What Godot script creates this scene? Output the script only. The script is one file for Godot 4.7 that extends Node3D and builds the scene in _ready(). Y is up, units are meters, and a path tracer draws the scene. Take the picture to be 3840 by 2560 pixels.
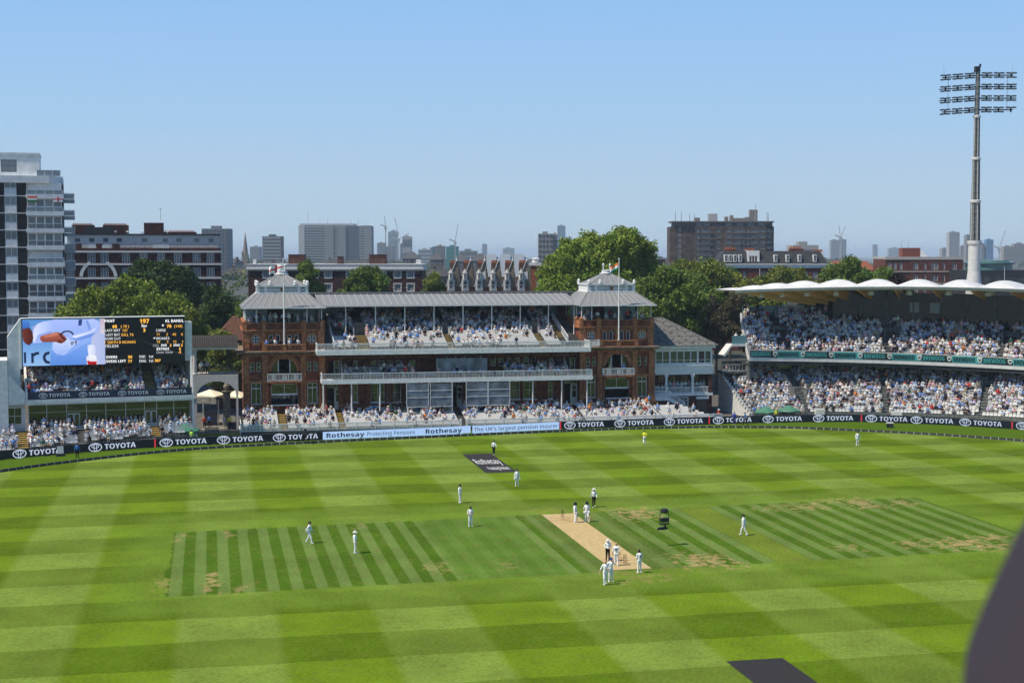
extends Node3D
# A cricket ground on a clear summer day: striped outfield, brick pavilion, two stands, a mast, the city behind.
# World frame: origin at the middle of the pitch, x across it, y up, z along it towards the camera end. Metres.

const SKIN := [Color(.50, .30, .21), Color(.42, .25, .17), Color(.20, .11, .07), Color(.55, .34, .25)]
var rng := RandomNumberGenerator.new()
var mats := {}
var boxes := {}
var taken := {}
var grain: ImageTexture
var mottle: ImageTexture
var streak: ImageTexture
var font: SystemFont
var font_bold: SystemFont

class Mb:
	var v := PackedVector3Array()
	var n := PackedVector3Array()
	var c := PackedColorArray()
	var u := PackedVector2Array()
	var idx := PackedInt32Array()
	var col := Color(1, 1, 1)
	var with_uv := false
	func tri(p: Vector3, q: Vector3, r: Vector3) -> void:
		var m := (q - p).cross(r - p).normalized()
		var k := v.size()
		v.append(p); v.append(q); v.append(r)
		for i in 3: n.append(m); c.append(col)
		idx.append(k); idx.append(k + 2); idx.append(k + 1)
	func quad(p: Vector3, q: Vector3, r: Vector3, s: Vector3) -> void:
		var m := (q - p).cross(s - p)
		if m.length_squared() < 1e-14: m = (r - q).cross(s - q)
		m = m.normalized()
		var k := v.size()
		v.append(p); v.append(q); v.append(r); v.append(s)
		for i in 4: n.append(m); c.append(col)
		if with_uv:
			u.append(Vector2(0, 1)); u.append(Vector2(1, 1)); u.append(Vector2(1, 0)); u.append(Vector2(0, 0))
		for i in [0, 2, 1, 0, 3, 2]: idx.append(k + i)
	func box(lo: Vector3, hi: Vector3) -> Mb:
		return obox(Transform3D(Basis(), (lo + hi) / 2), hi - lo)
	func obox(t: Transform3D, size: Vector3) -> Mb:
		var h := size / 2
		var p := []
		for i in 8: p.append(t * Vector3(h.x if i & 1 else -h.x, h.y if i & 2 else -h.y, h.z if i & 4 else -h.z))
		quad(p[4], p[5], p[7], p[6]); quad(p[1], p[0], p[2], p[3]); quad(p[5], p[1], p[3], p[7])
		quad(p[0], p[4], p[6], p[2]); quad(p[6], p[7], p[3], p[2]); quad(p[0], p[1], p[5], p[4])
		return self
	func bar(a: Vector3, b: Vector3, w: float, h: float) -> Mb:   # a beam of width w and height h from a to b
		var z := (b - a).normalized()
		var x := Vector3.UP.cross(z)
		if x.length() < 1e-4: x = Vector3.RIGHT
		x = x.normalized()
		return obox(Transform3D(Basis(x, z.cross(x), z), (a + b) / 2), Vector3(w, h, a.distance_to(b)))
	func tube(pts: Array, radii: Array, seg := 8, caps := true) -> Mb:
		var k := v.size()
		var last := Vector3.RIGHT
		for i in pts.size():
			var d: Vector3 = (pts[min(i + 1, pts.size() - 1)] - pts[max(i - 1, 0)]).normalized()
			var x := last - d * last.dot(d)
			if x.length() < 1e-3: x = d.cross(Vector3(.3, .2, .9))
			x = x.normalized(); last = x
			var y := d.cross(x)
			for j in seg:
				var a := TAU * j / seg
				var o := x * cos(a) + y * sin(a)
				v.append(pts[i] + o * radii[i]); n.append(o); c.append(col)
		for i in pts.size() - 1:
			for j in seg:
				var a := k + i * seg + j
				var b := k + i * seg + (j + 1) % seg
				for q in [a, b + seg, b, a, a + seg, b + seg]: idx.append(q)
		if caps:
			for e in [0, pts.size() - 1]:
				var f := k + int(e) * seg
				for j in range(1, seg - 1):
					for q in ([f, f + j, f + j + 1] if e == 0 else [f, f + j + 1, f + j]): idx.append(q)
		return self
	func lathe(profile: Array, seg := 12, at := Vector3.ZERO, sharp := false) -> Mb:   # profile: [radius, height] from the foot up
		for i in profile.size() - 1:
			var p: Array = profile[i]
			var q: Array = profile[i + 1]
			var m := Vector2(q[1] - p[1], p[0] - q[0]).normalized()
			var k := v.size()
			for j in seg + 1:
				var a := TAU * j / seg
				var o := Vector3(cos(a), 0, -sin(a))
				v.append(at + o * p[0] + Vector3.UP * p[1]); v.append(at + o * q[0] + Vector3.UP * q[1])
				for e in 2: n.append(o * m.x + Vector3.UP * m.y); c.append(col)
			for j in seg:
				var b := k + j * 2
				for w in [b, b + 1, b + 2, b + 2, b + 1, b + 3]: idx.append(w)
		return self
	func poly(pts: Array) -> void:   # a flat convex face, seen from where it runs anticlockwise
		for i in range(1, pts.size() - 1): tri(pts[0], pts[i], pts[i + 1])
	func prism(pts: Array, off: Vector3) -> Mb:   # flat outline (anticlockwise seen against off) given depth
		var t := PackedVector2Array()
		var nrm := off.normalized()
		var ex: Vector3 = (pts[1] - pts[0]).normalized()
		var ey := nrm.cross(ex)
		for p in pts: t.append(Vector2((p - pts[0]).dot(ex), (p - pts[0]).dot(ey)))
		var f := Geometry2D.triangulate_polygon(t)
		for i in range(0, f.size(), 3):
			var a: Vector3 = pts[f[i]]
			var b: Vector3 = pts[f[i + 1]]
			var d: Vector3 = pts[f[i + 2]]
			if (b - a).cross(d - a).dot(nrm) < 0:
				var w := b; b = d; d = w
			tri(a + off, b + off, d + off); tri(a, d, b)
		for i in pts.size():
			var p: Vector3 = pts[i]
			var q: Vector3 = pts[(i + 1) % pts.size()]
			quad(p, q, q + off, p + off)
		return self
	func mesh() -> ArrayMesh:
		var a := []
		a.resize(Mesh.ARRAY_MAX)
		a[Mesh.ARRAY_VERTEX] = v; a[Mesh.ARRAY_NORMAL] = n; a[Mesh.ARRAY_COLOR] = c; a[Mesh.ARRAY_INDEX] = idx
		if with_uv and u.size() == v.size(): a[Mesh.ARRAY_TEX_UV] = u
		var m := ArrayMesh.new()
		m.add_surface_from_arrays(Mesh.PRIMITIVE_TRIANGLES, a)
		return m

func numbered(called: String) -> String:
	taken[called] = taken.get(called, -1) + 1
	return called if taken[called] == 0 else "%s_%03d" % [called, taken[called]]

func tag(o: Node3D, label: String, category: String, group := "", kind := "") -> Node3D:
	if label: o.set_meta("label", label)
	if category: o.set_meta("category", category)
	if group: o.set_meta("group", group)
	if kind: o.set_meta("kind", kind)
	return o

func thing(called: String, label: String, category: String, at := Vector3.ZERO, turn := 0.0, group := "") -> Node3D:
	var o := Node3D.new()
	o.name = numbered(called)
	add_child(o)
	o.position = at
	o.rotation.y = turn
	return tag(o, label, category, group)

func part(parent: Node, called: String, m: Mesh, mat: Material, at := Vector3.ZERO, turn := 0.0) -> MeshInstance3D:
	var o := MeshInstance3D.new()
	o.name = called if parent != self else numbered(called)
	o.mesh = m
	o.material_override = mat
	o.position = at
	o.rotation.y = turn
	parent.add_child(o, true)
	return o

func pb(parent: Node, called: String, b: Mb, mat: Material, at := Vector3.ZERO, turn := 0.0) -> MeshInstance3D:
	return part(parent, called, b.mesh(), mat, at, turn)

func bx(parent: Node, called: String, lo: Vector3, hi: Vector3, mat: Material) -> MeshInstance3D:   # a box between two corners, its mesh shared with equal boxes
	var s := (hi - lo).snapped(Vector3.ONE * .001)
	if not boxes.has(s): boxes[s] = Mb.new().box(-s / 2, s / 2).mesh()
	return part(parent, called, boxes[s], mat, (lo + hi) / 2)

func structure(called: String, b: Mb, mat: Material, at := Vector3.ZERO) -> MeshInstance3D:
	var o := part(self, called, b.mesh(), mat, at)
	o.set_meta("kind", "structure")
	return o

func noise_tex(size: int, freq: float, octaves: int, low: float, kind := FastNoiseLite.TYPE_SIMPLEX_SMOOTH, stretch := 1) -> ImageTexture:
	var f := FastNoiseLite.new()
	f.seed = 11 + octaves
	f.noise_type = kind
	f.frequency = freq
	f.fractal_octaves = octaves
	var g := f.get_seamless_image(size, size * stretch)
	if stretch > 1: g.resize(size * stretch, size * stretch, Image.INTERPOLATE_CUBIC)
	g.convert(Image.FORMAT_RGB8)
	var d := g.get_data()
	for i in d.size(): d[i] = int(255.0 * (low + (1.0 - low) * d[i] / 255.0))
	return ImageTexture.create_from_image(Image.create_from_data(g.get_width(), g.get_height(), false, Image.FORMAT_RGB8, d))

func mat(c: Color, rough := .8, tex: Texture2D = null, scale := .25, metal := 0.0, spec := .4) -> StandardMaterial3D:   # c in linear base colour
	var key := [c, rough, tex, scale, metal, spec]
	if mats.has(key): return mats[key]
	var m := StandardMaterial3D.new()
	m.albedo_color = c.linear_to_srgb()
	m.roughness = rough
	m.metallic = metal
	m.metallic_specular = spec
	if tex:
		m.albedo_texture = tex
		m.uv1_triplanar = true
		m.uv1_world_triplanar = true
		m.uv1_scale = Vector3.ONE * scale
	mats[key] = m
	return m

func vmat(rough := .8, spec := .3) -> StandardMaterial3D:   # takes its colour from the vertices
	var key := ["v", rough, spec]
	if mats.has(key): return mats[key]
	var m := StandardMaterial3D.new()
	m.vertex_color_use_as_albedo = true
	m.roughness = rough
	m.metallic_specular = spec
	mats[key] = m
	return m

func glow(c: Color, e: float) -> StandardMaterial3D:   # the lit face of a screen
	var key := ["g", c, e]
	if mats.has(key): return mats[key]
	var m := StandardMaterial3D.new()
	m.albedo_color = Color(.02, .02, .02).linear_to_srgb()
	m.roughness = .5
	m.emission_enabled = true
	m.emission = c.linear_to_srgb()
	m.emission_energy_multiplier = e
	mats[key] = m
	return m

func text_mesh(s: String, height: float, depth := .02, bold := true, width := 0.0) -> Mesh:   # letters of a given capital height, flat to z, centred
	var t := TextMesh.new()
	t.font = font_bold if bold else font
	t.text = s
	t.font_size = 64
	t.pixel_size = height / 46.0
	t.depth = depth
	t.curve_step = 2.0
	return t

# a wall in the plane z, outer face towards +z, with rectangular openings [x0, y0, x1, y1] whose reveals go back by deep
func wall(b: Mb, x0: float, x1: float, y0: float, y1: float, z: float, holes: Array, deep := .25, back := 0.0) -> Mb:
	var xs := [x0, x1]
	var ys := [y0, y1]
	for h in holes:
		xs.append_array([clampf(h[0], x0, x1), clampf(h[2], x0, x1)]); ys.append_array([clampf(h[1], y0, y1), clampf(h[3], y0, y1)])
	xs.sort(); ys.sort()
	for j in ys.size() - 1:
		if ys[j + 1] - ys[j] < 1e-4: continue
		var run = null
		for i in xs.size() - 1:
			var open: bool = xs[i + 1] - xs[i] < 1e-4
			var skip := open
			if not open:
				var mx: float = (xs[i] + xs[i + 1]) / 2
				var my: float = (ys[j] + ys[j + 1]) / 2
				for h in holes:
					if mx > h[0] and mx < h[2] and my > h[1] and my < h[3]: open = true
			if skip: continue
			if not open and run == null: run = xs[i]
			if open and run != null:
				b.quad(Vector3(run, ys[j], z), Vector3(xs[i], ys[j], z), Vector3(xs[i], ys[j + 1], z), Vector3(run, ys[j + 1], z)); run = null
		if run != null: b.quad(Vector3(run, ys[j], z), Vector3(x1, ys[j], z), Vector3(x1, ys[j + 1], z), Vector3(run, ys[j + 1], z))
	for h in holes:
		var a := Vector3(h[0], h[1], z); var e := Vector3(h[2], h[1], z); var f := Vector3(h[2], h[3], z); var g := Vector3(h[0], h[3], z)
		var d := Vector3(0, 0, -deep)
		b.quad(a, a + d, e + d, e); b.quad(e, e + d, f + d, f); b.quad(f, f + d, g + d, g); b.quad(g, g + d, a + d, a)
	if back > 0:
		b.quad(Vector3(x1, y0, z), Vector3(x1, y0, z - back), Vector3(x1, y1, z - back), Vector3(x1, y1, z))
		b.quad(Vector3(x0, y0, z - back), Vector3(x0, y0, z), Vector3(x0, y1, z), Vector3(x0, y1, z - back))
		b.quad(Vector3(x0, y1, z), Vector3(x1, y1, z), Vector3(x1, y1, z - back), Vector3(x0, y1, z - back))
		b.quad(Vector3(x1, y0, z - back), Vector3(x0, y0, z - back), Vector3(x0, y1, z - back), Vector3(x1, y1, z - back))
	return b

var sash_cache := {}
# a window set back in its opening: frame with glazing bars, the pane its child; the mesh is shared by equal windows
func window(parent: Node, h: Array, z: float, cols: int, rows: int, frame: Material, glass: Material, called := "window", bar := .06, edge := .1) -> MeshInstance3D:
	var w := snappedf(h[2] - h[0], .01)
	var t := snappedf(h[3] - h[1], .01)
	var key := [w, t, cols, rows, bar, edge]
	if not sash_cache.has(key):
		var b := Mb.new()
		b.box(Vector3(-w / 2, -t / 2, -.05), Vector3(w / 2, -t / 2 + edge, .05)); b.box(Vector3(-w / 2, t / 2 - edge, -.05), Vector3(w / 2, t / 2, .05))
		b.box(Vector3(-w / 2, -t / 2 + edge, -.05), Vector3(-w / 2 + edge, t / 2 - edge, .05)); b.box(Vector3(w / 2 - edge, -t / 2 + edge, -.05), Vector3(w / 2, t / 2 - edge, .05))
		for i in range(1, cols): b.box(Vector3(-w / 2 + w * i / cols - bar / 2, -t / 2 + edge, -.03), Vector3(-w / 2 + w * i / cols + bar / 2, t / 2 - edge, .035))
		for i in range(1, rows): b.box(Vector3(-w / 2 + edge, -t / 2 + t * i / rows - bar / 2, -.03), Vector3(w / 2 - edge, -t / 2 + t * i / rows + bar / 2, .04))
		var p := Mb.new()
		p.box(Vector3(-w / 2 + .02, -t / 2 + .02, -.02), Vector3(w / 2 - .02, t / 2 - .02, .01))
		sash_cache[key] = [b.mesh(), p.mesh()]
	var o := part(parent, called, sash_cache[key][0], frame, Vector3((h[0] + h[2]) / 2, (h[1] + h[3]) / 2, z))
	part(o, "pane", sash_cache[key][1], glass)
	return o

# fills a rectangular opening down to a round-headed or round one: the flat stone left between arc and corners
func spandrel(b: Mb, cx: float, cy: float, r: float, x0: float, x1: float, y1: float, z: float, a0 := 0.0, a1 := PI, deep := .25, y0 := -1e9) -> void:
	var seg := 20
	for i in seg:
		var t0: float = lerpf(a0, a1, float(i) / seg)
		var t1: float = lerpf(a0, a1, float(i + 1) / seg)
		var p := Vector3(cx + r * cos(t0), cy + r * sin(t0), z)
		var q := Vector3(cx + r * cos(t1), cy + r * sin(t1), z)
		var out := func(t: float) -> Vector3:
			var k := 1e9
			var d := Vector2(cos(t), sin(t))
			if d.x > 1e-6: k = min(k, (x1 - cx) / d.x)
			if d.x < -1e-6: k = min(k, (x0 - cx) / d.x)
			if d.y > 1e-6: k = min(k, (y1 - cy) / d.y)
			if d.y < -1e-6: k = min(k, (y0 - cy) / d.y)
			return Vector3(cx + d.x * k, cy + d.y * k, z)
		var P: Vector3 = out.call(t0)
		var Q: Vector3 = out.call(t1)
		b.quad(p, P, Q, q)
		if (P.x > x1 - 1e-4 or P.x < x0 + 1e-4) and absf(Q.y - y1) < 1e-4 and absf(P.y - y1) > 1e-4: b.tri(P, Vector3(P.x, y1, z), Q)
		elif absf(P.y - y1) < 1e-4 and absf(Q.y - y1) > 1e-4: b.tri(P, Vector3(Q.x, y1, z), Q)
		b.quad(p, q, q + Vector3(0, 0, -deep), p + Vector3(0, 0, -deep))

# an arched or ring-shaped band of stone standing proud of a wall
func arch_band(b: Mb, cx: float, cy: float, r0: float, r1: float, z0: float, z1: float, a0 := 0.0, a1 := PI, seg := 24) -> Mb:
	for i in seg:
		var t0: float = lerpf(a0, a1, float(i) / seg)
		var t1: float = lerpf(a0, a1, float(i + 1) / seg)
		var f := func(r: float, t: float, z: float) -> Vector3: return Vector3(cx + r * cos(t), cy + r * sin(t), z)
		b.quad(f.call(r0, t0, z1), f.call(r1, t0, z1), f.call(r1, t1, z1), f.call(r0, t1, z1))
		b.quad(f.call(r1, t0, z1), f.call(r1, t0, z0), f.call(r1, t1, z0), f.call(r1, t1, z1))
		b.quad(f.call(r0, t0, z0), f.call(r0, t0, z1), f.call(r0, t1, z1), f.call(r0, t1, z0))
	return b

# ---------------------------------------------------------------- ground and playing field
func rope_line() -> Curve3D:
	var c := Curve3D.new()
	return smooth(c, [[-80, -12], [-67.5, -33.5], [-53.8, -49.4], [-44, -57.6], [-34, -63.4], [-22, -66.4], [-10.7, -68.2], [7.4, -70.9], [22.6, -72.6], [34, -72.4], [41, -71], [48, -68.7], [60.5, -60], [70.5, -50], [82, -34], [90, -15]])

func board_line() -> Curve3D:
	var c := Curve3D.new()
	return smooth(c, [[-80, -38], [-66, -52.2], [-55.1, -59.2], [-46.5, -63.6], [-38, -66.8], [-28.2, -68.4], [-17, -69.8], [3.1, -72.4], [15.4, -74.4], [27, -75.4], [39.8, -76], [50, -75.8], [59.7, -74.4], [65, -71.6], [71.3, -67.3], [76.5, -62], [84, -52], [92, -38]])

func smooth(c: Curve3D, pts: Array) -> Curve3D:
	for i in pts.size():
		var p := Vector3(pts[i][0], 0, pts[i][1])
		var a: Array = pts[max(i - 1, 0)]
		var b: Array = pts[min(i + 1, pts.size() - 1)]
		var t := Vector3(b[0] - a[0], 0, b[1] - a[1]) / 6.0
		c.add_point(p, -t, t)
	return c

func turf_image() -> Image:
	# mown bands 5.8 m deep across the pitch and 6.3 m wide along it, the square cut in narrow strips, worn ends of old pitches
	var X0 := -72.0
	var Z0 := -80.0
	var w := 2048
	var h := 1792
	var mpp := 160.0 / w
	var fine := FastNoiseLite.new(); fine.seed = 3; fine.frequency = .22; fine.fractal_octaves = 3
	var broad := FastNoiseLite.new(); broad.seed = 5; broad.frequency = .012; broad.fractal_octaves = 4
	var worn := FastNoiseLite.new(); worn.seed = 9; worn.frequency = .07; worn.fractal_octaves = 5
	var fi := fine.get_image(w, h).get_data()
	var bi := broad.get_image(w, h).get_data()
	var wi := worn.get_image(w, h).get_data()
	# mowing sheen from blade lean painted as linear colours: [pale stripe, deep stripe] x [light band, dark band]
	var tone := [[Vector3(.140, .205, .034), Vector3(.099, .150, .020)], [Vector3(.106, .172, .0100), Vector3(.070, .118, .0065)]]
	var sand := Vector3(.31, .225, .105)
	var strip_k := PackedInt32Array(); var xf := PackedFloat32Array()
	for i in w:
		var x := X0 + (i + .5) * mpp
		strip_k.append(posmod(int(floor((x + 34.2) / (.86 if x < -3 else 1.02))), 2))
		xf.append(x)
	var buf := PackedByteArray()
	buf.resize(w * h * 3)
	var gamma := PackedByteArray()
	for i in 1024: gamma.append(int(255.0 * Color(i / 1023.0, 0, 0).linear_to_srgb().r + .5))
	# worn spots: x, z, half width, half length, strength
	var spots := [[7.0, -10.4, 1.7, 2.6, .95], [6.5, 10.2, 1.8, 2.2, 1.1], [29.9, -11.4, 1.2, 2.8, .95], [24.0, -10.8, 1.9, 1.6, .7], [33.9, -10.9, 1.1, 1.3, .75], [27, -13.2, 1.6, 1, .5], [20, -10.6, 1.1, 1.2, .45], [29.5, 8, 2.2, 1.8, 1.0], [25.5, 7.6, 1.1, 1.2, .7], [33.3, 6.6, 1.2, 1.1, .9], [31, 10.2, 2.2, .9, .6], [19.4, 8, .9, 1, .55], [-31.2, 10.2, .45, 2.8, .95], [-33.9, -7, .4, 1.5, .55], [-29.7, -8.2, .35, 1.0, .7], [-34.8, 9.8, .5, 2.0, .5], [-29.2, 12.8, .5, 1.0, .5], [-14.5, 8.5, .8, 1.6, .4], [-9, 8.5, .7, 1.4, .35], [-18.5, -9.5, .6, 1.0, .4], [0, 14.5, 2, 2.2, .32], [0, -14.2, 2, 2, .25]]
	var at := 0
	for j in h:
		var z := Z0 + (j + .5) * mpp
		for i in w:
			var x := xf[i]
			var k := j * w + i
			var f := fi[k] / 255.0 - .5
			var b := bi[k] / 255.0 - .5
			var c: Vector3
			var top := -10.0 - clampf((x + 34.0) * .06, 0, 3.6)
			if x > -34.3 + b and x < 36.6 and z > top + f * .8 and z < 13.9 - clampf((x + 34) * .04, 0, 3) + f * .8:
				var s := strip_k[i]
				c = Vector3(.104, .162, .038) if s == 0 else Vector3(.054, .108, .0085)
				if x > 11.75 and x < 14.75: c = Vector3(.112, .158, .019)
				elif x > -13.2 and x < -5.0: c = c.lerp(Vector3(.080, .150, .022), .75)
				elif x > -1.9 - 1.6 and x < 4.2: c = c.lerp(Vector3(.096, .135, .034), .5)
				c = c.lerp(Vector3(.125, .115, .035), clampf((wi[k] / 255.0 - .56) * 2.2, 0, .45))
			else:
				var wx := (x + 46.1 + b * .3 + f * .1) / 6.35 + 64.0
				var wz := (z + 2.83 - b * .3 + f * .08) / 5.83 + 64.0
				var kx := int(wx) & 1
				var kz := int(wz) & 1
				var ex := clampf(minf(wx - floorf(wx), ceilf(wx) - wx) * 21.0, 0, 1)
				c = tone[kx][kz]
				if ex < 1: c = c.lerp(tone[1 - kx][kz], .5 - .5 * ex)
				if x > -40 and x < 42 and z > -19 and z < 20:   # the turned-over surround of the square is cut without bands
					var m := minf(minf((x + 40) / 6.0, (42 - x) / 6.0), minf((z + 19) / 3.0, (20 - z) / 3.0))
					c = c.lerp(Vector3(.108, .172, .022), clampf(m, 0, .62))
				c = c.lerp(Vector3(.105, .128, .022), clampf((wi[k] / 255.0 - .52) * 1.6, 0, .55))
			if absf(z) < 17:
				for s in spots:
					var dx: float = (x - s[0]) / s[2]
					if dx > 1.6 or dx < -1.6: continue
					var dz: float = (z - s[1]) / s[3]
					if dz > 1.6 or dz < -1.6: continue
					var e: float = 1.0 - maxf(absf(dx), absf(dz)) * .8 + (wi[k] / 255.0 - .53) * 2.8 + f * 1.2
					if e > 0: c = c.lerp(sand, clampf(e * .95, 0, .82) * minf(s[4], 1.0))
			c *= 1.0 + f * .50 + b * .40 + ((k * 7919) % 101 - 50) * .0022
			buf[at] = gamma[clampi(int(c.x * 1023), 0, 1023)]; buf[at + 1] = gamma[clampi(int(c.y * 1023), 0, 1023)]; buf[at + 2] = gamma[clampi(int(c.z * 1023), 0, 1023)]
			at += 3
	return Image.create_from_data(w, h, false, Image.FORMAT_RGB8, buf)

func build_ground() -> void:
	var g := Mb.new()
	g.quad(Vector3(-14000, 0, 3000), Vector3(14000, 0, 3000), Vector3(14000, 0, -26000), Vector3(-14000, 0, -26000))
	structure("ground", g, mat(Color(.075, .085, .06), .95, mottle, .004), Vector3(0, -.06, 0))
	var f := Mb.new()
	f.with_uv = true
	f.quad(Vector3(-72, 0, 60), Vector3(88, 0, 60), Vector3(88, 0, -80), Vector3(-72, 0, -80))
	var m := StandardMaterial3D.new()
	m.albedo_texture = ImageTexture.create_from_image(turf_image())
	m.roughness = .95
	m.metallic_specular = 0.0
	m.texture_repeat = false
	structure("field", f, m, Vector3(0, -.008, 0))
	# the uncut-looking outer rim between rope and boards, mown one way only
	var rim := Mb.new()
	var rope := rope_line()
	var board := board_line()
	var n := 120
	var prev := []
	for i in n + 1:
		var p := rope.sample_baked(rope.get_baked_length() * i / n)
		var q := board.get_closest_point(p)
		q += (q - p).normalized() * 1.0
		if prev: rim.quad(prev[0], p, q, prev[1])
		prev = [p, q]
	structure("boundary_grass", rim, mat(Color(.098, .178, .012), .95, grain, .35, 0, 0))
	var walk := Mb.new()   # tarmac and paving between the stands
	walk.quad(Vector3(-120, 0, -58), Vector3(130, 0, -58), Vector3(130, 0, -150), Vector3(-120, 0, -150))
	structure("pavement", walk, mat(Color(.16, .15, .135), .9, mottle, .12), Vector3(0, -.03, 0))

	# the pitch in use
	var p := Mb.new()
	p.quad(Vector3(-1.52, 0, 12), Vector3(1.52, 0, 12), Vector3(1.52, 0, -11.93), Vector3(-1.52, 0, -11.93))
	var pitch := structure("pitch", p, pitch_material(), Vector3(0, .002, 0))
	var chalk := mat(Color(.62, .58, .48), .9, grain, .8)
	for s in [-1, 1]:
		var c := Mb.new()
		c.quad(Vector3(-1.32, .004, s * 10.06 + .025), Vector3(1.32, .004, s * 10.06 + .025), Vector3(1.32, .004, s * 10.06 - .025), Vector3(-1.32, .004, s * 10.06 - .025))
		pb(pitch, "bowling_crease", c, mat(Color(.42, .34, .21), .9, grain, .8))
		c = Mb.new()
		c.quad(Vector3(-3.66, .005, s * 8.84 + .03), Vector3(3.66, .005, s * 8.84 + .03), Vector3(3.66, .005, s * 8.84 - .03), Vector3(-3.66, .005, s * 8.84 - .03))
		pb(pitch, "popping_crease", c, mat(Color(.30, .31, .21), .9, grain, .8))
		for t in [-1, 1]:
			c = Mb.new()
			c.quad(Vector3(t * 1.32 - .03, .007, s * 10.3 + 1.1), Vector3(t * 1.32 + .03, .007, s * 10.3 + 1.1), Vector3(t * 1.32 + .03, .007, s * 10.3 - 1.1), Vector3(t * 1.32 - .03, .007, s * 10.3 - 1.1))
			pb(pitch, "return_crease", c, chalk)
	# sponsor's mats painted on the straight outfield
	for z in [-45.4, 44.7]:
		var q := Mb.new()
		q.quad(Vector3(-1.75, 0, z + 7.6), Vector3(1.75, 0, z + 7.6), Vector3(1.75, 0, z - 7.6), Vector3(-1.75, 0, z - 7.6))
		var mm := structure("painted_mat", q, mat(Color(.030, .026, .026), .9, grain, .6), Vector3(0, .003, 0))
		if z < 0:
			var ink := mat(Color(.62, .62, .62), .9)
			for row in [["Rothesay", -1.0, 0.0, 7.4, .76], ["Protecting Pensions", 4.3, .28, 4.0, .38]]:
				var t := part(mm, "lettering", text_mesh(row[0], 1.0, .004, false), ink, Vector3(row[2], .006, z + row[1]))
				# the words are stretched along the ground so that they read from the far stand
				t.rotation = Vector3(-PI / 2, 0, 0)
				var width: float = 2.9 if row[1] < 0 else 2.35
				var box: AABB = t.mesh.get_aabb()
				t.scale = Vector3(width / box.size.x, row[3] * .75 / box.size.y, 1)

func pitch_material() -> StandardMaterial3D:
	var w := 128
	var h := 1024
	var im := Image.create(w, h, false, Image.FORMAT_RGB8)
	var f := FastNoiseLite.new(); f.seed = 21; f.frequency = .05; f.fractal_octaves = 4
	var s := FastNoiseLite.new(); s.seed = 23; s.frequency = .35
	for j in h:
		var z := 12 - 23.93 * (h - 1 - j) / h   # row 0 is the far end
		for i in w:
			var x := -1.52 + 3.04 * i / w
			var c := Vector3(.42, .315, .155)
			var a := f.get_noise_2d(i * .9, j * .45)
			c = c.lerp(Vector3(.37, .27, .125), clampf(a * 1.4, 0, 1)).lerp(Vector3(.47, .36, .19), clampf(-a * 1.1, 0, 1))
			for e in [-1, 1]:   # scuffed footmarks in front of the creases
				var d := Vector2((x) / .9, (z - e * 8.6) / 1.3).length()
				c = c.lerp(Vector3(.27, .165, .075), clampf((1.0 - d) * .9 + a * .9, 0, .6))
			c *= 1.0 + .12 * s.get_noise_2d(i * 2.0, j)
			im.set_pixel(i, h - 1 - j, Color(c.x, c.y, c.z).linear_to_srgb())
	im.flip_y()
	var m := StandardMaterial3D.new()
	m.albedo_texture = ImageTexture.create_from_image(im)
	m.uv1_triplanar = true
	m.uv1_scale = Vector3(1 / 3.04, 1, 1 / 23.93)
	m.uv1_offset = Vector3(.5, 0, .5)
	m.roughness = .95
	m.metallic_specular = .1
	return m

func build_rope() -> void:
	var c := rope_line()
	var o := thing("boundary_rope", "black foam boundary rope of short segments with white chevrons", "boundary rope")
	var b := Mb.new()
	var s := [[-.16, 0], [.16, 0], [.05, .27], [-.05, .27]]
	var pts := []
	for q in s: pts.append(Vector3(-.46, q[1], -q[0]))
	pts.reverse()
	b.prism(pts, Vector3(.92, 0, 0))
	var seg := b.mesh()
	var v := Mb.new()   # the joint: a pale arrow head round the triangular section
	var ring := [[-.168, .0], [-.118, .14], [-.06, .278], [.06, .278], [.118, .14], [.168, .0]]
	for k in 5:
		var q: Array = ring[k]
		var r: Array = ring[k + 1]
		var qx := .07 if k in [1, 4] else 0.0
		var rx := .07 if k in [0, 3] else 0.0
		v.quad(Vector3(rx, r[1], r[0]), Vector3(rx + .05, r[1], r[0]), Vector3(qx + .05, q[1], q[0]), Vector3(qx, q[1], q[0]))
	var chevron := v.mesh()
	var black := mat(Color(.012, .014, .016), .7)
	var white := mat(Color(.40, .44, .48), .7)
	var length := c.get_baked_length()
	for i in int(length):
		var t := c.sample_baked_with_rotation(i + .5)
		var p := t.origin
		var d := (c.sample_baked(minf(i + .7, length)) - c.sample_baked(maxf(i + .3, 0))).normalized()
		if p.x < -64 or p.x > 80: continue
		var r := part(o, "segment", seg, black, p, atan2(-d.z, d.x))
		part(r, "chevron", chevron, white, Vector3(.36, 0, 0))

# ---------------------------------------------------------------- the brick pavilion (local frame: middle of the front wall, z out to the field)
func balustrade(b: Mb, a: Vector3, e: Vector3, h: float, gap: float, w := .05, rail := .09) -> Mb:
	b.bar(a + Vector3.UP * (h - rail / 2), e + Vector3.UP * (h - rail / 2), rail, rail)
	b.bar(a + Vector3.UP * .1, e + Vector3.UP * .1, rail * .8, .07)
	var n := int(a.distance_to(e) / gap)
	for i in range(0, n + 1):
		var p := a.lerp(e, float(i) / n)
		var big := i % 14 == 0
		b.box(p + Vector3(-w * (1.0 if big else .5), 0, -w * (1.0 if big else .5)), p + Vector3(w * (1.0 if big else .5), h - (rail if not big else -.03), w * (1.0 if big else .5)))
	return b

func stuff(o: Node3D) -> Node3D:
	o.set_meta("kind", "stuff")
	return o

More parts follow.
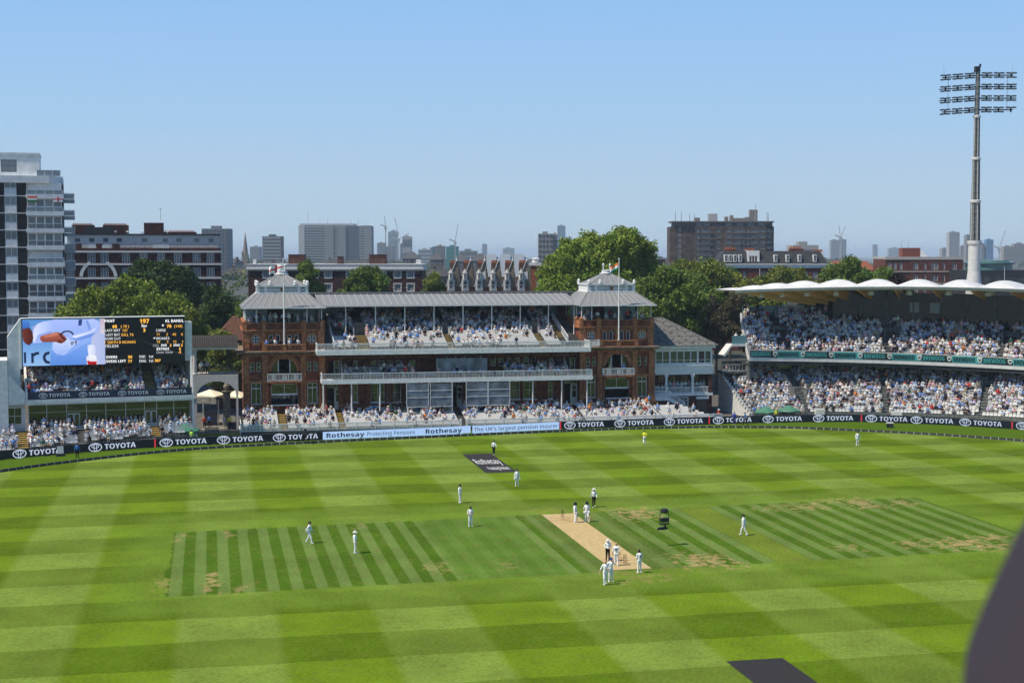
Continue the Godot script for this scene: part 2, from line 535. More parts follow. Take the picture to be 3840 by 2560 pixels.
func bench(parent: Node, x0: float, x1: float, y: float, z: float, paint: Material) -> void:   # slatted seat and a back that leans well back
	var b := bx(parent, "bench", Vector3(x0, y + .38, z - .22), Vector3(x1, y + .43, z + .20), paint)
	var s := Vector3(x1 - x0, .035, .36).snapped(Vector3.ONE * .001)
	if not boxes.has(s): boxes[s] = Mb.new().box(-s / 2, s / 2).mesh()
	var r := part(b, "backrest", boxes[s], paint, Vector3(0, .20, -.36))
	r.rotation.x = .72

func hip(b: Mb, lo: Rect2, y0: float, hi: Rect2, y1: float) -> Mb:   # four sloping faces from a lower to an upper rectangle (x, z)
	var f := func(r: Rect2, y: float) -> Array: return [Vector3(r.position.x, y, r.end.y), Vector3(r.end.x, y, r.end.y), Vector3(r.end.x, y, r.position.y), Vector3(r.position.x, y, r.position.y)]
	var p: Array = f.call(lo, y0)
	var q: Array = f.call(hi, y1)
	for i in 4: b.quad(p[i], p[(i + 1) % 4], q[(i + 1) % 4], q[i])
	b.quad(p[3], p[2], p[1], p[0])
	b.quad(q[0], q[1], q[2], q[3])
	return b

func pavilion_tower(pav: Node3D, cx: float, M: Dictionary) -> void:
	var holes := [[-4.55, 3.22, -3.15, 6.2], [-1.8, 3.16, 1.8, 6.0], [3.15, 3.22, 4.55, 6.1], [-4.62, 7.74, -4.06, 9.05], [-3.74, 7.74, -3.18, 9.05], [3.18, 7.74, 3.68, 9.05], [4.04, 7.74, 4.56, 9.05], [-1.75, 7.55, 1.75, 9.55]]
	for h in holes: h[0] += cx; h[2] += cx
	var w := wall(Mb.new(), cx - 5.45, cx + 5.45, 0, 10.2, 0, holes, .45, 13)
	spandrel(w, cx, 7.8, 1.7, cx - 1.75, cx + 1.75, 9.55, 0, 0, PI, .45)
	pb(pav, "tower_wall", w, M.brick)
	for i in [0, 2]:
		window(pav, holes[i], -.3, 2, 1, M.white, M.glass)
		bx(pav, "transom", Vector3(holes[i][0], 5.35, -.32), Vector3(holes[i][2], 5.47, -.2), M.white)
		bx(pav, "window_sill", Vector3(holes[i][0] - .15, 3.06, -.1), Vector3(holes[i][2] + .15, 3.21, .16), M.stone)
	window(pav, [cx - 1.8, 4.55, cx + 1.8, 6.0], -.3, 2, 1, M.white, M.glass)
	bx(pav, "transom", Vector3(cx - 1.8, 4.43, -.36), Vector3(cx + 1.8, 4.55, -.2), M.white)
	bx(pav, "room_floor", Vector3(cx - 5.2, 2.7, -12), Vector3(cx + 5.2, 2.85, -.5), M.panelling)
	bx(pav, "room_ceiling", Vector3(cx - 5.2, 6.3, -12), Vector3(cx + 5.2, 6.5, -.5), M.panelling)
	bx(pav, "window_sill", Vector3(cx - 1.95, 3.0, -.1), Vector3(cx + 1.95, 3.15, .18), M.white)
	for i in range(3, 7): window(pav, holes[i], -.25, 1, 2, M.white, M.glass, "window", .05, .07)
	# the round-headed opening: a dark door between two quarter lights
	bx(pav, "room_floor", Vector3(cx - 5.2, 7.3, -12), Vector3(cx + 5.2, 7.5, -.5), M.panelling)
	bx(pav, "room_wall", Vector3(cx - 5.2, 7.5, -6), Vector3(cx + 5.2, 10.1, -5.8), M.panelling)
	for s in [-1, 1]:
		var q := Mb.new()
		var pts := [Vector3(cx + s * .86, 7.62, -.4), Vector3(cx + s * 1.62, 7.62, -.4)]
		for k in 6:
			var a := .02 + k * .195
			pts.append(Vector3(cx + s * 1.6 * cos(a), 7.8 + 1.6 * sin(a), -.4))
		pts.append(Vector3(cx + s * .86, 9.1, -.4))
		if s < 0: pts.reverse()
		q.prism(pts, Vector3(0, 0, .05))
		pb(pav, "quarter_light", q, M.glass)
		bx(pav, "door_post", Vector3(cx + s * .79 - .07, 7.5, -.44), Vector3(cx + s * .79 + .07, 9.4, -.28), M.white)
	pb(pav, "arch_moulding", arch_band(Mb.new(), cx, 7.8, 1.7, 2.1, -.05, .16), M.terracotta)
	pb(pav, "arch_moulding", arch_band(Mb.new(), cx, 7.8, 2.16, 2.34, -.05, .10), M.terracotta)
	pb(pav, "keystone", Mb.new().prism([Vector3(cx - .16, 9.4, .1), Vector3(cx + .16, 9.4, .1), Vector3(cx + .28, 10.1, .1), Vector3(cx - .28, 10.1, .1)], Vector3(0, 0, .22)), M.terracotta)
	# pilasters with bases, bands and capitals
	for px in [[-5.62, -4.75], [-2.98, -2.28], [2.28, 2.98], [4.75, 5.62]]:
		var p := pb(pav, "pilaster", Mb.new().box(Vector3(px[0], .2, 0), Vector3(px[1], 10.0, .28)), M.terracotta, Vector3(cx, 0, .002))
		for y in [[.2, 2.9, .2], [3.1, 3.35, .12], [6.25, 6.6, .16], [7.3, 7.5, .1], [9.3, 9.5, .1], [9.68, 10.0, .2]]:
			pb(p, "pilaster_band", Mb.new().box(Vector3(px[0] - y[2] * .5, y[0], -.0), Vector3(px[1] + y[2] * .5, y[1], .28 + y[2] * .6)), M.terracotta)
		pb(p, "fluting", Mb.new().box(Vector3(px[0] + .2, 3.6, .28), Vector3(px[1] - .2, 6.1, .34)), M.terracotta_deep)
	bx(pav, "string_course", Vector3(cx - 5.5, 6.22, -.02), Vector3(cx + 5.5, 6.5, .14), M.terracotta)
	bx(pav, "string_course", Vector3(cx - 5.5, 9.86, -.02), Vector3(cx + 5.5, 10.1, .2), M.terracotta)
	bx(pav, "plinth", Vector3(cx - 5.6, 0, -.02), Vector3(cx + 5.6, 2.35, .2), M.brick)
	# deep cornice in three steps
	for c in [[10.2, 10.34, .5], [10.34, 10.5, .85], [10.5, 10.58, 1.0]]:
		bx(pav, "cornice", Vector3(cx - 5.6 - c[2], c[0], -13), Vector3(cx + 5.6 + c[2] * .6, c[1], .3 + c[2]), M.stone)
	# little iron balcony on the first floor
	bx(pav, "balcony_slab", Vector3(cx - 2.3, 6.25, .02), Vector3(cx + 2.3, 6.5, 1.1), M.terracotta)
	for s in [-1, 1]: pb(pav, "console", Mb.new().prism([Vector3(cx + s * 1.7 - .12, 6.25, 0), Vector3(cx + s * 1.7 - .12, 5.7, 0), Vector3(cx + s * 1.7 - .12, 6.25, .8)], Vector3(.24, 0, 0)), M.terracotta)
	var rail := Mb.new()
	balustrade(rail, Vector3(cx - 2.3, 6.5, 1.05), Vector3(cx + 2.3, 6.5, 1.05), 1.0, .2, .05, .1)
	balustrade(rail, Vector3(cx - 2.3, 6.5, .1), Vector3(cx - 2.3, 6.5, 1.0), 1.0, .2, .05, .1)
	balustrade(rail, Vector3(cx + 2.3, 6.5, .1), Vector3(cx + 2.3, 6.5, 1.0), 1.0, .2, .05, .1)
	for x in [-1.5, 0.0, 1.5]:
		arch_band(rail, cx + x, 7.0, .2, .28, 1.02, 1.1, 0, TAU, 16)
		for s in [-1, 1]: rail.bar(Vector3(cx + x - .3, 7.0 - s * .36, 1.06), Vector3(cx + x + .3, 7.0 + s * .36, 1.06), .05, .05)
	stuff(pb(pav, "balcony_railing", rail, M.white))
	# attic storey with round windows, four doors behind a terracotta balustrade
	var up := [[-4.42, 11.6, -3.22, 12.8], [3.22, 11.6, 4.42, 12.8]]
	for d in [-2.08, -1.14, .48, 1.42]: up.append([d, 11.3, d + .64, 12.8])
	for h in up: h[0] += cx; h[2] += cx
	w = wall(Mb.new(), cx - 5.4, cx + 5.4, 10.5, 14.1, -.3, up, .3, 12.5)
	for s in [-1, 1]: spandrel(w, cx + s * 3.82, 12.2, .57, cx + s * 3.82 - .6, cx + s * 3.82 + .6, 12.8, -.3, 0, TAU, .3, 11.6)
	pb(pav, "attic_wall", w, M.brick)
	for s in [-1, 1]:
		var f := pb(pav, "round_window", arch_band(Mb.new(), cx + s * 3.82, 12.2, .5, .58, -.5, -.38, 0, TAU, 24), M.white)
		var p := Mb.new()
		p.prism(range(20).map(func(k): return Vector3(cx + s * 3.82 + .57 * cos(TAU * k / 20), 12.2 + .57 * sin(TAU * k / 20), -.52)), Vector3(0, 0, .02))
		pb(f, "pane", p, M.glass)
		for e in [-1, 1]:
			pb(f, "glazing_bar", Mb.new().box(Vector3(cx + s * 3.82 + e * .18 - .035, 11.68, -.5), Vector3(cx + s * 3.82 + e * .18 + .035, 12.72, -.42)), M.white)
			pb(f, "glazing_bar", Mb.new().box(Vector3(cx + s * 3.82 - .52, 12.2 + e * .18 - .035, -.5), Vector3(cx + s * 3.82 + .52, 12.2 + e * .18 + .035, -.41)), M.white)
		pb(pav, "round_moulding", arch_band(Mb.new(), cx + s * 3.82, 12.2, .6, .9, -.32, -.18, 0, TAU, 28), M.terracotta)
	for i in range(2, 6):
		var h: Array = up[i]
		window(pav, h, -.5, 1, 1, M.white, M.dark, "attic_door", .05, .09)  # near-black panes painted in for the shade of the doorways
	for px in [[-5.55, -4.7], [-3.0, -2.45], [-.3, .3], [2.45, 3.0], [4.7, 5.55]]:
		bx(pav, "attic_pilaster", Vector3(cx + px[0], 10.58, -.31), Vector3(cx + px[1], 13.3, -.08), M.terracotta)
	bx(pav, "attic_band", Vector3(cx - 5.55, 12.95, -.31), Vector3(cx + 5.55, 13.15, -.12), M.terracotta)
	bx(pav, "attic_cornice", Vector3(cx - 5.7, 13.3, -12.9), Vector3(cx + 5.7, 13.5, .05), M.terracotta)
	bx(pav, "parapet", Vector3(cx - 5.5, 13.5, -.5), Vector3(cx + 5.5, 14.35, -.15), M.brick)
	bx(pav, "parapet_coping", Vector3(cx - 5.55, 14.35, -.56), Vector3(cx + 5.55, 14.45, -.1), M.terracotta)
	bx(pav, "parapet", Vector3(cx - 5.5, 13.5, -12.8), Vector3(cx - 5.2, 14.35, -.52), M.terracotta)
	for px in [-5.3, -2.72, 2.72, 5.3]:
		var pier := bx(pav, "parapet_pier", Vector3(cx + px - .3, 13.5, -.62), Vector3(cx + px + .3, 14.5, -.02), M.terracotta)
		pb(pier, "pier_cap", Mb.new().lathe([[.34, .5], [.36, .58], [.30, .72], [.17, .84], [0, .88]], 10), M.terracotta)
	for k in 4: 
		var pier := bx(pav, "parapet_pier", Vector3(cx - 5.6, 13.5, -3.2 - k * 2.6), Vector3(cx - 5.1, 14.5, -2.7 - k * 2.6), M.terracotta)
		pb(pier, "pier_cap", Mb.new().lathe([[.30, .5], [.32, .58], [.26, .72], [.15, .84], [0, .88]], 10), M.terracotta)
	var bal := Mb.new()
	bal.box(Vector3(cx - 2.95, 10.58, .62), Vector3(cx + 2.95, 10.72, 1.0))
	bal.box(Vector3(cx - 2.95, 11.38, .6), Vector3(cx + 2.95, 11.54, 1.02))
	for px in [-2.95, -.35, 2.35]: bal.box(Vector3(cx + px, 10.72, .62), Vector3(cx + px + .6, 11.38, 1.0))
	for k in 8:
		for s in [-1, 1]: bal.lathe([[.09, 10.72], [.05, 10.8], [.11, 10.95], [.05, 11.25], [.09, 11.38]], 6, Vector3(cx + s * 1.35 + (k - 3.5) * .25, 0, .8))
	stuff(pb(pav, "attic_balustrade", bal, M.terracotta))
	bx(pav, "loggia_floor", Vector3(cx - 5.2, 13.9, -12.3), Vector3(cx + 5.2, 14.05, -.55), M.stone)
	# loggia under the hipped roof
	for p in [[-5.2, .1], [-3.7, .1], [3.2, .1], [5.2, .1], [-5.2, -4.5], [5.2, -4.5], [-5.2, -9], [5.2, -9]]:
		pb(pav, "loggia_post", Mb.new().tube([Vector3(cx + p[0], 14.0, p[1] - .5), Vector3(cx + p[0], 16.5, p[1] - .5)], [.08, .07], 8), M.white)
	bx(pav, "loggia_glazing", Vector3(cx - 5.0, 14.06, -8.06), Vector3(cx + 5.0, 16.4, -8.0), M.teal)
	bx(pav, "loggia_opening_panel", Vector3(cx - 1.9, 14.06, -7.98), Vector3(cx + .2, 16.2, -7.9), M.panelling)  # brown panel painted in for the dark opening
	stuff(pb(pav, "loggia_railing", balustrade(Mb.new(), Vector3(cx - 5.2, 14.06, -.75), Vector3(cx + 5.2, 14.06, -.75), .95, .3, .03, .05), M.iron))
	var r := pb(pav, "tower_roof", hip(Mb.new(), Rect2(cx - 5.75, -12, 11.5, 12.6), 16.5, Rect2(cx - 3.65, -9.2, 7.3, 6.1), 18.35), M.lead)
	bx(pav, "gutter", Vector3(cx - 5.8, 16.42, .56), Vector3(cx + 5.8, 16.56, .68), M.white)
	for k in 13:   # rolled seams run up the slope
		var t := k / 12.0
		pb(r, "roof_seam", Mb.new().bar(Vector3(cx + lerpf(-5.75, 5.75, t), 16.53, .6), Vector3(cx + lerpf(-3.65, 3.65, t), 18.38, -3.1), .07, .06), M.seam)
	for k in 9:
		var t := k / 8.0
		for s in [-1, 1]: pb(r, "roof_seam", Mb.new().bar(Vector3(cx + s * 5.75, 16.53, lerpf(.6, -12, t)), Vector3(cx + s * 3.65, 18.38, lerpf(-3.1, -9.2, t)), .07, .06), M.seam)
	# iron lantern with fretwork, acroteria and a pyramid roof
	bx(pav, "lantern_base", Vector3(cx - 3.6, 18.35, -9.15), Vector3(cx + 3.6, 18.5, -3.05), M.white)
	bx(pav, "lantern_body", Vector3(cx - 3.4, 18.5, -8.95), Vector3(cx + 3.4, 19.4, -3.3), M.fret_dark)
	var fret := Mb.new()
	for px in [-3.4, -2.3, 2.3, 3.4]: fret.box(Vector3(cx + px - .2, 18.5, -3.35), Vector3(cx + px + .2, 19.4, -3.12))
	fret.box(Vector3(cx - 3.4, 18.5, -3.3), Vector3(cx + 3.4, 18.62, -3.14)); fret.box(Vector3(cx - 3.4, 19.26, -3.3), Vector3(cx + 3.4, 19.4, -3.14))
	for k in 15:
		var fx: float = [-3.05, -2.65][k - 13] if k >= 13 else -2.0 + k * .333
		if absf(fx) < .2: continue
		arch_band(fret, cx + fx, 18.93, .1, .2, -3.28, -3.16, 0, TAU, 10)
		for s in [-1, 1]: fret.bar(Vector3(cx + fx - .16, 18.93 - s * .28, -3.2), Vector3(cx + fx + .16, 18.93 + s * .28, -3.2), .05, .05)
	for fx in [2.65, 3.05]: arch_band(fret, cx + fx, 18.93, .1, .2, -3.28, -3.16, 0, TAU, 10)
	for s in [-1, 1]:
		fret.box(Vector3(cx + s * 3.42 - .06, 18.5, -8.9), Vector3(cx + s * 3.42 + .06, 19.4, -3.4))
	stuff(pb(pav, "lantern_fretwork", fret, M.white))
	pb(pav, "lantern_roundel", Mb.new().prism(range(16).map(func(k): return Vector3(cx + .3 * cos(TAU * k / 16), 18.93 + .34 * sin(TAU * k / 16), -3.28)), Vector3(0, 0, .14)), mat(Color(.22, .12, .06), .7))
	bx(pav, "lantern_cornice", Vector3(cx - 3.62, 19.4, -9.1), Vector3(cx + 3.62, 19.58, -3.0), M.white)
	for px in [-3.45, -1.75, 1.75, 3.45]:
		for z in [-3.1, -9.0]:
			pb(pav, "acroterion", Mb.new().lathe([[.2, 19.58], [.24, 19.66], [.18, 19.85], [.24, 20.0], [.12, 20.14], [.03, 20.22], [0, 20.22]], 8, Vector3(cx + px, 0, z)), M.white)
	var lr := pb(pav, "lantern_roof", hip(Mb.new(), Rect2(cx - 3.3, -8.8, 6.6, 5.6), 19.58, Rect2(cx - .75, -6.7, 1.5, 1.4), 20.95), M.lead)
	for k in 7:
		var t := k / 6.0
		pb(lr, "roof_seam", Mb.new().bar(Vector3(cx + lerpf(-3.3, 3.3, t), 19.6, -3.2), Vector3(cx + lerpf(-.75, .75, t), 20.97, -5.3), .06, .05), M.seam)
	pb(pav, "finial", Mb.new().lathe([[1.0, 20.95], [1.05, 21.1], [.7, 21.2], [.75, 21.5], [.55, 21.55], [0, 21.6]], 4, Vector3(cx, 0, -6)), M.white)
	for s in [-1, 1]:
		pb(pav, "finial_urn", Mb.new().lathe([[.1, 21.5], [.09, 22.1], [.17, 22.25], [.17, 22.4], [.05, 22.5], [0, 22.55]], 8, Vector3(cx + s * .5, 0, -5.8)), M.white)

func build_pavilion() -> void:
	var pav := thing("pavilion", "long red brick and terracotta cricket pavilion with two lantern topped towers", "pavilion", Vector3(2.75, 0, -85))
	var M := {
		"brick": mat(Color(.25, .073, .034), .9, mottle, .18), "terracotta": mat(Color(.52, .205, .085), .8, mottle, .35), "terracotta_deep": mat(Color(.33, .115, .05), .8, mottle, .35),
		"stone": mat(Color(.34, .25, .18), .85, mottle, .3), "white": mat(Color(.76, .77, .77), .55, streak, .2), "glass": mat(Color(.010, .013, .013), .04, null, 1, 0, .9),
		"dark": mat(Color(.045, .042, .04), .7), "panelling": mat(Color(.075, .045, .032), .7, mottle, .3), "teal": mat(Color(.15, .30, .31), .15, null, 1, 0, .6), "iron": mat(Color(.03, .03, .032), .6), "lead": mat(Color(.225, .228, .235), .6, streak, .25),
		"seam": mat(Color(.34, .345, .35), .6), "fret_dark": mat(Color(.055, .05, .04), .9), "bench": mat(Color(.66, .66, .65), .6, grain, .3), "tread": mat(Color(.17, .16, .145), .9, mottle, .3), "nosing": mat(Color(.42, .27, .05), .8), "sill": mat(Color(.23, .24, .25), .8)}
	for s in [-1, 1]: pavilion_tower(pav, s * 23.85, M)
	# ---- middle range: ground floor and first floor walls
	var low := [[-17.8, 2.1, -15.85, 5.68], [-14.2, 3.1, -13.55, 5.7], [-11.72, 3.05, -9.78, 5.7], [-9.38, 3.0, -7.42, 5.7], [-.1, 2.1, 1.4, 5.68], [8.15, 3.05, 9.82, 5.65], [10.28, 3.05, 12.2, 5.65], [13.97, 3.0, 14.65, 5.45], [16.35, 2.0, 18.36, 5.6], [-6.9, 3.0, -5.0, 5.7], [-4.6, 3.0, -2.7, 5.7], [3.0, 3.0, 4.9, 5.7], [5.4, 3.0, 7.2, 5.7]]
	var high := [[-17.63, 6.95, -16.1, 9.0], [-14.18, 7.85, -13.54, 8.97], [-11.7, 7.85, -10.94, 8.95], [-10.6, 7.83, -9.78, 8.93], [-9.35, 7.8, -8.58, 8.92], [-8.17, 7.8, -7.4, 8.9], [-6.2, 7.8, -5.4, 8.9], [2.85, 7.9, 3.63, 9.05], [5.48, 7.9, 6.27, 9.05], [6.63, 7.9, 7.41, 9.05], [7.92, 7.9, 8.67, 9.05], [9.04, 7.9, 9.8, 9.05], [10.33, 7.9, 11.09, 9.05], [11.47, 7.9, 12.18, 9.05], [14.08, 7.8, 14.65, 8.9], [16.3, 6.9, 18.0, 8.95]]
	pb(pav, "centre_wall", wall(wall(Mb.new(), -18.45, 18.45, 0, 6.2, -1.5, low, .4, 10), -18.45, 18.45, 6.62, 10.3, -1.5, high, .35), M.brick)
	for i in low.size():
		if i in [0, 4, 8]:
			var h: Array = low[i]
			var mid: float = (h[0] + h[2]) / 2
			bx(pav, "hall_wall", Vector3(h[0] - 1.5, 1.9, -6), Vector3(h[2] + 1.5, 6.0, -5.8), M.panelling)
			var d := bx(pav, "door", Vector3(mid - .02, h[1], -1.82), Vector3(h[2], 5.1, -1.72), M.white)
			for q in [[.2, .9, M.white], [1.15, 2.1, M.glass], [2.25, 2.8, M.glass]]: pb(d, "door_panel", Mb.new().box(Vector3(-.28, q[0] - 1.5, .05), Vector3(.3, q[1] - 1.5, .08)), q[2])
			window(pav, [h[0], 5.2, h[2], h[3]], -1.75, 3, 1, M.white, M.glass, "fanlight", .06, .08)
		else:
			var wd: float = low[i][2] - low[i][0]
			window(pav, low[i], -1.75, 2 if wd > 1.2 else 1, 2, M.white, M.glass)
			bx(pav, "window_sill", Vector3(low[i][0] - .1, low[i][1] - .14, -1.6), Vector3(low[i][2] + .1, low[i][1], -1.36), M.white)
	for i in high.size():
		if i in [0, 15]:
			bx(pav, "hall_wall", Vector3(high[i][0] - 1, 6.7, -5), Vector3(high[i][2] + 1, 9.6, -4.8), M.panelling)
			window(pav, [high[i][2] - .8, high[i][1], high[i][2], high[i][3]], -1.7, 1, 2, M.white, M.glass, "door")
		else: window(pav, high[i], -1.7, 1, 2, M.white, M.glass, "window", .05, .08)
	for y in [[6.0, 6.2, .1], [9.3, 9.5, .1], [9.75, 10.25, .16]]: bx(pav, "string_course", Vector3(-18.45, y[0], -1.52), Vector3(18.45, y[1], -1.5 + y[2]), M.terracotta)
	for k in 9:
		var x := -16.0 + k * 4.0
		if absf(x) > .5: bx(pav, "brick_pier", Vector3(x - .3 - (.9 if k in [2, 6] else 0.0), 2.0, -1.5), Vector3(x + .3 - (.9 if k in [2, 6] else 0.0), 6.0, -1.38), M.terracotta_deep)
	for k in 13:   # consoles that carry the upper balcony
		var x := -17.4 + k * 2.9
		var c := Mb.new()
		c.prism([Vector3(x - .2, 8.9, -1.5), Vector3(x - .2, 9.2, -1.1), Vector3(x - .2, 9.75, -.85), Vector3(x - .2, 10.1, .6), Vector3(x - .2, 10.1, -1.5)], Vector3(.4, 0, 0))
		pb(pav, "console", c, M.terracotta_deep)
	# ---- first balcony
	bx(pav, "balcony_slab", Vector3(-18.95, 6.2, -1.5), Vector3(19.25, 6.62, 3.5), M.white)
	bx(pav, "balcony_fascia", Vector3(-18.98, 6.15, 3.502), Vector3(19.28, 6.66, 3.58), M.white)
	stuff(pb(pav, "balcony_railing", balustrade(balustrade(balustrade(Mb.new(), Vector3(-18.9, 6.64, 3.45), Vector3(19.2, 6.64, 3.45), .95, .2, .045, .08), Vector3(-18.9, 6.64, -.2), Vector3(-18.9, 6.64, 3.4), .95, .2), Vector3(19.2, 6.64, -.2), Vector3(19.2, 6.64, 3.4), .95, .2), M.white))
	for x in [-18.75, -14.9, -11.0, -7.1, 14.8, 18.5, 10.6, 2.6, -.9]:
		pb(pav, "balcony_post", Mb.new().tube([Vector3(x, 1.2, 3.3), Vector3(x, 6.2, 3.3)], [.1, .09], 10), M.white)
	for row in 4:
		var z := 2.55 - row * .95
		var y := 6.64 + row * .26
		bx(pav, "balcony_step", Vector3(-15.9, 6.5, z - .65), Vector3(16.2, y, z + .3), M.tread)
		for s in [[-15.6, -10.4], [-10.2, -6.1], [7.0, 11.3], [11.6, 16.0]]: bench(pav, s[0], s[1], y, z, M.bench)
		if row == 0: bench(pav, -5.6, 1.6, y, z, M.bench); bench(pav, 1.8, 6.8, y, z, M.bench)
	for s in [-1, 1]: pb(pav, "balcony_partition", Mb.new().prism([Vector3(s * 16.0 - .04, 6.64, 2.9), Vector3(s * 16.0 - .04, 6.64, -.4), Vector3(s * 16.0 - .04, 9.2, -.4), Vector3(s * 16.0 - .04, 7.3, 2.9)], Vector3(.08, 0, 0)), M.white)
	# ---- upper deck: balcony, raked benches, back wall
	bx(pav, "balcony_slab", Vector3(-19.6, 10.2, -1.5), Vector3(18.95, 10.72, 3.5), M.white)
	bx(pav, "balcony_fascia", Vector3(-19.63, 10.12, 3.502), Vector3(18.98, 10.75, 3.6), M.white)
	var ur := balustrade(Mb.new(), Vector3(-19.5, 10.74, 3.45), Vector3(18.9, 10.74, 3.45), .95, .19, .05, .1)
	ur.box(Vector3(-19.5, 11.42, 3.43), Vector3(18.9, 11.47, 3.49))
	balustrade(ur, Vector3(-19.5, 10.74, .4), Vector3(-19.5, 10.74, 3.4), .95, .19)
	balustrade(ur, Vector3(18.9, 10.74, .4), Vector3(18.9, 10.74, 3.4), .95, .19)
	stuff(pb(pav, "balcony_railing", ur, M.white))
	stuff(pb(pav, "side_railing", balustrade(Mb.new(), Vector3(18.9, 10.74, 3.3), Vector3(21.0, 10.74, 1.0), .95, .19), M.white))
	for row in 16:
		var z := 2.5 - row * .84
		var y := 10.72 + row * .255
		bx(pav, "deck_step", Vector3(-18.4, 10.0, z - .56), Vector3(18.3, y, z + .28), M.tread)
		var vom := row in [5, 6, 7, 8]
		for s in [[-17.0, -13.95], [-12.25, -1.35], [-.35, 11.75], [12.85, 14.95]]:
			if s[0] == -17.0 and vom: continue
			bench(pav, s[0], s[1], y, z, M.bench)
		if row < 7:
			for s in [[-13.9, -12.3], [-1.3, -.4], [11.8, 12.8]]: bx(pav, "aisle_step", Vector3(s[0], y, z - .1), Vector3(s[1], y + .13, z + .27), M.nosing)
		if row >= 5 and row < 12: bx(pav, "aisle_step", Vector3(15.0, y, z - .1), Vector3(16.2, y + .13, z + .27), M.nosing)
	for x in [-17.15, -13.93, -12.27, -1.33, -.37, 11.77, 12.83, 16.3]:   # sloping handrails and the stair wells they guard
		var r0: float = 2.5 - 6.4 * .84 if absf(x) < 17 else 2.2
		if x == 16.3: r0 = 1.0
		var r1: float = r0 - 4.4 if absf(x) < 16 else -9.0
		var f := func(z: float) -> Vector3: return Vector3(x, 10.72 + (2.5 - z) / .84 * .255, z)
		var b := Mb.new()
		balustrade(b, f.call(r0), f.call(r1), 1.05, .17, .03, .07)
		stuff(pb(pav, "stair_railing", b, M.white))
	for s in [[-13.9, -12.3], [-1.3, -.4], [11.8, 12.8]]: bx(pav, "stair_well", Vector3(s[0], 12.3, -6.9), Vector3(s[1], 14.2, -3.4), M.tread)
	bx(pav, "deck_back_floor", Vector3(-18.4, 13.6, -16), Vector3(18.3, 14.56, -11.0), M.tread)
	bx(pav, "deck_side_wall", Vector3(-18.42, 10.6, -10.9), Vector3(-18.1, 16.4, -6), M.brick)
	for k in 9:   # glazed rooms behind the deck, brown panels painted in for the shaded doorways between
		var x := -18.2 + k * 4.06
		if k in [1, 5]: bx(pav, "doorway_panel", Vector3(x, 14.56, -14.1), Vector3(x + 4.0, 17.4, -14), M.panelling)
		else:
			bx(pav, "glazed_panel", Vector3(x, 14.56, -14.1), Vector3(x + 1.98, 17.4, -14), M.teal)
			bx(pav, "glazed_panel", Vector3(x + 2.02, 14.56, -14.1), Vector3(x + 4.0, 17.4, -14), M.teal)
		bx(pav, "mullion", Vector3(x - .06, 14.56, -14.0), Vector3(x, 17.4, -13.9), M.white)
	for k in 10:
		var x := -15.04 + k * 4.2 if k < 9 else 18.2
		pb(pav, "roof_post", Mb.new().tube([Vector3(x, 12.2, -3.1), Vector3(x, 16.62, -3.1)], [.09, .08], 8), M.white)
	# ---- long lead roof in bays between rolls
	var pm := Mb.new()
	pm.quad(Vector3(0, 16.65, -2.8), Vector3(.93, 16.65, -2.8), Vector3(.93, 18.05, -10), Vector3(0, 18.05, -10))
	pm.quad(Vector3(.93, 16.57, -2.8), Vector3(0, 16.57, -2.8), Vector3(0, 17.97, -10), Vector3(.93, 17.97, -10))
	pm.quad(Vector3(0, 16.57, -2.8), Vector3(.93, 16.57, -2.8), Vector3(.93, 16.65, -2.8), Vector3(0, 16.65, -2.8))
	var sheet := pm.mesh()
	var sm := Mb.new().bar(Vector3(-.005, 16.69, -2.78), Vector3(-.005, 18.09, -10), .08, .08).mesh()
	for k in 40:
		var p := part(pav, "roof_panel", sheet, M.lead, Vector3(-18.8 + k * .94, 0, 0))
		part(p, "roof_seam", sm, M.seam)
	bx(pav, "gutter", Vector3(-18.4, 16.5, -2.82), Vector3(18.4, 16.62, -2.68), M.white)
	bx(pav, "roof_ridge", Vector3(-20.5, 17.6, -15), Vector3(20.5, 18.22, -10.02), mat(Color(.06, .062, .068), .7))
	bx(pav, "rear_block", Vector3(-20, 0, -16.5), Vector3(20, 17.5, -14.2), M.brick)
	# ---- terrace in front: steps, benches, balustrade wall
	for row in 9:
		var z := 8.05 - row * .85
		var y := .35 + row * .185
		bx(pav, "terrace_step", Vector3(-29.85, 0, z - .42), Vector3(36.6 - row * .5, y, z + .43), M.tread)
		for s in [[-29.6, -25.0], [-23.8, -17.05], [-16.1, -.65], [.45, 16.5], [17.3, 28.4], [28.6, 36.0 - row * .5]]:
			if row > 6 and s[0] == 28.6: continue
			bench(pav, s[0], s[1], y, z, M.bench)
		for s in [[-24.95, -23.85], [-17.0, -16.15], [-.6, .4], [16.55, 17.25]]:
			bx(pav, "aisle_step", Vector3(s[0], y, z - .1), Vector3(s[1], y + .09, z + .42), M.nosing if s[0] < -16 else M.tread)
	for s in [[-29.98, -.65], [.2, 36.8]]:
		bx(pav, "terrace_wall", Vector3(s[0], 0, 8.56), Vector3(s[1], .5, 8.78), mat(Color(.035, .042, .05), .8))
		stuff(pb(pav, "terrace_railing", balustrade(Mb.new(), Vector3(s[0], .5, 8.68), Vector3(s[1], .5, 8.68), .95, .18, .07, .1), M.white))
	stuff(pb(pav, "terrace_railing", balustrade(Mb.new(), Vector3(-29.95, .5, .6), Vector3(-29.95, .5, 8.6), .95, .18, .07, .1), M.white))
	bx(pav, "terrace_wall", Vector3(-30.1, 0, .6), Vector3(-29.86, .5, 8.55), M.white)
	bx(pav, "gate_step", Vector3(-.62, 0, 8.5), Vector3(.18, .2, 9.2), M.nosing)
	for x in [-.62, .2]: bx(pav, "gate_post", Vector3(x - .1, 0, 8.5), Vector3(x + .1, 1.6, 8.82), M.white)
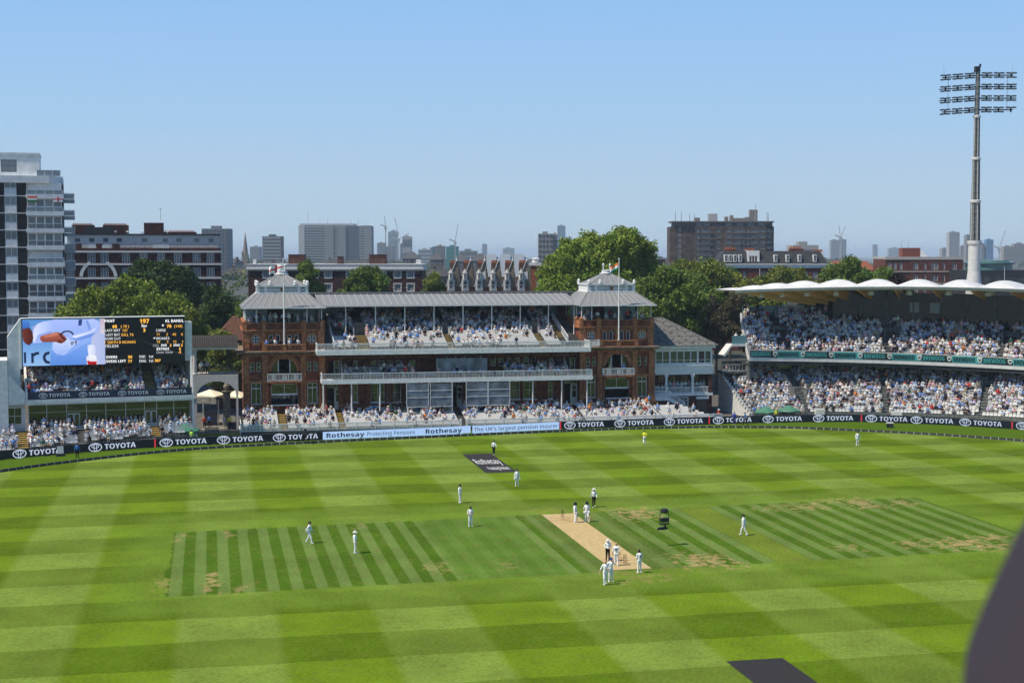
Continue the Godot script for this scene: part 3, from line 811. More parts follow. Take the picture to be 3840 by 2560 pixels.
	# ---- sight screens hung below and on the first balcony
	var blue := mat(Color(.235, .28, .345), .7, mottle, .1)
	for i in 4:
		var x: float = [-5.8, -2.5, 2.55, 5.7][i]
		var s := thing("sight_screen", ["pale grey roller screen under balcony ending by two wide windows, cross flag side", "pale grey roller screen under balcony touching the centre doorway, cross flag side", "pale grey roller screen under balcony touching the centre doorway, tricolour flag side", "pale grey roller screen under balcony ending by two wide windows, tricolour flag side"][i], "sight screen", Vector3(2.75 + x, 0, -81.35), 0, "roller screens under the pavilion balcony")
		bx(s, "screen_cloth", Vector3(-1.48, 2.85, -.03), Vector3(1.48, 6.0, .0), blue)
		for q in [[-1.56, 2.8, -1.49, 6.1], [1.49, 2.8, 1.56, 6.1], [-1.48, 2.76, 1.48, 2.84], [-1.48, 4.05, 1.48, 4.11], [-1.48, 5.0, 1.48, 5.06]]: bx(s, "screen_rail", Vector3(q[0], q[1], -.04), Vector3(q[2], q[3], .05), M.white)
		for e in [-1, 1]: bx(s, "screen_leg", Vector3(e * 1.5 - .03, 1.1, -.03), Vector3(e * 1.5 + .03, 2.76, .03), M.seam)
	var ms := thing("sight_screen", "large pale blue grey panel standing in the middle of the first balcony", "sight screen", Vector3(3.4, 6.65, -82.4))
	bx(ms, "panel", Vector3(-3.55, .66, -.08), Vector3(3.55, 2.75, 0), blue)
	bx(ms, "panel_end", Vector3(-3.64, .6, -.1), Vector3(-3.552, 2.85, .03), M.seam)
	for e in [-1, 1]: bx(ms, "strut", Vector3(e * 3.2 - .04, 0, -.4), Vector3(e * 3.2 + .04, .66, -.1), M.seam)
	# ---- flags on the towers
	for s in [-1, 1]:
		var p := thing("flagpole", "white flagpole rising from the tower balustrade, flying %s" % ("a white flag with red cross" if s < 0 else "an orange white and green flag"), "flagpole", Vector3(2.75 + s * 23.85, 11.54, -84.15))
		pb(p, "pole", Mb.new().tube([Vector3.ZERO, Vector3(0, 6, 0), Vector3(-.05 if s < 0 else 0.0, 11.6, 0)], [.11, .09, .06], 10), M.white)
		pb(p, "finial", Mb.new().lathe([[.0, 11.6], [.1, 11.66], [.1, 11.74], [0, 11.8]], 8, Vector3(-.05 if s < 0 else 0.0, 0, 0)), M.white)
		pb(p, "bracket", Mb.new().box(Vector3(-.2, -.25, -.35), Vector3(.2, .02, .12)), M.white)
		flag(s, Vector3(2.75 + s * 23.85, 11.54 + 10.1, -84.15))

func flag(s: int, at: Vector3) -> void:
	var o := thing("flag", "white flag with a red cross streaming from tower flagpole" if s < 0 else "orange white and green tricolour flag on tower flagpole", "flag", at)
	var w := 1.9 if s < 0 else 1.25
	var h := 1.05
	var f := func(a: float, b: float) -> Vector3: return Vector3(-.08 - a * w, b * h - a * (.35 if s < 0 else .62) * w * (.5 + a * .5) + .12 * sin(a * 9) * a, .16 * sin(a * 8 + b * 1.5) * (a + .2))
	var cols := []
	if s < 0: cols = [[0., .42, 0., .4, Color(.8, .8, .8)], [.42, .56, 0., 1., Color(.6, .03, .03)], [.56, 1., 0., .4, Color(.8, .8, .8)], [0., .42, .4, .6, Color(.6, .03, .03)], [.56, 1., .4, .6, Color(.6, .03, .03)], [0., .42, .6, 1., Color(.8, .8, .8)], [.56, 1., .6, 1., Color(.8, .8, .8)]]
	else: cols = [[0., 1., .667, 1., Color(.85, .22, .03)], [0., 1., .333, .667, Color(.8, .8, .8)], [0., 1., 0., .333, Color(.02, .20, .04)]]
	for c in cols:
		var b := Mb.new()
		var n: int = max(2, int((c[1] - c[0]) * 14))
		for i in n:
			for j in 3:
				var a0: float = lerpf(c[0], c[1], float(i) / n); var a1: float = lerpf(c[0], c[1], float(i + 1) / n)
				var b0: float = lerpf(c[2], c[3], j / 3.0); var b1: float = lerpf(c[2], c[3], (j + 1) / 3.0)
				b.quad(f.call(a1, b0), f.call(a0, b0), f.call(a0, b1), f.call(a1, b1))
		pb(o, "cloth_panel", b, mat(c[4], .8))

# ---------------------------------------------------------------- advertising boards round the boundary
func at_x(c: Curve3D, x: float) -> Vector3:
	var lo := 0.0
	var hi := c.get_baked_length()
	for i in 30:
		var m := (lo + hi) / 2
		if c.sample_baked(m).x < x: lo = m
		else: hi = m
	return c.sample_baked(lo)

func fit_text(parent: Node, called: String, s: String, at: Vector3, width: float, cap: float, m: Material, bold := true, depth := .02) -> MeshInstance3D:   # letters given a width and a capital height
	var t := part(parent, called, text_mesh(s, 1.0, depth, bold), m, at)
	var b: AABB = t.mesh.get_aabb()
	var k := cap
	t.scale = Vector3(width / b.size.x if width > 0 else k, k, 1)
	return t

func emblem(parent: Node, at: Vector3, w: float, m: Material) -> void:   # three interlaced ovals
	var e := Node3D.new()
	e.name = "emblem"
	parent.add_child(e, true)
	e.position = at
	var f := func(b: Mb, cx: float, cy: float, rx: float, ry: float, t: float) -> Mb:
		for i in 28:
			var p := []
			for q in [i, i + 1]:
				var a: float = TAU * q / 28
				p.append(Vector3(cx + rx * cos(a), cy + ry * sin(a), 0)); p.append(Vector3(cx + (rx - t) * cos(a), cy + (ry - t * .8) * sin(a), 0))
			b.quad(p[1], p[0], p[2], p[3])
		return b
	var h := w * .32
	pb(e, "oval", f.call(Mb.new(), 0, 0, w / 2, h, w * .075), m)
	pb(e, "oval", f.call(Mb.new(), 0, h * .28, w * .29, h * .5, w * .055), m, Vector3(0, 0, .004))
	pb(e, "oval", f.call(Mb.new(), 0, 0, w * .13, h * .93, w * .055), m, Vector3(0, 0, .008))

func build_boards() -> void:
	var c := board_line()
	var navy := mat(Color(.008, .012, .022), .35)
	var lit := glow(Color(.60, .70, .88), .62)
	var pale := glow(Color(.40, .60, .92), .72)
	var ink := mat(Color(.01, .012, .02), .6)
	var red := glow(Color(.75, .02, .03), .6)
	var steel := mat(Color(.05, .05, .055), .6)
	var secs := [[-62.6, -38.0, 3], [-38.0, -17.05, 3], [15.5, 37.4, 3], [37.4, 59.7, 3], [59.7, 76.2, 3], [76.2, 81.5, 1]]
	var near := ["before the grey seats beyond the white stair rail", "at the foot of the white stair rail", "below the scoreboard stand's middle rows", "before green parasol and archway", "at the terrace corner beside the archway", "joined to the long pale blue board", "joined to the pale blue sentence board", "below the terrace under the tricolour tower", "below the white veranda house stairs", "in front of the blue clad crew", "below the two green parasols", "below the first white cabinet", "below the second white cabinet", "behind the black flight case", "below the curved stand's packed front rows", "past the last red divider"]
	var nth := -1
	for s in secs:
		var pts := []
		for k in int(s[2]) * 1 + 1:
			pts.append(at_x(c, lerpf(s[0], s[1], float(k) / s[2])))
		for k in int(s[2]):
			var a: Vector3 = pts[k]
			var b: Vector3 = pts[k + 1]
			var L := a.distance_to(b)
			nth += 1
			var o := thing("advertising_board", "navy board with oval emblem and capitals, %s" % near[nth], "advertising board", (a + b) / 2, atan2(-(b - a).z, (b - a).x), "navy boundary boards with oval emblem")
			bx(o, "panel", Vector3(-L / 2, .06, -.12), Vector3(L / 2, 1.04, 0), navy)
			bx(o, "top_rail", Vector3(-L / 2, 1.04, -.14), Vector3(L / 2, 1.09, .01), steel)
			for e in [-.42, 0.0, .42]: bx(o, "stay", Vector3(e * L - .04, 0, -.6), Vector3(e * L + .04, .9, -.12), steel)
			emblem(o, Vector3(-L * .5 + 1.45, .55, .012), 1.65, lit)
			fit_text(o, "lettering", "TOYOTA", Vector3(-L * .5 + 4.5, .55, .012), 3.85, .62, lit)
			if k == 0 and s[0] > -60 and s[0] != 15.5 or s[0] == 15.5 and k == 0: bx(o, "red_divider", Vector3(-L / 2, .06, .002), Vector3(-L / 2 + .17, 1.04, .02), red)
	for s in [[-17.0, 1.7, "Rothesay"], [3.05, 15.4, "The UK's"]]:
		var a := at_x(c, s[0])
		var b := at_x(c, s[1])
		var L := a.distance_to(b)
		var o := thing("advertising_board", "long pale blue board naming the sponsor twice in dark print" if s[0] < 0 else "pale blue board with one sentence of thin dark print beside red divider", "advertising board", (a + b) / 2, atan2(-(b - a).z, (b - a).x))
		bx(o, "panel", Vector3(-L / 2, .06, -.12), Vector3(L / 2, 1.04, 0), pale)
		bx(o, "backing", Vector3(-L / 2, .06, -.16), Vector3(L / 2, 1.04, -.125), navy)
		for e in [-.42, 0.0, .42]: bx(o, "stay", Vector3(e * L - .04, 0, -.6), Vector3(e * L + .04, .9, -.16), steel)
		if s[0] < 0:
			fit_text(o, "lettering", "Rothesay", Vector3(-L * .5 + 2.9, .55, .012), 5.0, .58, ink)
			fit_text(o, "lettering", "Protecting Pensions", Vector3(-.4, .55, .012), 6.4, .5, ink, false)
			fit_text(o, "lettering", "Rothesay", Vector3(L * .5 - 2.7, .55, .012), 5.0, .58, ink)
			bx(o, "end_panel", Vector3(L / 2 + .02, .12, -.2), Vector3(L / 2 + 1.1, 1.08, -.1), pale)
		else: fit_text(o, "lettering", "The UK's largest pension insurer", Vector3(0, .55, .012), L - .4, .5, ink, false)

# ---------------------------------------------------------------- seats: one shell reused, the showing ones single, the rest one mass
var seat_mesh: ArrayMesh
func seat_shell() -> ArrayMesh:
	if seat_mesh: return seat_mesh
	var b := Mb.new()
	var pr := [[.20, .40, .44], [.06, .42, .46], [-.16, .42, .46], [-.24, .52, .46], [-.30, .82, .42]]   # z, y, width
	for i in pr.size() - 1:
		var p: Array = pr[i]
		var q: Array = pr[i + 1]
		b.quad(Vector3(-p[2] / 2, p[1], p[0]), Vector3(p[2] / 2, p[1], p[0]), Vector3(q[2] / 2, q[1], q[0]), Vector3(-q[2] / 2, q[1], q[0]))
		b.quad(Vector3(-q[2] / 2, q[1] - .03, q[0] - .03), Vector3(q[2] / 2, q[1] - .03, q[0] - .03), Vector3(p[2] / 2, p[1] - .04, p[0]), Vector3(-p[2] / 2, p[1] - .04, p[0]))
	b.quad(Vector3(-.22, .36, .2), Vector3(.22, .36, .2), Vector3(.22, .40, .2), Vector3(-.22, .40, .2))
	b.box(Vector3(-.04, 0, -.2), Vector3(.04, .4, -.12))
	seat_mesh = b.mesh()
	return seat_mesh

func put_seats(stand: Node3D, spots: Array, singles: int, m: Material) -> void:   # spots: [position, turn], those that show largest first
	for i in mini(singles, spots.size()): part(stand, "seat", seat_shell(), m, spots[i][0], spots[i][1])
	if spots.size() <= singles: return
	var mm := MultiMesh.new()
	mm.transform_format = MultiMesh.TRANSFORM_3D
	mm.mesh = seat_shell()
	mm.instance_count = spots.size() - singles
	for i in mm.instance_count: mm.set_instance_transform(i, Transform3D(Basis(Vector3.UP, spots[i + singles][1]), spots[i + singles][0]))
	var o := MultiMeshInstance3D.new()
	o.name = "seat_rows"
	o.multimesh = mm
	o.material_override = mat(Color(.30, .31, .32), .5)  # darker than the single seats: shadow between people painted in
	stand.add_child(o, true)
	stuff(o)

# ---------------------------------------------------------------- the stand under the big screen
var places := {}   # where people can sit: area -> [[position, turn]] in the world

func build_scoreboard_stand() -> void:
	var turn := deg_to_rad(7.77)
	var o := thing("stand", "white two tier stand with a navy advertising band under the big screen", "stand", Vector3(-33.46, .496, -73), turn)
	o.scale = Vector3.ONE * .979
	var white := mat(Color(.78, .78, .77), .6, streak, .15)
	var cream := mat(Color(.45, .42, .34), .7)
	var step := mat(Color(.20, .19, .175), .9, mottle, .3)
	var dark := mat(Color(.14, .13, .12), .8)
	var glass := mat(Color(.014, .018, .015), .06, null, 1, 0, .9)
	var seat := mat(Color(.34, .35, .365), .45)
	var navy := mat(Color(.016, .022, .055), .5)
	var edge := mat(Color(.42, .27, .05), .8)
	var low := []
	var up := []
	for i in 12:   # lower tier, trimmed to the curve of the boards
		var z := 8.7 - i * .84
		var y := -.22 + i * .15
		var right := 0.0 if z < 3.4 else -(z - 3.4) / 4.7 * 22.0
		bx(o, "lower_step", Vector3(-37, -.5, z - .42), Vector3(right, y, z + .42), step)
		var x := right - .4
		while x > -36.5:
			var aisle := absf(x + 21.2) < .75 or absf(x + 5.0) < .65 or absf(x + 14.2) < .55
			if not aisle: low.append([Vector3(x, y, z), 0.0])
			x -= .52
		for a in [[-21.9, -20.5], [-5.6, -4.4]]:
			if a[1] < right: bx(o, "aisle_step", Vector3(a[0], y, z - .1), Vector3(a[1], y + .09, z + .42), edge)
	for i in 10:
		var z := -.75 - i * .8
		var y := 5.75 + i * .25
		bx(o, "upper_step", Vector3(-21, 5.0, z - .4), Vector3(0, y, z + .4), step)
		var x := -.4
		while x > -20.4:
			if absf(x + 5.0) > .6: up.append([Vector3(x, y, z), 0.0])
			x -= .52
		bx(o, "aisle_step", Vector3(-5.55, y, z - .1), Vector3(-4.45, y + .12, z + .4), edge)
	put_seats(o, low, 300, seat)
	put_seats(o, up, 0, seat)
	# band with four adverts, soffit, fascia
	bx(o, "band", Vector3(-20.3, 5.5, -.12), Vector3(0, 6.5, .05), navy)
	bx(o, "fascia", Vector3(-20.4, 4.98, -.4), Vector3(.3, 5.49, .12), white)
	bx(o, "soffit", Vector3(-20.4, 4.8, -9), Vector3(.3, 4.96, -.02), white)
	var ink := mat(Color(.62, .66, .72), .6)
	for k in 4:
		emblem(o, Vector3(-18.55 + k * 4.85, 6.0, .06), 1.05, ink)
		fit_text(o, "lettering", "TOYOTA", Vector3(-16.55 + k * 4.85, 6.0, .06), 2.6, .45, ink)
	# glazed room below, its mullions and two doors
	bx(o, "lower_parapet", Vector3(-20, 1.5, -1.25), Vector3(0, 1.9, -1.1), white)
	for k in 9:
		var x0: float = [-20.3, -18.1, -15.65, -13.2, -10.8, -8.3, -5.9, -4.35, -2.15][k]
		var x1: float = [-18.1, -15.65, -13.2, -10.8, -8.3, -5.9, -4.35, -2.15, -.1][k]
		var p := bx(o, "glazing", Vector3(x0 + .04, 1.55, -1.9), Vector3(x1 - .04, 4.8, -1.8), glass)
		bx(o, "mullion", Vector3(x0 - .04, 1.5, -1.85), Vector3(x0 + .04, 4.8, -1.68), white)
	bx(o, "glazing_rail", Vector3(-20.3, 3.65, -1.79), Vector3(0, 3.72, -1.7), cream)
	for x in [-15.5, -5.8]:
		for s in [0, 1]:
			var d := bx(o, "door", Vector3(x + s * .75, 1.5, -1.68), Vector3(x + s * .75 + .7, 3.45, -1.6), white)
			pb(d, "pane", Mb.new().box(Vector3(-.26, -.75, .02), Vector3(.26, .85, .06)), glass)
	# upper tier: columns, back wall, ends
	bx(o, "back_wall", Vector3(-20.5, 5, -9.2), Vector3(0, 9.9, -9.0), dark)
	for x in [-17.2, -11.6, -5.9]: bx(o, "column", Vector3(x - .18, 7.2, -8.2), Vector3(x + .18, 9.9, -7.8), cream)
	bx(o, "ceiling", Vector3(-20.6, 9.9, -9.2), Vector3(.1, 10.1, -1.7), white)
	pb(o, "side_parapet", Mb.new().prism([Vector3(-20.42, 4.96, .1), Vector3(-20.42, 6.6, .1), Vector3(-20.42, 9.2, -6.8), Vector3(-20.42, 9.2, -9), Vector3(-20.42, 4.96, -9)], Vector3(-.25, 0, 0)), white)
	pb(o, "end_wall", Mb.new().prism([Vector3(.02, 1.4, 0), Vector3(.02, 5.0, 0), Vector3(.02, 10.5, -1.2), Vector3(.02, 10.5, -9), Vector3(.02, -.5, -9), Vector3(.02, -.5, 3.2), Vector3(.02, .5, 3.2)], Vector3(.22, 0, 0)), white)
	# white bulk beyond, carrying the screen
	pb(o, "screen_pylon", Mb.new().prism([Vector3(-21.2, 5, -1.4), Vector3(-21.2, 15.6, -1.4), Vector3(-21.6, 15.0, -1.4), Vector3(-22.7, 13.4, -1.4), Vector3(-22.7, 5, -1.4)], Vector3(0, 0, -2)), white)
	bx(o, "screen_pylon", Vector3(-.6, 9.9, -3.6), Vector3(.35, 15.0, -1.9), white)
	bx(o, "staircase_block", Vector3(-27.5, 0, -6), Vector3(-22.75, 10.6, .4), white)
	bx(o, "staircase_block", Vector3(-22.73, 0, -6), Vector3(-20.7, 4.9, -1.2), white)
	pb(o, "side_screen", Mb.new().prism([Vector3(-22.7, 4.95, .35), Vector3(-20.72, 4.95, .1), Vector3(-20.72, 6.5, .1), Vector3(-22.5, 8.6, .35), Vector3(-22.7, 8.6, .35)], Vector3(0, 0, -.2)), white)
	window(o, [-22.9, 2.3, -21.1, 4.5], -1.1, 2, 2, white, glass)
	# stair rail coming down to the boards
	var rail := Mb.new()
	for k in 11:
		var z := -1.2 + k * .92
		var y := 1.45 - k * .155
		rail.bar(Vector3(-20.3, y, z), Vector3(-20.3, y + 1.1, z), .08, .08)
	rail.bar(Vector3(-20.3, 2.55, -1.2), Vector3(-20.3, 1.0, 8.0), .1, .12); rail.bar(Vector3(-20.3, 2.0, -1.2), Vector3(-20.3, .45, 8.0), .06, .06)
	stuff(pb(o, "stair_railing", rail, white))
	var world := o.transform
	places["lower_left"] = low.map(func(s): return [world * s[0], turn + s[1]])
	places["upper_left"] = up.map(func(s): return [world * s[0], turn + s[1]])
	build_screen(world)

func video_image() -> ImageTexture:   # what the screen shows: a player in pale blue folding his arms, no face in shot
	var w := 320
	var h := 188
	var im := Image.create(w, h, false, Image.FORMAT_RGB8)
	# [colour, colour, shade axis 0 down 1 across, outline]
	var shapes := [
		[Color(.34, .56, .82), Color(.50, .70, .90), 0, [[0, 0], [330, 0], [330, 190], [0, 190]]],
		[Color(.40, .60, .86), Color(.58, .74, .92), 0, [[0, 84], [150, 84], [150, 190], [0, 190]]],
		[Color(.62, .66, .88), Color(.55, .64, .88), 1, [[40, 26], [120, 14], [112, 70], [36, 70]]],
		[Color(.74, .76, .90), Color(.66, .72, .90), 1, [[266, 40], [330, 20], [330, 190], [258, 190]]],
		[Color(.76, .70, .76), Color(.84, .82, .86), 0, [[300, 0], [330, 0], [330, 66], [304, 60]]],
		[Color(.66, .74, .98), Color(.44, .62, .92), 0, [[120, 0], [200, 2], [282, 0], [272, 60], [262, 120], [258, 190], [104, 190], [110, 130], [116, 60]]],
		[Color(.50, .66, .95), Color(.34, .54, .86), 0, [[108, 120], [130, 146], [160, 150], [200, 128], [262, 92], [260, 190], [104, 190]]],
		[Color(.80, .85, 1.0), Color(.62, .72, .96), 0, [[122, 70], [180, 76], [226, 84], [190, 116], [158, 148], [128, 140], [113, 122]]],
		[Color(.86, .88, 1.0), Color(.62, .72, .96), 1, [[56, 18], [80, 8], [122, 2], [120, 40], [112, 68], [70, 94], [42, 96], [38, 74], [44, 40]]],
		[Color(.52, .62, .90), Color(.66, .74, .97), 0, [[60, 62], [112, 46], [112, 70], [66, 94], [44, 96]]],
		[Color(.70, .77, .98), Color(.60, .70, .95), 0, [[180, 62], [262, 50], [246, 6], [276, 0], [298, 10], [302, 30], [296, 50], [276, 66], [224, 78], [178, 88]]],
		[Color(.88, .91, 1.0), Color(.76, .82, 1.0), 1, [[190, 70], [250, 55], [276, 40], [290, 34], [280, 50], [250, 64], [206, 79]]],
		[Color(.46, .58, .88), Color(.52, .64, .92), 1, [[246, 8], [254, 6], [268, 44], [258, 50]]],
		[Color(.48, .60, .90), Color(.40, .56, .88), 1, [[184, 84], [250, 66], [286, 58], [262, 76], [212, 90]]],
		[Color(.44, .20, .15), Color(.28, .11, .09), 1, [[0, 36], [26, 30], [38, 50], [41, 74], [36, 94], [24, 104], [10, 96], [2, 84]]],
		[Color(.30, .50, .82), Color(.20, .40, .74), 0, [[0, 4], [22, 4], [30, 18], [27, 32], [0, 38]]],
		[Color(.72, .40, .32), Color(.50, .24, .19), 0, [[68, 68], [96, 60], [130, 52], [148, 56], [160, 66], [169, 78], [163, 92], [148, 99], [126, 92], [76, 92], [68, 82]]],
		[Color(.82, .52, .42), Color(.70, .40, .32), 0, [[80, 66], [128, 55], [142, 60], [120, 70], [84, 76]]],
		[Color(.36, .15, .12), Color(.30, .12, .10), 0, [[134, 54], [148, 60], [160, 74], [172, 82], [162, 88], [150, 76]]],
		[Color(.34, .14, .11), Color(.44, .20, .16), 0, [[140, 84], [158, 90], [150, 99], [132, 94]]],
		[Color(.94, .94, 1.0), Color(.80, .84, .96), 1, [[250, 108], [272, 106], [282, 116], [281, 150], [254, 152]]],
		[Color(.95, .95, .98), Color(.84, .84, .90), 0, [[244, 154], [262, 150], [284, 152], [290, 190], [248, 190]]],
		[Color(.78, .10, .12), Color(.62, .06, .08), 0, [[248, 172], [266, 176], [286, 176], [284, 190], [252, 188]]],
		[Color(.12, .20, .44), Color(.20, .30, .58), 0, [[218, 4], [224, 2], [232, 3], [229, 26], [216, 28]]],
		[Color(.07, .13, .26), Color(.10, .18, .32), 0, [[4, 132], [12, 132], [12, 176], [4, 176]]],
		[Color(.07, .13, .26), Color(.10, .18, .32), 0, [[32, 136], [41, 136], [41, 176], [32, 176]]], [Color(.07, .13, .26), Color(.10, .18, .32), 0, [[40, 138], [50, 132], [62, 132], [62, 142], [52, 143], [42, 150]]],
		[Color(.07, .13, .26), Color(.10, .18, .32), 0, [[76, 150], [84, 136], [102, 130], [103, 140], [90, 146], [86, 156], [92, 168], [104, 172], [102, 182], [86, 178], [78, 166]]],
		[Color(.10, .16, .30), Color(.10, .16, .30), 0, [[186, 96], [190, 92], [196, 94], [196, 102], [190, 106], [185, 102]]], [Color(.74, .80, .98), Color(.74, .80, .98), 0, [[188, 97], [191, 95], [193, 97], [193, 101], [190, 103], [188, 101]]],
		[Color(.10, .16, .30), Color(.10, .16, .30), 0, [[199, 92], [211, 90], [211, 93], [207, 94], [207, 105], [204, 105], [204, 95], [199, 95]]]]
	for s in shapes:
		var p := PackedVector2Array()
		for q in s[3]: p.append(Vector2(q[0], q[1]))
		var r := Rect2(p[0], Vector2.ZERO)
		for q in p: r = r.expand(q)
		for j in range(maxi(0, int(r.position.y)), mini(h, int(r.end.y) + 1)):
			for i in range(maxi(0, int(r.position.x)), mini(w, int(r.end.x) + 1)):
				if Geometry2D.is_point_in_polygon(Vector2(i + .5, j + .5), p):
					var t := (j - r.position.y) / r.size.y if s[2] == 0 else (i - r.position.x) / r.size.x
					im.set_pixel(i, j, s[0].lerp(s[1], clampf(t, 0, 1)))
	for k in 400:   # an oval badge, half hidden by the arm
		var a := PI * (.04 + .92 * k / 400.0)
		for t in 5: im.set_pixel(int(172 + (25 - t) * cos(a)), int(66 - (19 - t) * sin(a)), Color(.06, .1, .2))
	for k in 130:   # creases in the shirt
		var a := Vector2(rng.randf_range(118, 250), rng.randf_range(96, 180))
		var c := im.get_pixelv(Vector2i(a)) * rng.randf_range(.84, 1.12)
		for t in 16:
			var q := Vector2i(a + Vector2(t * .9, -t * .55))
			if q.x < 256 and q.y > 90 and im.get_pixelv(q).b > .8: im.set_pixelv(q, c)
	im.resize(128, 75, Image.INTERPOLATE_LANCZOS)
	im.resize(320, 188, Image.INTERPOLATE_CUBIC)
	return ImageTexture.create_from_image(im)

func build_screen(world: Transform3D) -> void:
	var o := thing("scoreboard_screen", "wide video screen with a player's picture beside a black score panel", "screen")
	o.transform = world * Transform3D(Basis(), Vector3(-10.78, 9.6, -1.35))
	var black := mat(Color(.006, .007, .008), .5)
	bx(o, "housing", Vector3(-10.2, 0, -1.6), Vector3(10.15, 6.1, -.02), black)
	bx(o, "top_trim", Vector3(-10.3, 6.1, -1.6), Vector3(10.2, 6.18, .06), mat(Color(.76, .76, .75), .6))
	bx(o, "side_trim", Vector3(-10.42, -.25, -1.6), Vector3(-10.2, 6.1, .08), mat(Color(.76, .76, .75), .6))
	var v := Mb.new()
	v.with_uv = true
	v.quad(Vector3(-10.08, .1, 0), Vector3(.0, .1, 0), Vector3(.0, 5.98, 0), Vector3(-10.08, 5.98, 0))
	var m := StandardMaterial3D.new()
	m.albedo_color = Color(.02, .02, .02)
	m.emission_enabled = true
	m.emission_texture = video_image()
	m.emission = Color(0, 0, 0)
	m.emission_operator = BaseMaterial3D.EMISSION_OP_ADD
	m.emission_energy_multiplier = .78
	m.texture_repeat = false
	pb(o, "video_display", v, m)
	bx(o, "score_display", Vector3(.02, .1, -.015), Vector3(10.08, 5.98, 0), mat(Color(.008, .009, .010), .4))
	var W := glow(Color(.75, .77, .8), 1.05)
	var A := glow(Color(.95, .48, .05), 1.1)
	var G := glow(Color(.40, .42, .46), .7)
	var rows := [["PANT", 1232, 75, 34, 1, W], ["197", 1708, 74, 50, 1, A], ["KL RAHUL", 2125, 68, 34, 1, W], ["46", 1300, 148, 38, 1, A], ["( 78 )", 1440, 146, 31, 0, A], ["for", 1705, 138, 34, 1, W], ["*", 1963, 140, 40, 1, W], ["76", 2048, 139, 38, 1, A], ["(148)", 2178, 138, 31, 0, A], ["LAST WKT", 1273, 200, 29, 0, W], ["107", 1440, 199, 29, 0, A], ["3", 1705, 195, 40, 1, A], ["CARSE", 1935, 195, 30, 0, W], ["LAST BAT", 1273, 257, 29, 0, W], ["GILL 16", 1472, 255, 31, 0, A], ["11", 1895, 250, 29, 0, A], ["2", 2020, 249, 29, 0, A], ["49", 2120, 249, 29, 0, A], ["0", 2228, 248, 29, 0, A], ["HOW OUT", 1273, 309, 29, 0, W], ["*", 1843, 310, 38, 0, W], ["WOAKES", 1958, 303, 30, 0, W], ["C SMITH B WOAKES", 1370, 356, 30, 0, A], ["19", 1897, 350, 29, 0, A], ["3", 2024, 350, 29, 0, A], ["73", 2124, 349, 29, 0, A], ["1", 2235, 348, 29, 0, A], ["FIELDER", 1258, 408, 31, 0, W], ["DRS", 1862, 398, 30, 0, G], ["IND", 1973, 394, 27, 1, W], ["3", 2066, 397, 30, 1, A], ["ENG", 2150, 393, 27, 1, W], ["2", 2222, 394, 30, 1, A], ["EXTRAS", 1958, 443, 31, 1, W], ["6", 2195, 442, 31, 1, A], ["Over Rate", 1982, 488, 30, 1, G], ["-3", 2190, 487, 30, 1, A], ["OVERS", 1253, 552, 31, 1, W], ["56", 1505, 551, 33, 1, A], ["IND", 1672, 547, 31, 0, W], ["1st", 1790, 546, 31, 0, W], ["OVERS LEFT", 1307, 607, 31, 1, W], ["77", 1502, 608, 33, 1, A], ["ENG", 1677, 604, 31, 0, W], ["1st", 1790, 603, 31, 0, W], ["387", 1883, 599, 31, 1, A]]
	for r in rows:   # laid out in the panel's own grid of 1083 by 600
		var x: float = .05 + (r[1] - 1172) / 1083.0 * 9.98
		var y: float = 5.98 - (r[2] - 45 + .021 * (r[1] - 1172)) / 600.0 * 5.88
		fit_text(o, "lettering", r[0], Vector3(x, y, .012), 0, r[3] / 600.0 * 6.5, r[5], r[4] == 1, .01)

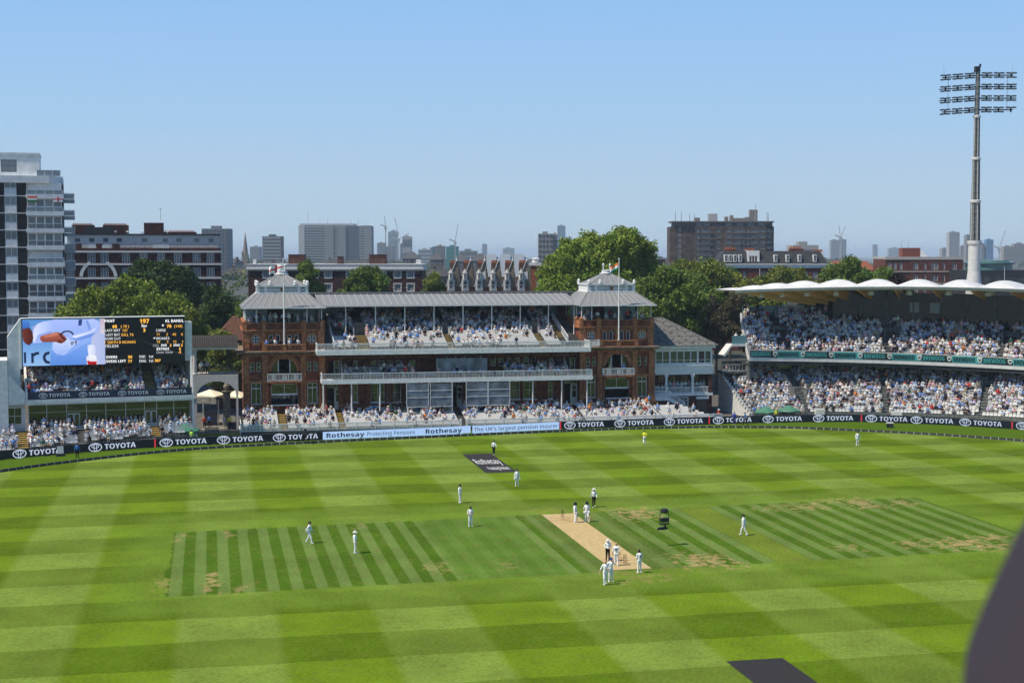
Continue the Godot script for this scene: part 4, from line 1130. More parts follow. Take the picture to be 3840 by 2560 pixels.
# ---------------------------------------------------------------- the gateway between stand and pavilion
func build_gateway() -> void:
	var o := thing("gateway_bridge", "cream arched footbridge with a tiled roof joining stand and pavilion", "footbridge", Vector3(-30.4, 0, -83.5))
	var render := mat(Color(.58, .53, .50), .8, mottle, .3)
	var tile := mat(Color(.065, .055, .05), .85, mottle, .5)
	render = mat(Color(.58, .53, .50), .8, streak, .3)
	var iron := mat(Color(.02, .022, .024), .6)
	# arch wall: polygon under the deck
	var pts := [Vector3(-3.3, 4.6, 0), Vector3(-3.3, 7.55, 0), Vector3(3.0, 7.55, 0), Vector3(3.0, 4.6, 0), Vector3(2.75, 4.6, 0)]
	for k in 13:
		var a := PI * k / 12.0
		pts.append(Vector3(.1 + 2.6 * cos(a), 4.85 + 1.85 * sin(a), 0))
	pts.append(Vector3(-2.5, 4.6, 0))
	pts.reverse()
	pb(o, "arch_wall", Mb.new().prism(pts, Vector3(0, 0, .5)), render)
	bx(o, "arch_pier", Vector3(-3.25, 0, 0), Vector3(-2.52, 4.6, .5), render)
	bx(o, "arch_pier", Vector3(2.72, 0, 0), Vector3(2.98, 4.6, .5), render)
	bx(o, "impost", Vector3(-3.35, 4.45, -.02), Vector3(-2.42, 4.6, .6), render)
	bx(o, "deck", Vector3(-3.3, 7.4, -4), Vector3(3.0, 7.62, -.02), render)
	pb(o, "column", Mb.new().lathe([[.36, 7.62], [.36, 7.75], [.28, 7.85], [.25, 10.7], [.33, 10.85], [.36, 11.0]], 14, Vector3(-2.75, 0, .1)), render)
	bx(o, "eaves_beam", Vector3(-3.4, 11.0, -.2), Vector3(3.0, 11.4, .5), mat(Color(.55, .52, .46), .7))
	stuff(pb(o, "deck_railing", balustrade(Mb.new(), Vector3(-2.4, 7.62, .2), Vector3(3.0, 7.62, .2), 1.15, .14, .035, .07), iron))
	var roof := pb(o, "roof", Mb.new().prism([Vector3(-3.4, 11.4, .62), Vector3(-3.4, 12.85, -1.5), Vector3(-3.4, 11.4, -3.6)], Vector3(6.4, 0, 0)), tile)
	for r in 6:   # pantiles in courses
		for k in 22:
			var t := r / 6.0
			var b := part(roof, "tile", tile_mesh(), tile, Vector3(-3.28 + k * .29, lerpf(11.45, 12.62, t), lerpf(.62, -1.15, t)))
			b.rotation.x = .6
	# what stands behind the arch
	var stone := mat(Color(.34, .31, .25), .85, mottle, .4)
	var pier := thing("gate_pier", "stone gate pier topped with a lidded urn seen through the arch", "gate pier", Vector3(-28.9, 0, -88.5))
	bx(pier, "shaft", Vector3(-.5, 0, -.5), Vector3(.5, 4.6, .5), stone)
	bx(pier, "cap", Vector3(-.65, 4.6, -.65), Vector3(.65, 4.85, .65), stone)
	pb(pier, "urn", Mb.new().lathe([[.25, 4.85], [.2, 5.0], [.42, 5.25], [.45, 5.6], [.3, 5.75], [.32, 5.85], [.15, 6.15], [.06, 6.4], [0, 6.45]], 12), stone)
	for s in [[Vector3(-31.2, 0, -90.5), 2.0, 4.9], [Vector3(-27.6, 0, -91.5), 1.9, 4.6]]:
		parasol(s[0], s[1], s[2], mat(Color(.72, .68, .52), .8), "cream square parasol over a catering table behind the archway", "cream parasols behind the arch")
	var st := thing("catering_booth", "dark draped catering table between pale posts under cream parasol", "booth", Vector3(-31.1, 0, -89.2))
	bx(st, "counter", Vector3(-.9, 0, -.4), Vector3(.9, 2.1, .4), mat(Color(.03, .03, .05), .8))
	for e in [-1, 1]: bx(st, "post", Vector3(e * 1.05 - .08, 0, -.3), Vector3(e * 1.05 + .08, 3.6, .3), mat(Color(.5, .5, .46), .7))
	var pav := Mb.new()
	pav.quad(Vector3(-32.4, 0, -84), Vector3(-29, 0, -84), Vector3(-29.4, 0, -97), Vector3(-32.0, 0, -97))
	structure("path", pav, mat(Color(.30, .27, .22), .9, mottle, .3), Vector3(0, .01, 0))

var tile_cache: ArrayMesh
func tile_mesh() -> ArrayMesh:
	if not tile_cache:
		var b := Mb.new()
		for i in 4:
			var a0 := PI * i / 4
			var a1 := PI * (i + 1) / 4
			b.quad(Vector3(-.12 * cos(a0), .06 * sin(a0), .2), Vector3(-.12 * cos(a1), .06 * sin(a1), .2), Vector3(-.12 * cos(a1), .06 * sin(a1), -.2), Vector3(-.12 * cos(a0), .06 * sin(a0), -.2))
		b.poly([Vector3(.12, 0, .2), Vector3(.085, .042, .2), Vector3(0, .06, .2), Vector3(-.085, .042, .2), Vector3(-.12, 0, .2)])
		tile_cache = b.mesh()
	return tile_cache

func parasol(at: Vector3, r: float, h: float, m: Material, label: String, group := "", sides := 4) -> void:
	var o := thing("parasol", label, "parasol", at, .3, group)
	pb(o, "pole", Mb.new().tube([Vector3.ZERO, Vector3(0, h, 0)], [.04, .04], 8), mat(Color(.3, .28, .25), .6))
	bx(o, "base", Vector3(-.35, 0, -.35), Vector3(.35, .1, .35), mat(Color(.05, .05, .05), .8))
	var c := Mb.new()
	for i in sides:
		var a := TAU * i / sides
		var b := TAU * (i + 1) / sides
		var p := Vector3(cos(a) * r * 1.3, h - .75, -sin(a) * r * 1.3)
		var q := Vector3(cos(b) * r * 1.3, h - .75, -sin(b) * r * 1.3)
		var mid := (p + q) / 2 + Vector3.UP * .05
		var top := Vector3(0, h + .05, 0)
		c.tri(p, mid, top); c.tri(mid, q, top)
		c.quad(p - Vector3.UP * .14, q - Vector3.UP * .14, q, p)
	pb(o, "canopy", c, m)
	for i in sides:
		var a := TAU * i / sides
		pb(o, "rib", Mb.new().bar(Vector3(0, h - .02, 0), Vector3(cos(a) * r * 1.28, h - .78, -sin(a) * r * 1.28), .025, .025), mat(Color(.3, .28, .25), .6))

# ---------------------------------------------------------------- white veranda house right of the pavilion
func build_veranda_house() -> void:
	var o := thing("veranda_house", "white timber veranda house with a grey slate hipped roof beside pavilion", "house", Vector3(37.6, 0, -88))
	var white := mat(Color(.78, .79, .79), .6, streak, .2)
	var brick := mat(Color(.13, .045, .03), .9, mottle, .2)
	var glass := mat(Color(.05, .065, .065), .06, null, 1, 0, .9)
	var dark := mat(Color(.08, .055, .045), .8)
	var slate := mat(Color(.125, .12, .115), .85, mottle, .4)
	var dk := mat(Color(.05, .05, .055), .8)
	pb(o, "back_block", Mb.new().box(Vector3(-5.4, 0, -9), Vector3(4.6, 10.4, -2.6)), brick)
	bx(o, "side_wall", Vector3(4.3, 0, -2.6), Vector3(4.6, 7.2, .0), brick)
	bx(o, "ground_wall", Vector3(-5.3, 0, -.35), Vector3(4.55, 2.9, -.1), brick)
	window(o, [-.6, 1.2, .9, 2.7], -.05, 2, 3, white, glass)
	bx(o, "ground_doorway", Vector3(2.2, 0, -.1), Vector3(3.9, 2.4, -.04), dark)
	bx(o, "door_hood", Vector3(2.1, 2.4, -.1), Vector3(4.0, 2.75, .25), white)
	bx(o, "veranda_floor", Vector3(-5.3, 2.9, -2.6), Vector3(4.65, 3.3, .2), white)
	for s in [[-5.1, -2.75], [-2.4, 1.3], [1.7, 4.1]]: stuff(pb(o, "veranda_railing", balustrade(Mb.new(), Vector3(s[0], 3.3, .1), Vector3(s[1], 3.3, .1), .95, .2, .07, .1), white))
	for x in [-2.58, 1.5]:
		bx(o, "veranda_column", Vector3(x - .17, 3.3, -.1), Vector3(x + .17, 6.1, .22), white)
		bx(o, "column_cap", Vector3(x - .28, 5.8, -.14), Vector3(x + .28, 6.1, .3), white)
	bx(o, "corner_pier", Vector3(4.0, 3.3, -.3), Vector3(4.58, 6.1, .18), brick)
	bx(o, "veranda_back", Vector3(-5.2, 3.3, -2.58), Vector3(4.3, 6.1, -2.5), dark)
	for k in 5: window(o, [-4.8 + k * 1.8, 3.9, -3.9 + k * 1.8, 5.7], -2.44, 2, 2, mat(Color(.3, .1, .06), .7), glass)
	for y in [[6.1, 6.55, .24], [6.55, 7.35, .3], [7.35, 7.48, .42]]: bx(o, "white_band", Vector3(-5.35, y[0], -2.6), Vector3(4.62 + y[2] * .2, y[1], y[2]), white)
	# continuous upper windows
	bx(o, "sun_room_wall", Vector3(-5.3, 7.48, -2.6), Vector3(4.5, 7.75, .1), white)
	for k in 9:
		var x := -5.25 + k * 1.07 + (.0 if k < 3 else .08 if k < 7 else .16)
		var h := [x, 7.75, x + 1.03, 9.55]
		window(o, h, -.05, 1, 1, white, glass if k != 7 else dark, "window", .05, .06)
		bx(o, "glazing_rail", Vector3(x + .06, 8.2, -.02), Vector3(x + .97, 8.26, .04), white)
	for x in [-2.05, 2.28, 4.42]: bx(o, "corner_post", Vector3(x - .12, 7.48, -.15), Vector3(x + .12, 9.6, .16), white)
	bx(o, "eaves_frieze", Vector3(-5.3, 9.55, -2.6), Vector3(4.5, 10.0, .1), white)
	bx(o, "eaves_cornice", Vector3(-5.4, 10.0, -2.6), Vector3(4.95, 10.38, .5), white)
	for k in 22: bx(o, "dentil", Vector3(-5.3 + k * .45, 9.86, .1), Vector3(-5.1 + k * .45, 10.0, .3), white)
	# slate roof: hips from the eaves to a short ridge, laid in courses
	var roof := pb(o, "roof", hip(Mb.new(), Rect2(-6.6, -10, 11.9, 10.7), 10.38, Rect2(-4.0, -5.4, 2.0, 1.4), 14.35), slate)
	for r in 17:
		var t := (r + .5) / 17.0
		var a := Vector3(lerpf(-6.6, -4.0, t), lerpf(10.38, 14.35, t) + .03, lerpf(.7, -4.0, t) + .02)
		var b := Vector3(lerpf(5.3, -2.0, t), a.y, a.z)
		for k in int((b.x - a.x) / .42):
			if (k * 7 + r * 3) % 5 == 4 and r % 2: continue
			var s := part(roof, "slate", slate_mesh(), mat([Color(.13, .125, .12), Color(.10, .098, .096), Color(.155, .15, .14)][(k * 5 + r * 11 + k * k) % 3], .85), Vector3(a.x + .1 + (k + (r % 2) * .5) * .42, a.y, a.z))
			s.rotation.x = .70
	for e in [[Vector3(-6.6, 10.42, .7), Vector3(-4.0, 14.4, -4.0)], [Vector3(5.3, 10.42, .7), Vector3(-2.0, 14.4, -4.0)], [Vector3(-4.0, 14.4, -4.0), Vector3(-2.0, 14.4, -4.0)]]:
		pb(roof, "hip_tile", Mb.new().bar(e[0], e[1], .22, .1), mat(Color(.2, .2, .2), .8))
	# outside stair
	var st := Mb.new()
	for k in 9: st.box(Vector3(-2.9 + k * .27, 1.2 + (8 - k) * .19, 1.3), Vector3(-2.6 + k * .27, 1.25 + (8 - k) * .19, 2.4))
	stuff(pb(o, "stair_treads", st, dk))
	bx(o, "stair_landing", Vector3(-5.2, 2.85, .2), Vector3(-2.9, 3.0, 2.4), white)
	pb(o, "stair_string", Mb.new().prism([Vector3(-2.9, 2.5, 2.4), Vector3(-.4, .9, 2.4), Vector3(-.4, 1.3, 2.4), Vector3(-2.9, 3.0, 2.4)], Vector3(0, 0, .08)), white)
	bx(o, "landing_string", Vector3(-5.2, 2.5, 2.4), Vector3(-2.91, 3.0, 2.48), white)
	stuff(pb(o, "stair_railing", balustrade(balustrade(Mb.new(), Vector3(-5.2, 3.0, 2.42), Vector3(-2.9, 3.0, 2.42), .95, .2, .06, .09), Vector3(-2.85, 3.0, 2.42), Vector3(-.4, 1.2, 2.42), .95, .2, .06, .09), white))
	for x in [-5.15, -2.9]: bx(o, "stair_post", Vector3(x - .07, 0, 2.3), Vector3(x + .07, 2.5, 2.44), white)

var slate_cache: ArrayMesh
func slate_mesh() -> ArrayMesh:
	if not slate_cache: slate_cache = Mb.new().box(Vector3(-.2, -.012, -.17), Vector3(.2, .016, .17)).mesh()
	return slate_cache

# ---------------------------------------------------------------- the curved stand with the scalloped white roof
const ARC := Vector3(49.08, 0, -36.63)
const CURVED_AT := Vector3(60, 0, -88)

func arc(t: float, r: float, y: float) -> Vector3:   # t in degrees from straight back, r from the centre of the arc; in the stand's own frame
	return ARC - CURVED_AT + Vector3(r * sin(deg_to_rad(t)), y, -r * cos(deg_to_rad(t)))

func fall(t: float) -> float: return -.019 * t   # the upper tier drops a little towards the far end

func arc_slab(b: Mb, t0: float, t1: float, r0: float, r1: float, y0: float, y1: float, sink := false, seg := 1.6) -> Mb:
	var n := maxi(1, int(ceil((t1 - t0) / seg)))
	for i in n:
		var a := lerpf(t0, t1, float(i) / n)
		var c := lerpf(t0, t1, float(i + 1) / n)
		var da := fall(a) if sink else 0.0
		var dc := fall(c) if sink else 0.0
		b.quad(arc(a, r0, y0 + da), arc(c, r0, y0 + dc), arc(c, r0, y1 + dc), arc(a, r0, y1 + da))
		b.quad(arc(c, r1, y0 + dc), arc(a, r1, y0 + da), arc(a, r1, y1 + da), arc(c, r1, y1 + dc))
		b.quad(arc(a, r0, y1 + da), arc(c, r0, y1 + dc), arc(c, r1, y1 + dc), arc(a, r1, y1 + da))
		b.quad(arc(a, r1, y0 + da), arc(c, r1, y0 + dc), arc(c, r0, y0 + dc), arc(a, r0, y0 + da))
		if i == 0: b.quad(arc(a, r1, y0 + da), arc(a, r0, y0 + da), arc(a, r0, y1 + da), arc(a, r1, y1 + da))
		if i == n - 1: b.quad(arc(c, r0, y0 + dc), arc(c, r1, y0 + dc), arc(c, r1, y1 + dc), arc(c, r0, y1 + dc))
	return b

func build_curved_stand() -> void:
	var o := thing("stand", "curved two tier stand packed with spectators under a scalloped white roof", "stand", CURVED_AT)
	var white := mat(Color(.66, .66, .65), .55, streak, .15)
	var step := mat(Color(.085, .085, .085), .9, mottle, .3)  # darkened to paint in the shadow between the rows of people
	var concrete := mat(Color(.20, .215, .215), .85, mottle, .3)
	var dark := mat(Color(.115, .12, .125), .8, mottle, .2)  # concrete darkened: shade painted into soffit, rear wall, columns and openings
	var glass := mat(Color(.012, .016, .020), .05, null, 1, 0, .9)
	var teal := mat(Color(.10, .22, .25), .12, null, 1, 0, .7)
	var seat := mat(Color(.50, .50, .49), .45)
	var low := []
	var up := []
	var lower_gaps := [[6.2, 8.0], [21.0, 22.4], [37.4, 38.9]]
	var upper_gaps := [[5.6, 7.0], [21.7, 23.1], [39.0, 40.4]]
	for i in 15:
		var r := 45.6 + i * .8
		var y := .45 + i * .36
		pb(o, "lower_step", arc_slab(Mb.new(), -3.4, 53, r - .4, r + .4, maxf(0, y - 1.2), y), step)
		var t := -3.0
		while t < 52:
			var gap := false
			for g in lower_gaps:
				if t > g[0] + .1 and t < g[1] - .1: gap = true
			if i in [4, 5, 6] and (absf(t - 7.1) < 1.3): gap = true
			if not gap: low.append([arc(t, r, y), -deg_to_rad(t), i])
			t += rad_to_deg(.52 / r)
		for g in lower_gaps:
			for k in 2: pb(o, "aisle_step", arc_slab(Mb.new(), g[0], g[1], r - .4 + k * .4, r + .0 + k * .4, y, y + .1 + k * .13, false, 3), concrete)
	for i in 15:
		var r := 52.35 + i * .8
		var y := 8.45 + i * .42
		var tl := -.9 + .26 * (r - 51.8)
		pb(o, "upper_step", arc_slab(Mb.new(), tl, 53 if i < 12 else 15.0, r - .4, r + .4, y - .9, y, true), step)
		pb(o, "step_end", arc_slab(Mb.new(), tl - .18, tl - .01, r - .42, r + .42, y - .35, y + .32, true), white)
		var t := tl + .4
		while t < (52.0 if i < 12 else 14.6):
			var gap := false
			for g in upper_gaps:
				if t > g[0] + .1 and t < g[1] - .1: gap = true
			if i in [6, 7, 8, 9] and (absf(t - 6.3) < 1.4 or absf(t - 23.4) < 1.3 or absf(t - 40.6) < 1.3): gap = true
			if not gap: up.append([arc(t, r, y + fall(t)), -deg_to_rad(t), i])
			t += rad_to_deg(.52 / r)
		for g in upper_gaps:
			if i < 7: pb(o, "aisle_step", arc_slab(Mb.new(), g[0], g[1], r - .1, r + .4, y, y + .2, true, 3), concrete)
	put_seats(o, low, 300, seat)
	put_seats(o, up, 0, mat(Color(.30, .31, .32), .5))
	# stair mouths with concrete cheeks and white hoop rails
	for v in [[7.1, 48.8, 1.9, false], [21.7, 51.5, 3.1, false], [38.2, 51.5, 3.1, false], [6.3, 57.2, 10.9, true], [23.4, 57.2, 10.9, true], [40.6, 57.2, 10.9, true]]:
		var y: float = v[2] + (fall(v[0]) if v[3] else 0.0)
		for e in [-1, 1]: pb(o, "stair_mouth_wall", arc_slab(Mb.new(), v[0] + e * 1.15 - .12, v[0] + e * 1.15 + .12, v[1], v[1] + 3.2, y - .6, y + 2.0, false), concrete)
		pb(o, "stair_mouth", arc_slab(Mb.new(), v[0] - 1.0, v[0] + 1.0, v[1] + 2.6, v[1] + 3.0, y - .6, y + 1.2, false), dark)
		pb(o, "stair_mouth_roof", arc_slab(Mb.new(), v[0] - 1.2, v[0] + 1.2, v[1] + 2.5, v[1] + 3.3, y + 1.2, y + 2.0, false), concrete)
		for e in [-1, 1]:
			var c: float = v[0] + e * 2.2
			var p := arc(c - .5, v[1] - .1, y - .5)
			var q := arc(c + .5, v[1] - .1, y - .5)
			var u := Vector3.UP * 1.25
			pb(o, "hoop_rail", Mb.new().tube([p, p + u * .9, p + u + (q - p) * .1, q + u - (q - p) * .1, q + u * .9, q], [.045, .045, .045, .045, .045, .045], 6), white)
	# front wall, white side wall with stepped top
	pb(o, "front_wall", arc_slab(Mb.new(), -3.4, 53, 44.95, 45.15, 0, .75), concrete)
	pb(o, "white_cabinet", arc_slab(Mb.new(), 8.3, 10.0, 44.2, 44.9, 0, 1.25, false, 3), white)
	pb(o, "white_cabinet", arc_slab(Mb.new(), 22.4, 24.4, 44.0, 44.7, 0, 1.05, false, 3), white)
	var prof := [arc(-3.5, 45.2, 0)]
	for i in 15:
		prof.append(arc(-3.5, 45.2 + i * .8, .9 + i * .36)); prof.append(arc(-3.5, 46.0 + i * .8, .9 + i * .36))
	prof.append(arc(-3.5, 57.2, 0))
	pb(o, "side_wall", Mb.new().prism(prof, arc(-3.5, 50, 0).direction_to(arc(-4.5, 50, 0)) * .3), white)
	for i in 15: pb(o, "step_end", arc_slab(Mb.new(), -4.15, -3.86, 45.3 + i * .8, 45.9 + i * .8, .72 + i * .36, .98 + i * .36), white)
	# upper tier: soffit, white edge, glass front with adverts
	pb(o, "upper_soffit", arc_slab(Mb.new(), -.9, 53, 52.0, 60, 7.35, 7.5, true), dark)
	pb(o, "white_edge", arc_slab(Mb.new(), -1.0, 53, 51.78, 52.1, 7.88, 8.42, true), white)
	pb(o, "top_rail", arc_slab(Mb.new(), -1.0, 53, 51.76, 51.86, 9.46, 9.54, true), white)
	pb(o, "rear_glazing", arc_slab(Mb.new(), 4, 53, 57.6, 57.7, 6.2, 7.5), mat(Color(.03, .045, .015), .1, null, 1, 0, .8))  # green painted into the glass as the field's reflection
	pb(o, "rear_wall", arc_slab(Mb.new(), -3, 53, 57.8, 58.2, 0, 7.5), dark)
	pb(o, "support_column", Mb.new().tube([arc(-.4, 53.2, 0), arc(-.4, 53.2, 7.9)], [.38, .38], 14), concrete)
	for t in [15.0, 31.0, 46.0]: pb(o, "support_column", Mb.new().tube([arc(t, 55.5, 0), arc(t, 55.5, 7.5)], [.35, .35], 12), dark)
	var black := mat(Color(.012, .016, .018), .4)
	var mint := mat(Color(.05, .30, .31), .4)
	var ink := mat(Color(.008, .012, .014), .5)
	var pale := mat(Color(.50, .56, .55), .6)
	for k in 11:
		var t0 := -.85 + k * 4.78
		for s in 2:
			var a := t0 + s * 2.39 * 1.0
			var e := a + 2.37
			pb(o, "banner", arc_slab(Mb.new(), a, e, 51.74, 51.79, 8.45, 9.45, true, 1.2), black if k % 2 == 0 else mint)
		var words := Node3D.new()
		words.name = "banner_print"
		o.add_child(words, true)
		var c := t0 + 2.05
		words.position = arc(c, 51.68, 8.95 + fall(c))
		words.rotation = Vector3(0, -deg_to_rad(c), 0)
		fit_text(words, "lettering", "BREWDOG", Vector3(-.15, 0, 0), 3.05, .66, mint if k % 2 == 0 else ink)
		var g := t0 + 4.35
		var sh := Mb.new()
		var pl := arc(g, 51.69, 8.95 + fall(g))
		var ex := arc(g + .1, 51.69, 0).direction_to(arc(g - .1, 51.69, 0)) * -1.0
		sh.prism([pl + Vector3(0, -.4, 0), pl + ex * .3 + Vector3(0, -.12, 0), pl + ex * .34 + Vector3(0, .4, 0), pl - ex * .34 + Vector3(0, .4, 0), pl - ex * .3 + Vector3(0, -.12, 0)], ex.cross(Vector3.UP) * .01)
		var shield := pb(o, "shield", sh, pale)
		var dog := Mb.new()
		var q := pl + ex.cross(Vector3.UP) * .016
		dog.prism([q + ex * -.2 + Vector3(0, .0, 0), q + ex * .02 + Vector3(0, -.16, 0), q + ex * .2 + Vector3(0, .02, 0), q + ex * .16 + Vector3(0, .22, 0), q + ex * .03 + Vector3(0, .1, 0), q + ex * -.14 + Vector3(0, .2, 0)], ex.cross(Vector3.UP) * .008)
		pb(shield, "shield_mark", dog, ink)
	# glass screen and white box behind the top row, then the glazed room
	for k in 4: pb(o, "glass_screen", arc_slab(Mb.new(), 2.4 + k * 1.55, 3.9 + k * 1.55, 64.3, 64.36, 14.1, 15.75 + k * .05, true, 3), teal)
	pb(o, "camera_box", arc_slab(Mb.new(), 8.7, 11.4, 64.4, 66.4, 14.0, 16.0, true, 3), white)
	pb(o, "room_glazing", arc_slab(Mb.new(), 15.2, 55, 62.4, 62.5, 12.2, 18.4, true), glass)
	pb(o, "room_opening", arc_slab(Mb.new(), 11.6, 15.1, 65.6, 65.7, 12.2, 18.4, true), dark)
	for k in 11:
		var t := 11.5 + k * 3.75
		pb(o, "mullion", arc_slab(Mb.new(), t - .12, t + .12, 62.2, 62.4, 12.4, 18.4, true, 1), concrete)
	for y in [13.7, 16.0]: pb(o, "glazing_rail", arc_slab(Mb.new(), 15.2, 55, 62.3, 62.4, y, y + .07, true), mat(Color(.09, .1, .11), .5))
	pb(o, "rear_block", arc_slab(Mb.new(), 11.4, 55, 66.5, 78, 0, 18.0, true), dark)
	for t in [26.0, 28.8]: pb(o, "framed_picture", arc_slab(Mb.new(), t, t + 1.3, 62.22, 62.28, 15.3, 16.9, true, 3), mat(Color(.25, .28, .3), .5))
	# roof: shallow white cells between creases, thick white lip, timber beams, lamps
	var cells := [-2.9, 1.2, 4.6, 8.6, 13.2, 18.6, 24.4, 30.2, 36.1, 42.0, 48.0, 54.0]
	var lip := func(t: float) -> float: return 18.45 + .55 * clampf(sin((t + 3) / 57.0 * PI), 0, 1)
	for c in cells.size() - 1:
		var a0: float = cells[c]
		var a1: float = cells[c + 1]
		var H: float = clampf(.25 + c * .22, .25, 1.05)
		var f := func(u: float, w: float) -> Vector3:
			var t := lerpf(a0, a1, u)
			var deep := 15.5 if c > 2 else 8.0 + c * 2.5
			var r: float = 53.3 + w * deep
			return arc(t, r, lip.call(t) + H * 4 * u * (1 - u) * sqrt(maxf(0, 4 * w * (1 - w))) * (.8 + .2 * sin(PI * u)))
		var m := Mb.new()
		for i in 10:
			for j in 8: m.quad(f.call(i / 10.0, j / 8.0), f.call((i + 1) / 10.0, j / 8.0), f.call((i + 1) / 10.0, (j + 1) / 8.0), f.call(i / 10.0, (j + 1) / 8.0))
		pb(o, "roof_cell", m, white)
	for c in cells.size() - 1:
		var a0: float = cells[c]
		var a1: float = cells[c + 1]
		var m := Mb.new()
		for q in [[53.1, .02, 53.35, -.36], [53.35, -.36, 54.6, -.5]]:
			m.quad(arc(a0, q[0], lip.call(a0) + q[1]), arc(a0, q[2], lip.call(a0) + q[3]), arc(a1, q[2], lip.call(a1) + q[3]), arc(a1, q[0], lip.call(a1) + q[1]))
		m.quad(arc(a0, 53.1, lip.call(a0) + .02), arc(a1, 53.1, lip.call(a1) + .02), arc(a1, 53.6, lip.call(a1) + .03), arc(a0, 53.6, lip.call(a0) + .03))
		pb(o, "roof_lip", m, white)
		var deep := 15.5 if c > 2 else 8.0 + c * 2.5
		var u := Mb.new()
		u.quad(arc(a1, 54.6, lip.call(a1) - .2), arc(a0, 54.6, lip.call(a0) - .2), arc(a0, 53.3 + deep, lip.call(a0) - .2), arc(a1, 53.3 + deep, lip.call(a1) - .2))
		pb(o, "roof_lining", u, mat(Color(.55, .50, .42), .8))
	var wood := mat(Color(.78, .45, .15), .6, streak, .3)
	for c in cells.size() - 1:
		var t: float = cells[c + 1] - 1.0
		var y: float = lip.call(t) - .25
		var t1: float = [12.5, 14.5, 16.8, 18.6, 21.5][c] if c < 5 else t + 1.5   # beams at the open end fan out along the front
		var r1: float = [62.5, 63.5, 64.5, 65.5, 66.0][c] if c < 5 else 66.5
		var A := arc(t if c else -1.0, 54.3, y)
		var Z := arc(t1, r1, y)
		var side := (Z - A).cross(Vector3.UP).normalized() * .3
		var mid := A.lerp(Z, .35)
		pb(o, "timber_beam", Mb.new().prism([A + Vector3(0, -.35, 0), mid + Vector3(0, -1.3, 0), Z + Vector3(0, -2.5, 0), Z, A], side), wood)
		for q in [56.0, 60.5]:
			var p := arc(t + 2.2, q, y - .75)
			pb(o, "roof_lamp", Mb.new().prism([p + Vector3(-.42, -.3, 0), p + Vector3(.42, -.3, 0), p + Vector3(.3, .3, 0), p + Vector3(-.3, .3, 0)], Vector3(0, 0, .5)), mat(Color(.62, .6, .5), .6))
	# bridge landing at the pavilion end
	bx(o, "landing", Vector3(-13.4, 9.9, -6.2), Vector3(-10.7, 10.2, -3.4), white)
	pb(o, "stair_flight", Mb.new().prism([Vector3(-13.4, 9.9, -3.6), Vector3(-13.4, 10.2, -3.6), Vector3(-14.7, 8.6, -3.6), Vector3(-14.5, 8.3, -3.6)], Vector3(0, 0, -2.4)), white)
	pb(o, "landing_screen", Mb.new().box(Vector3(-13.2, 10.2, -4.0), Vector3(-10.8, 11.5, -3.95)), teal)
	stuff(pb(o, "landing_railing", balustrade(Mb.new(), Vector3(-15.2, 6.2, -2.6), Vector3(-11.0, 6.2, -2.6), 1.05, .5, .04, .06), white))
	bx(o, "lower_landing", Vector3(-15.3, 5.9, -5), Vector3(-11.0, 6.2, -2.5), concrete)
	places["lower_right"] = low.map(func(s): return [CURVED_AT + s[0], s[1], s[2]])
	places["upper_right"] = up.map(func(s): return [CURVED_AT + s[0], s[1], s[2]])
	for s in [[Vector3(47.3, 0, -79.2), 1.45], [Vector3(51.2, 0, -80.2), 1.4]]:
		parasol(s[0], s[1], 2.0, mat(Color(.055, .17, .115), .8), "green parasol over equipment behind boundary board near stepped white wall", "green parasols by the curved stand", 6)

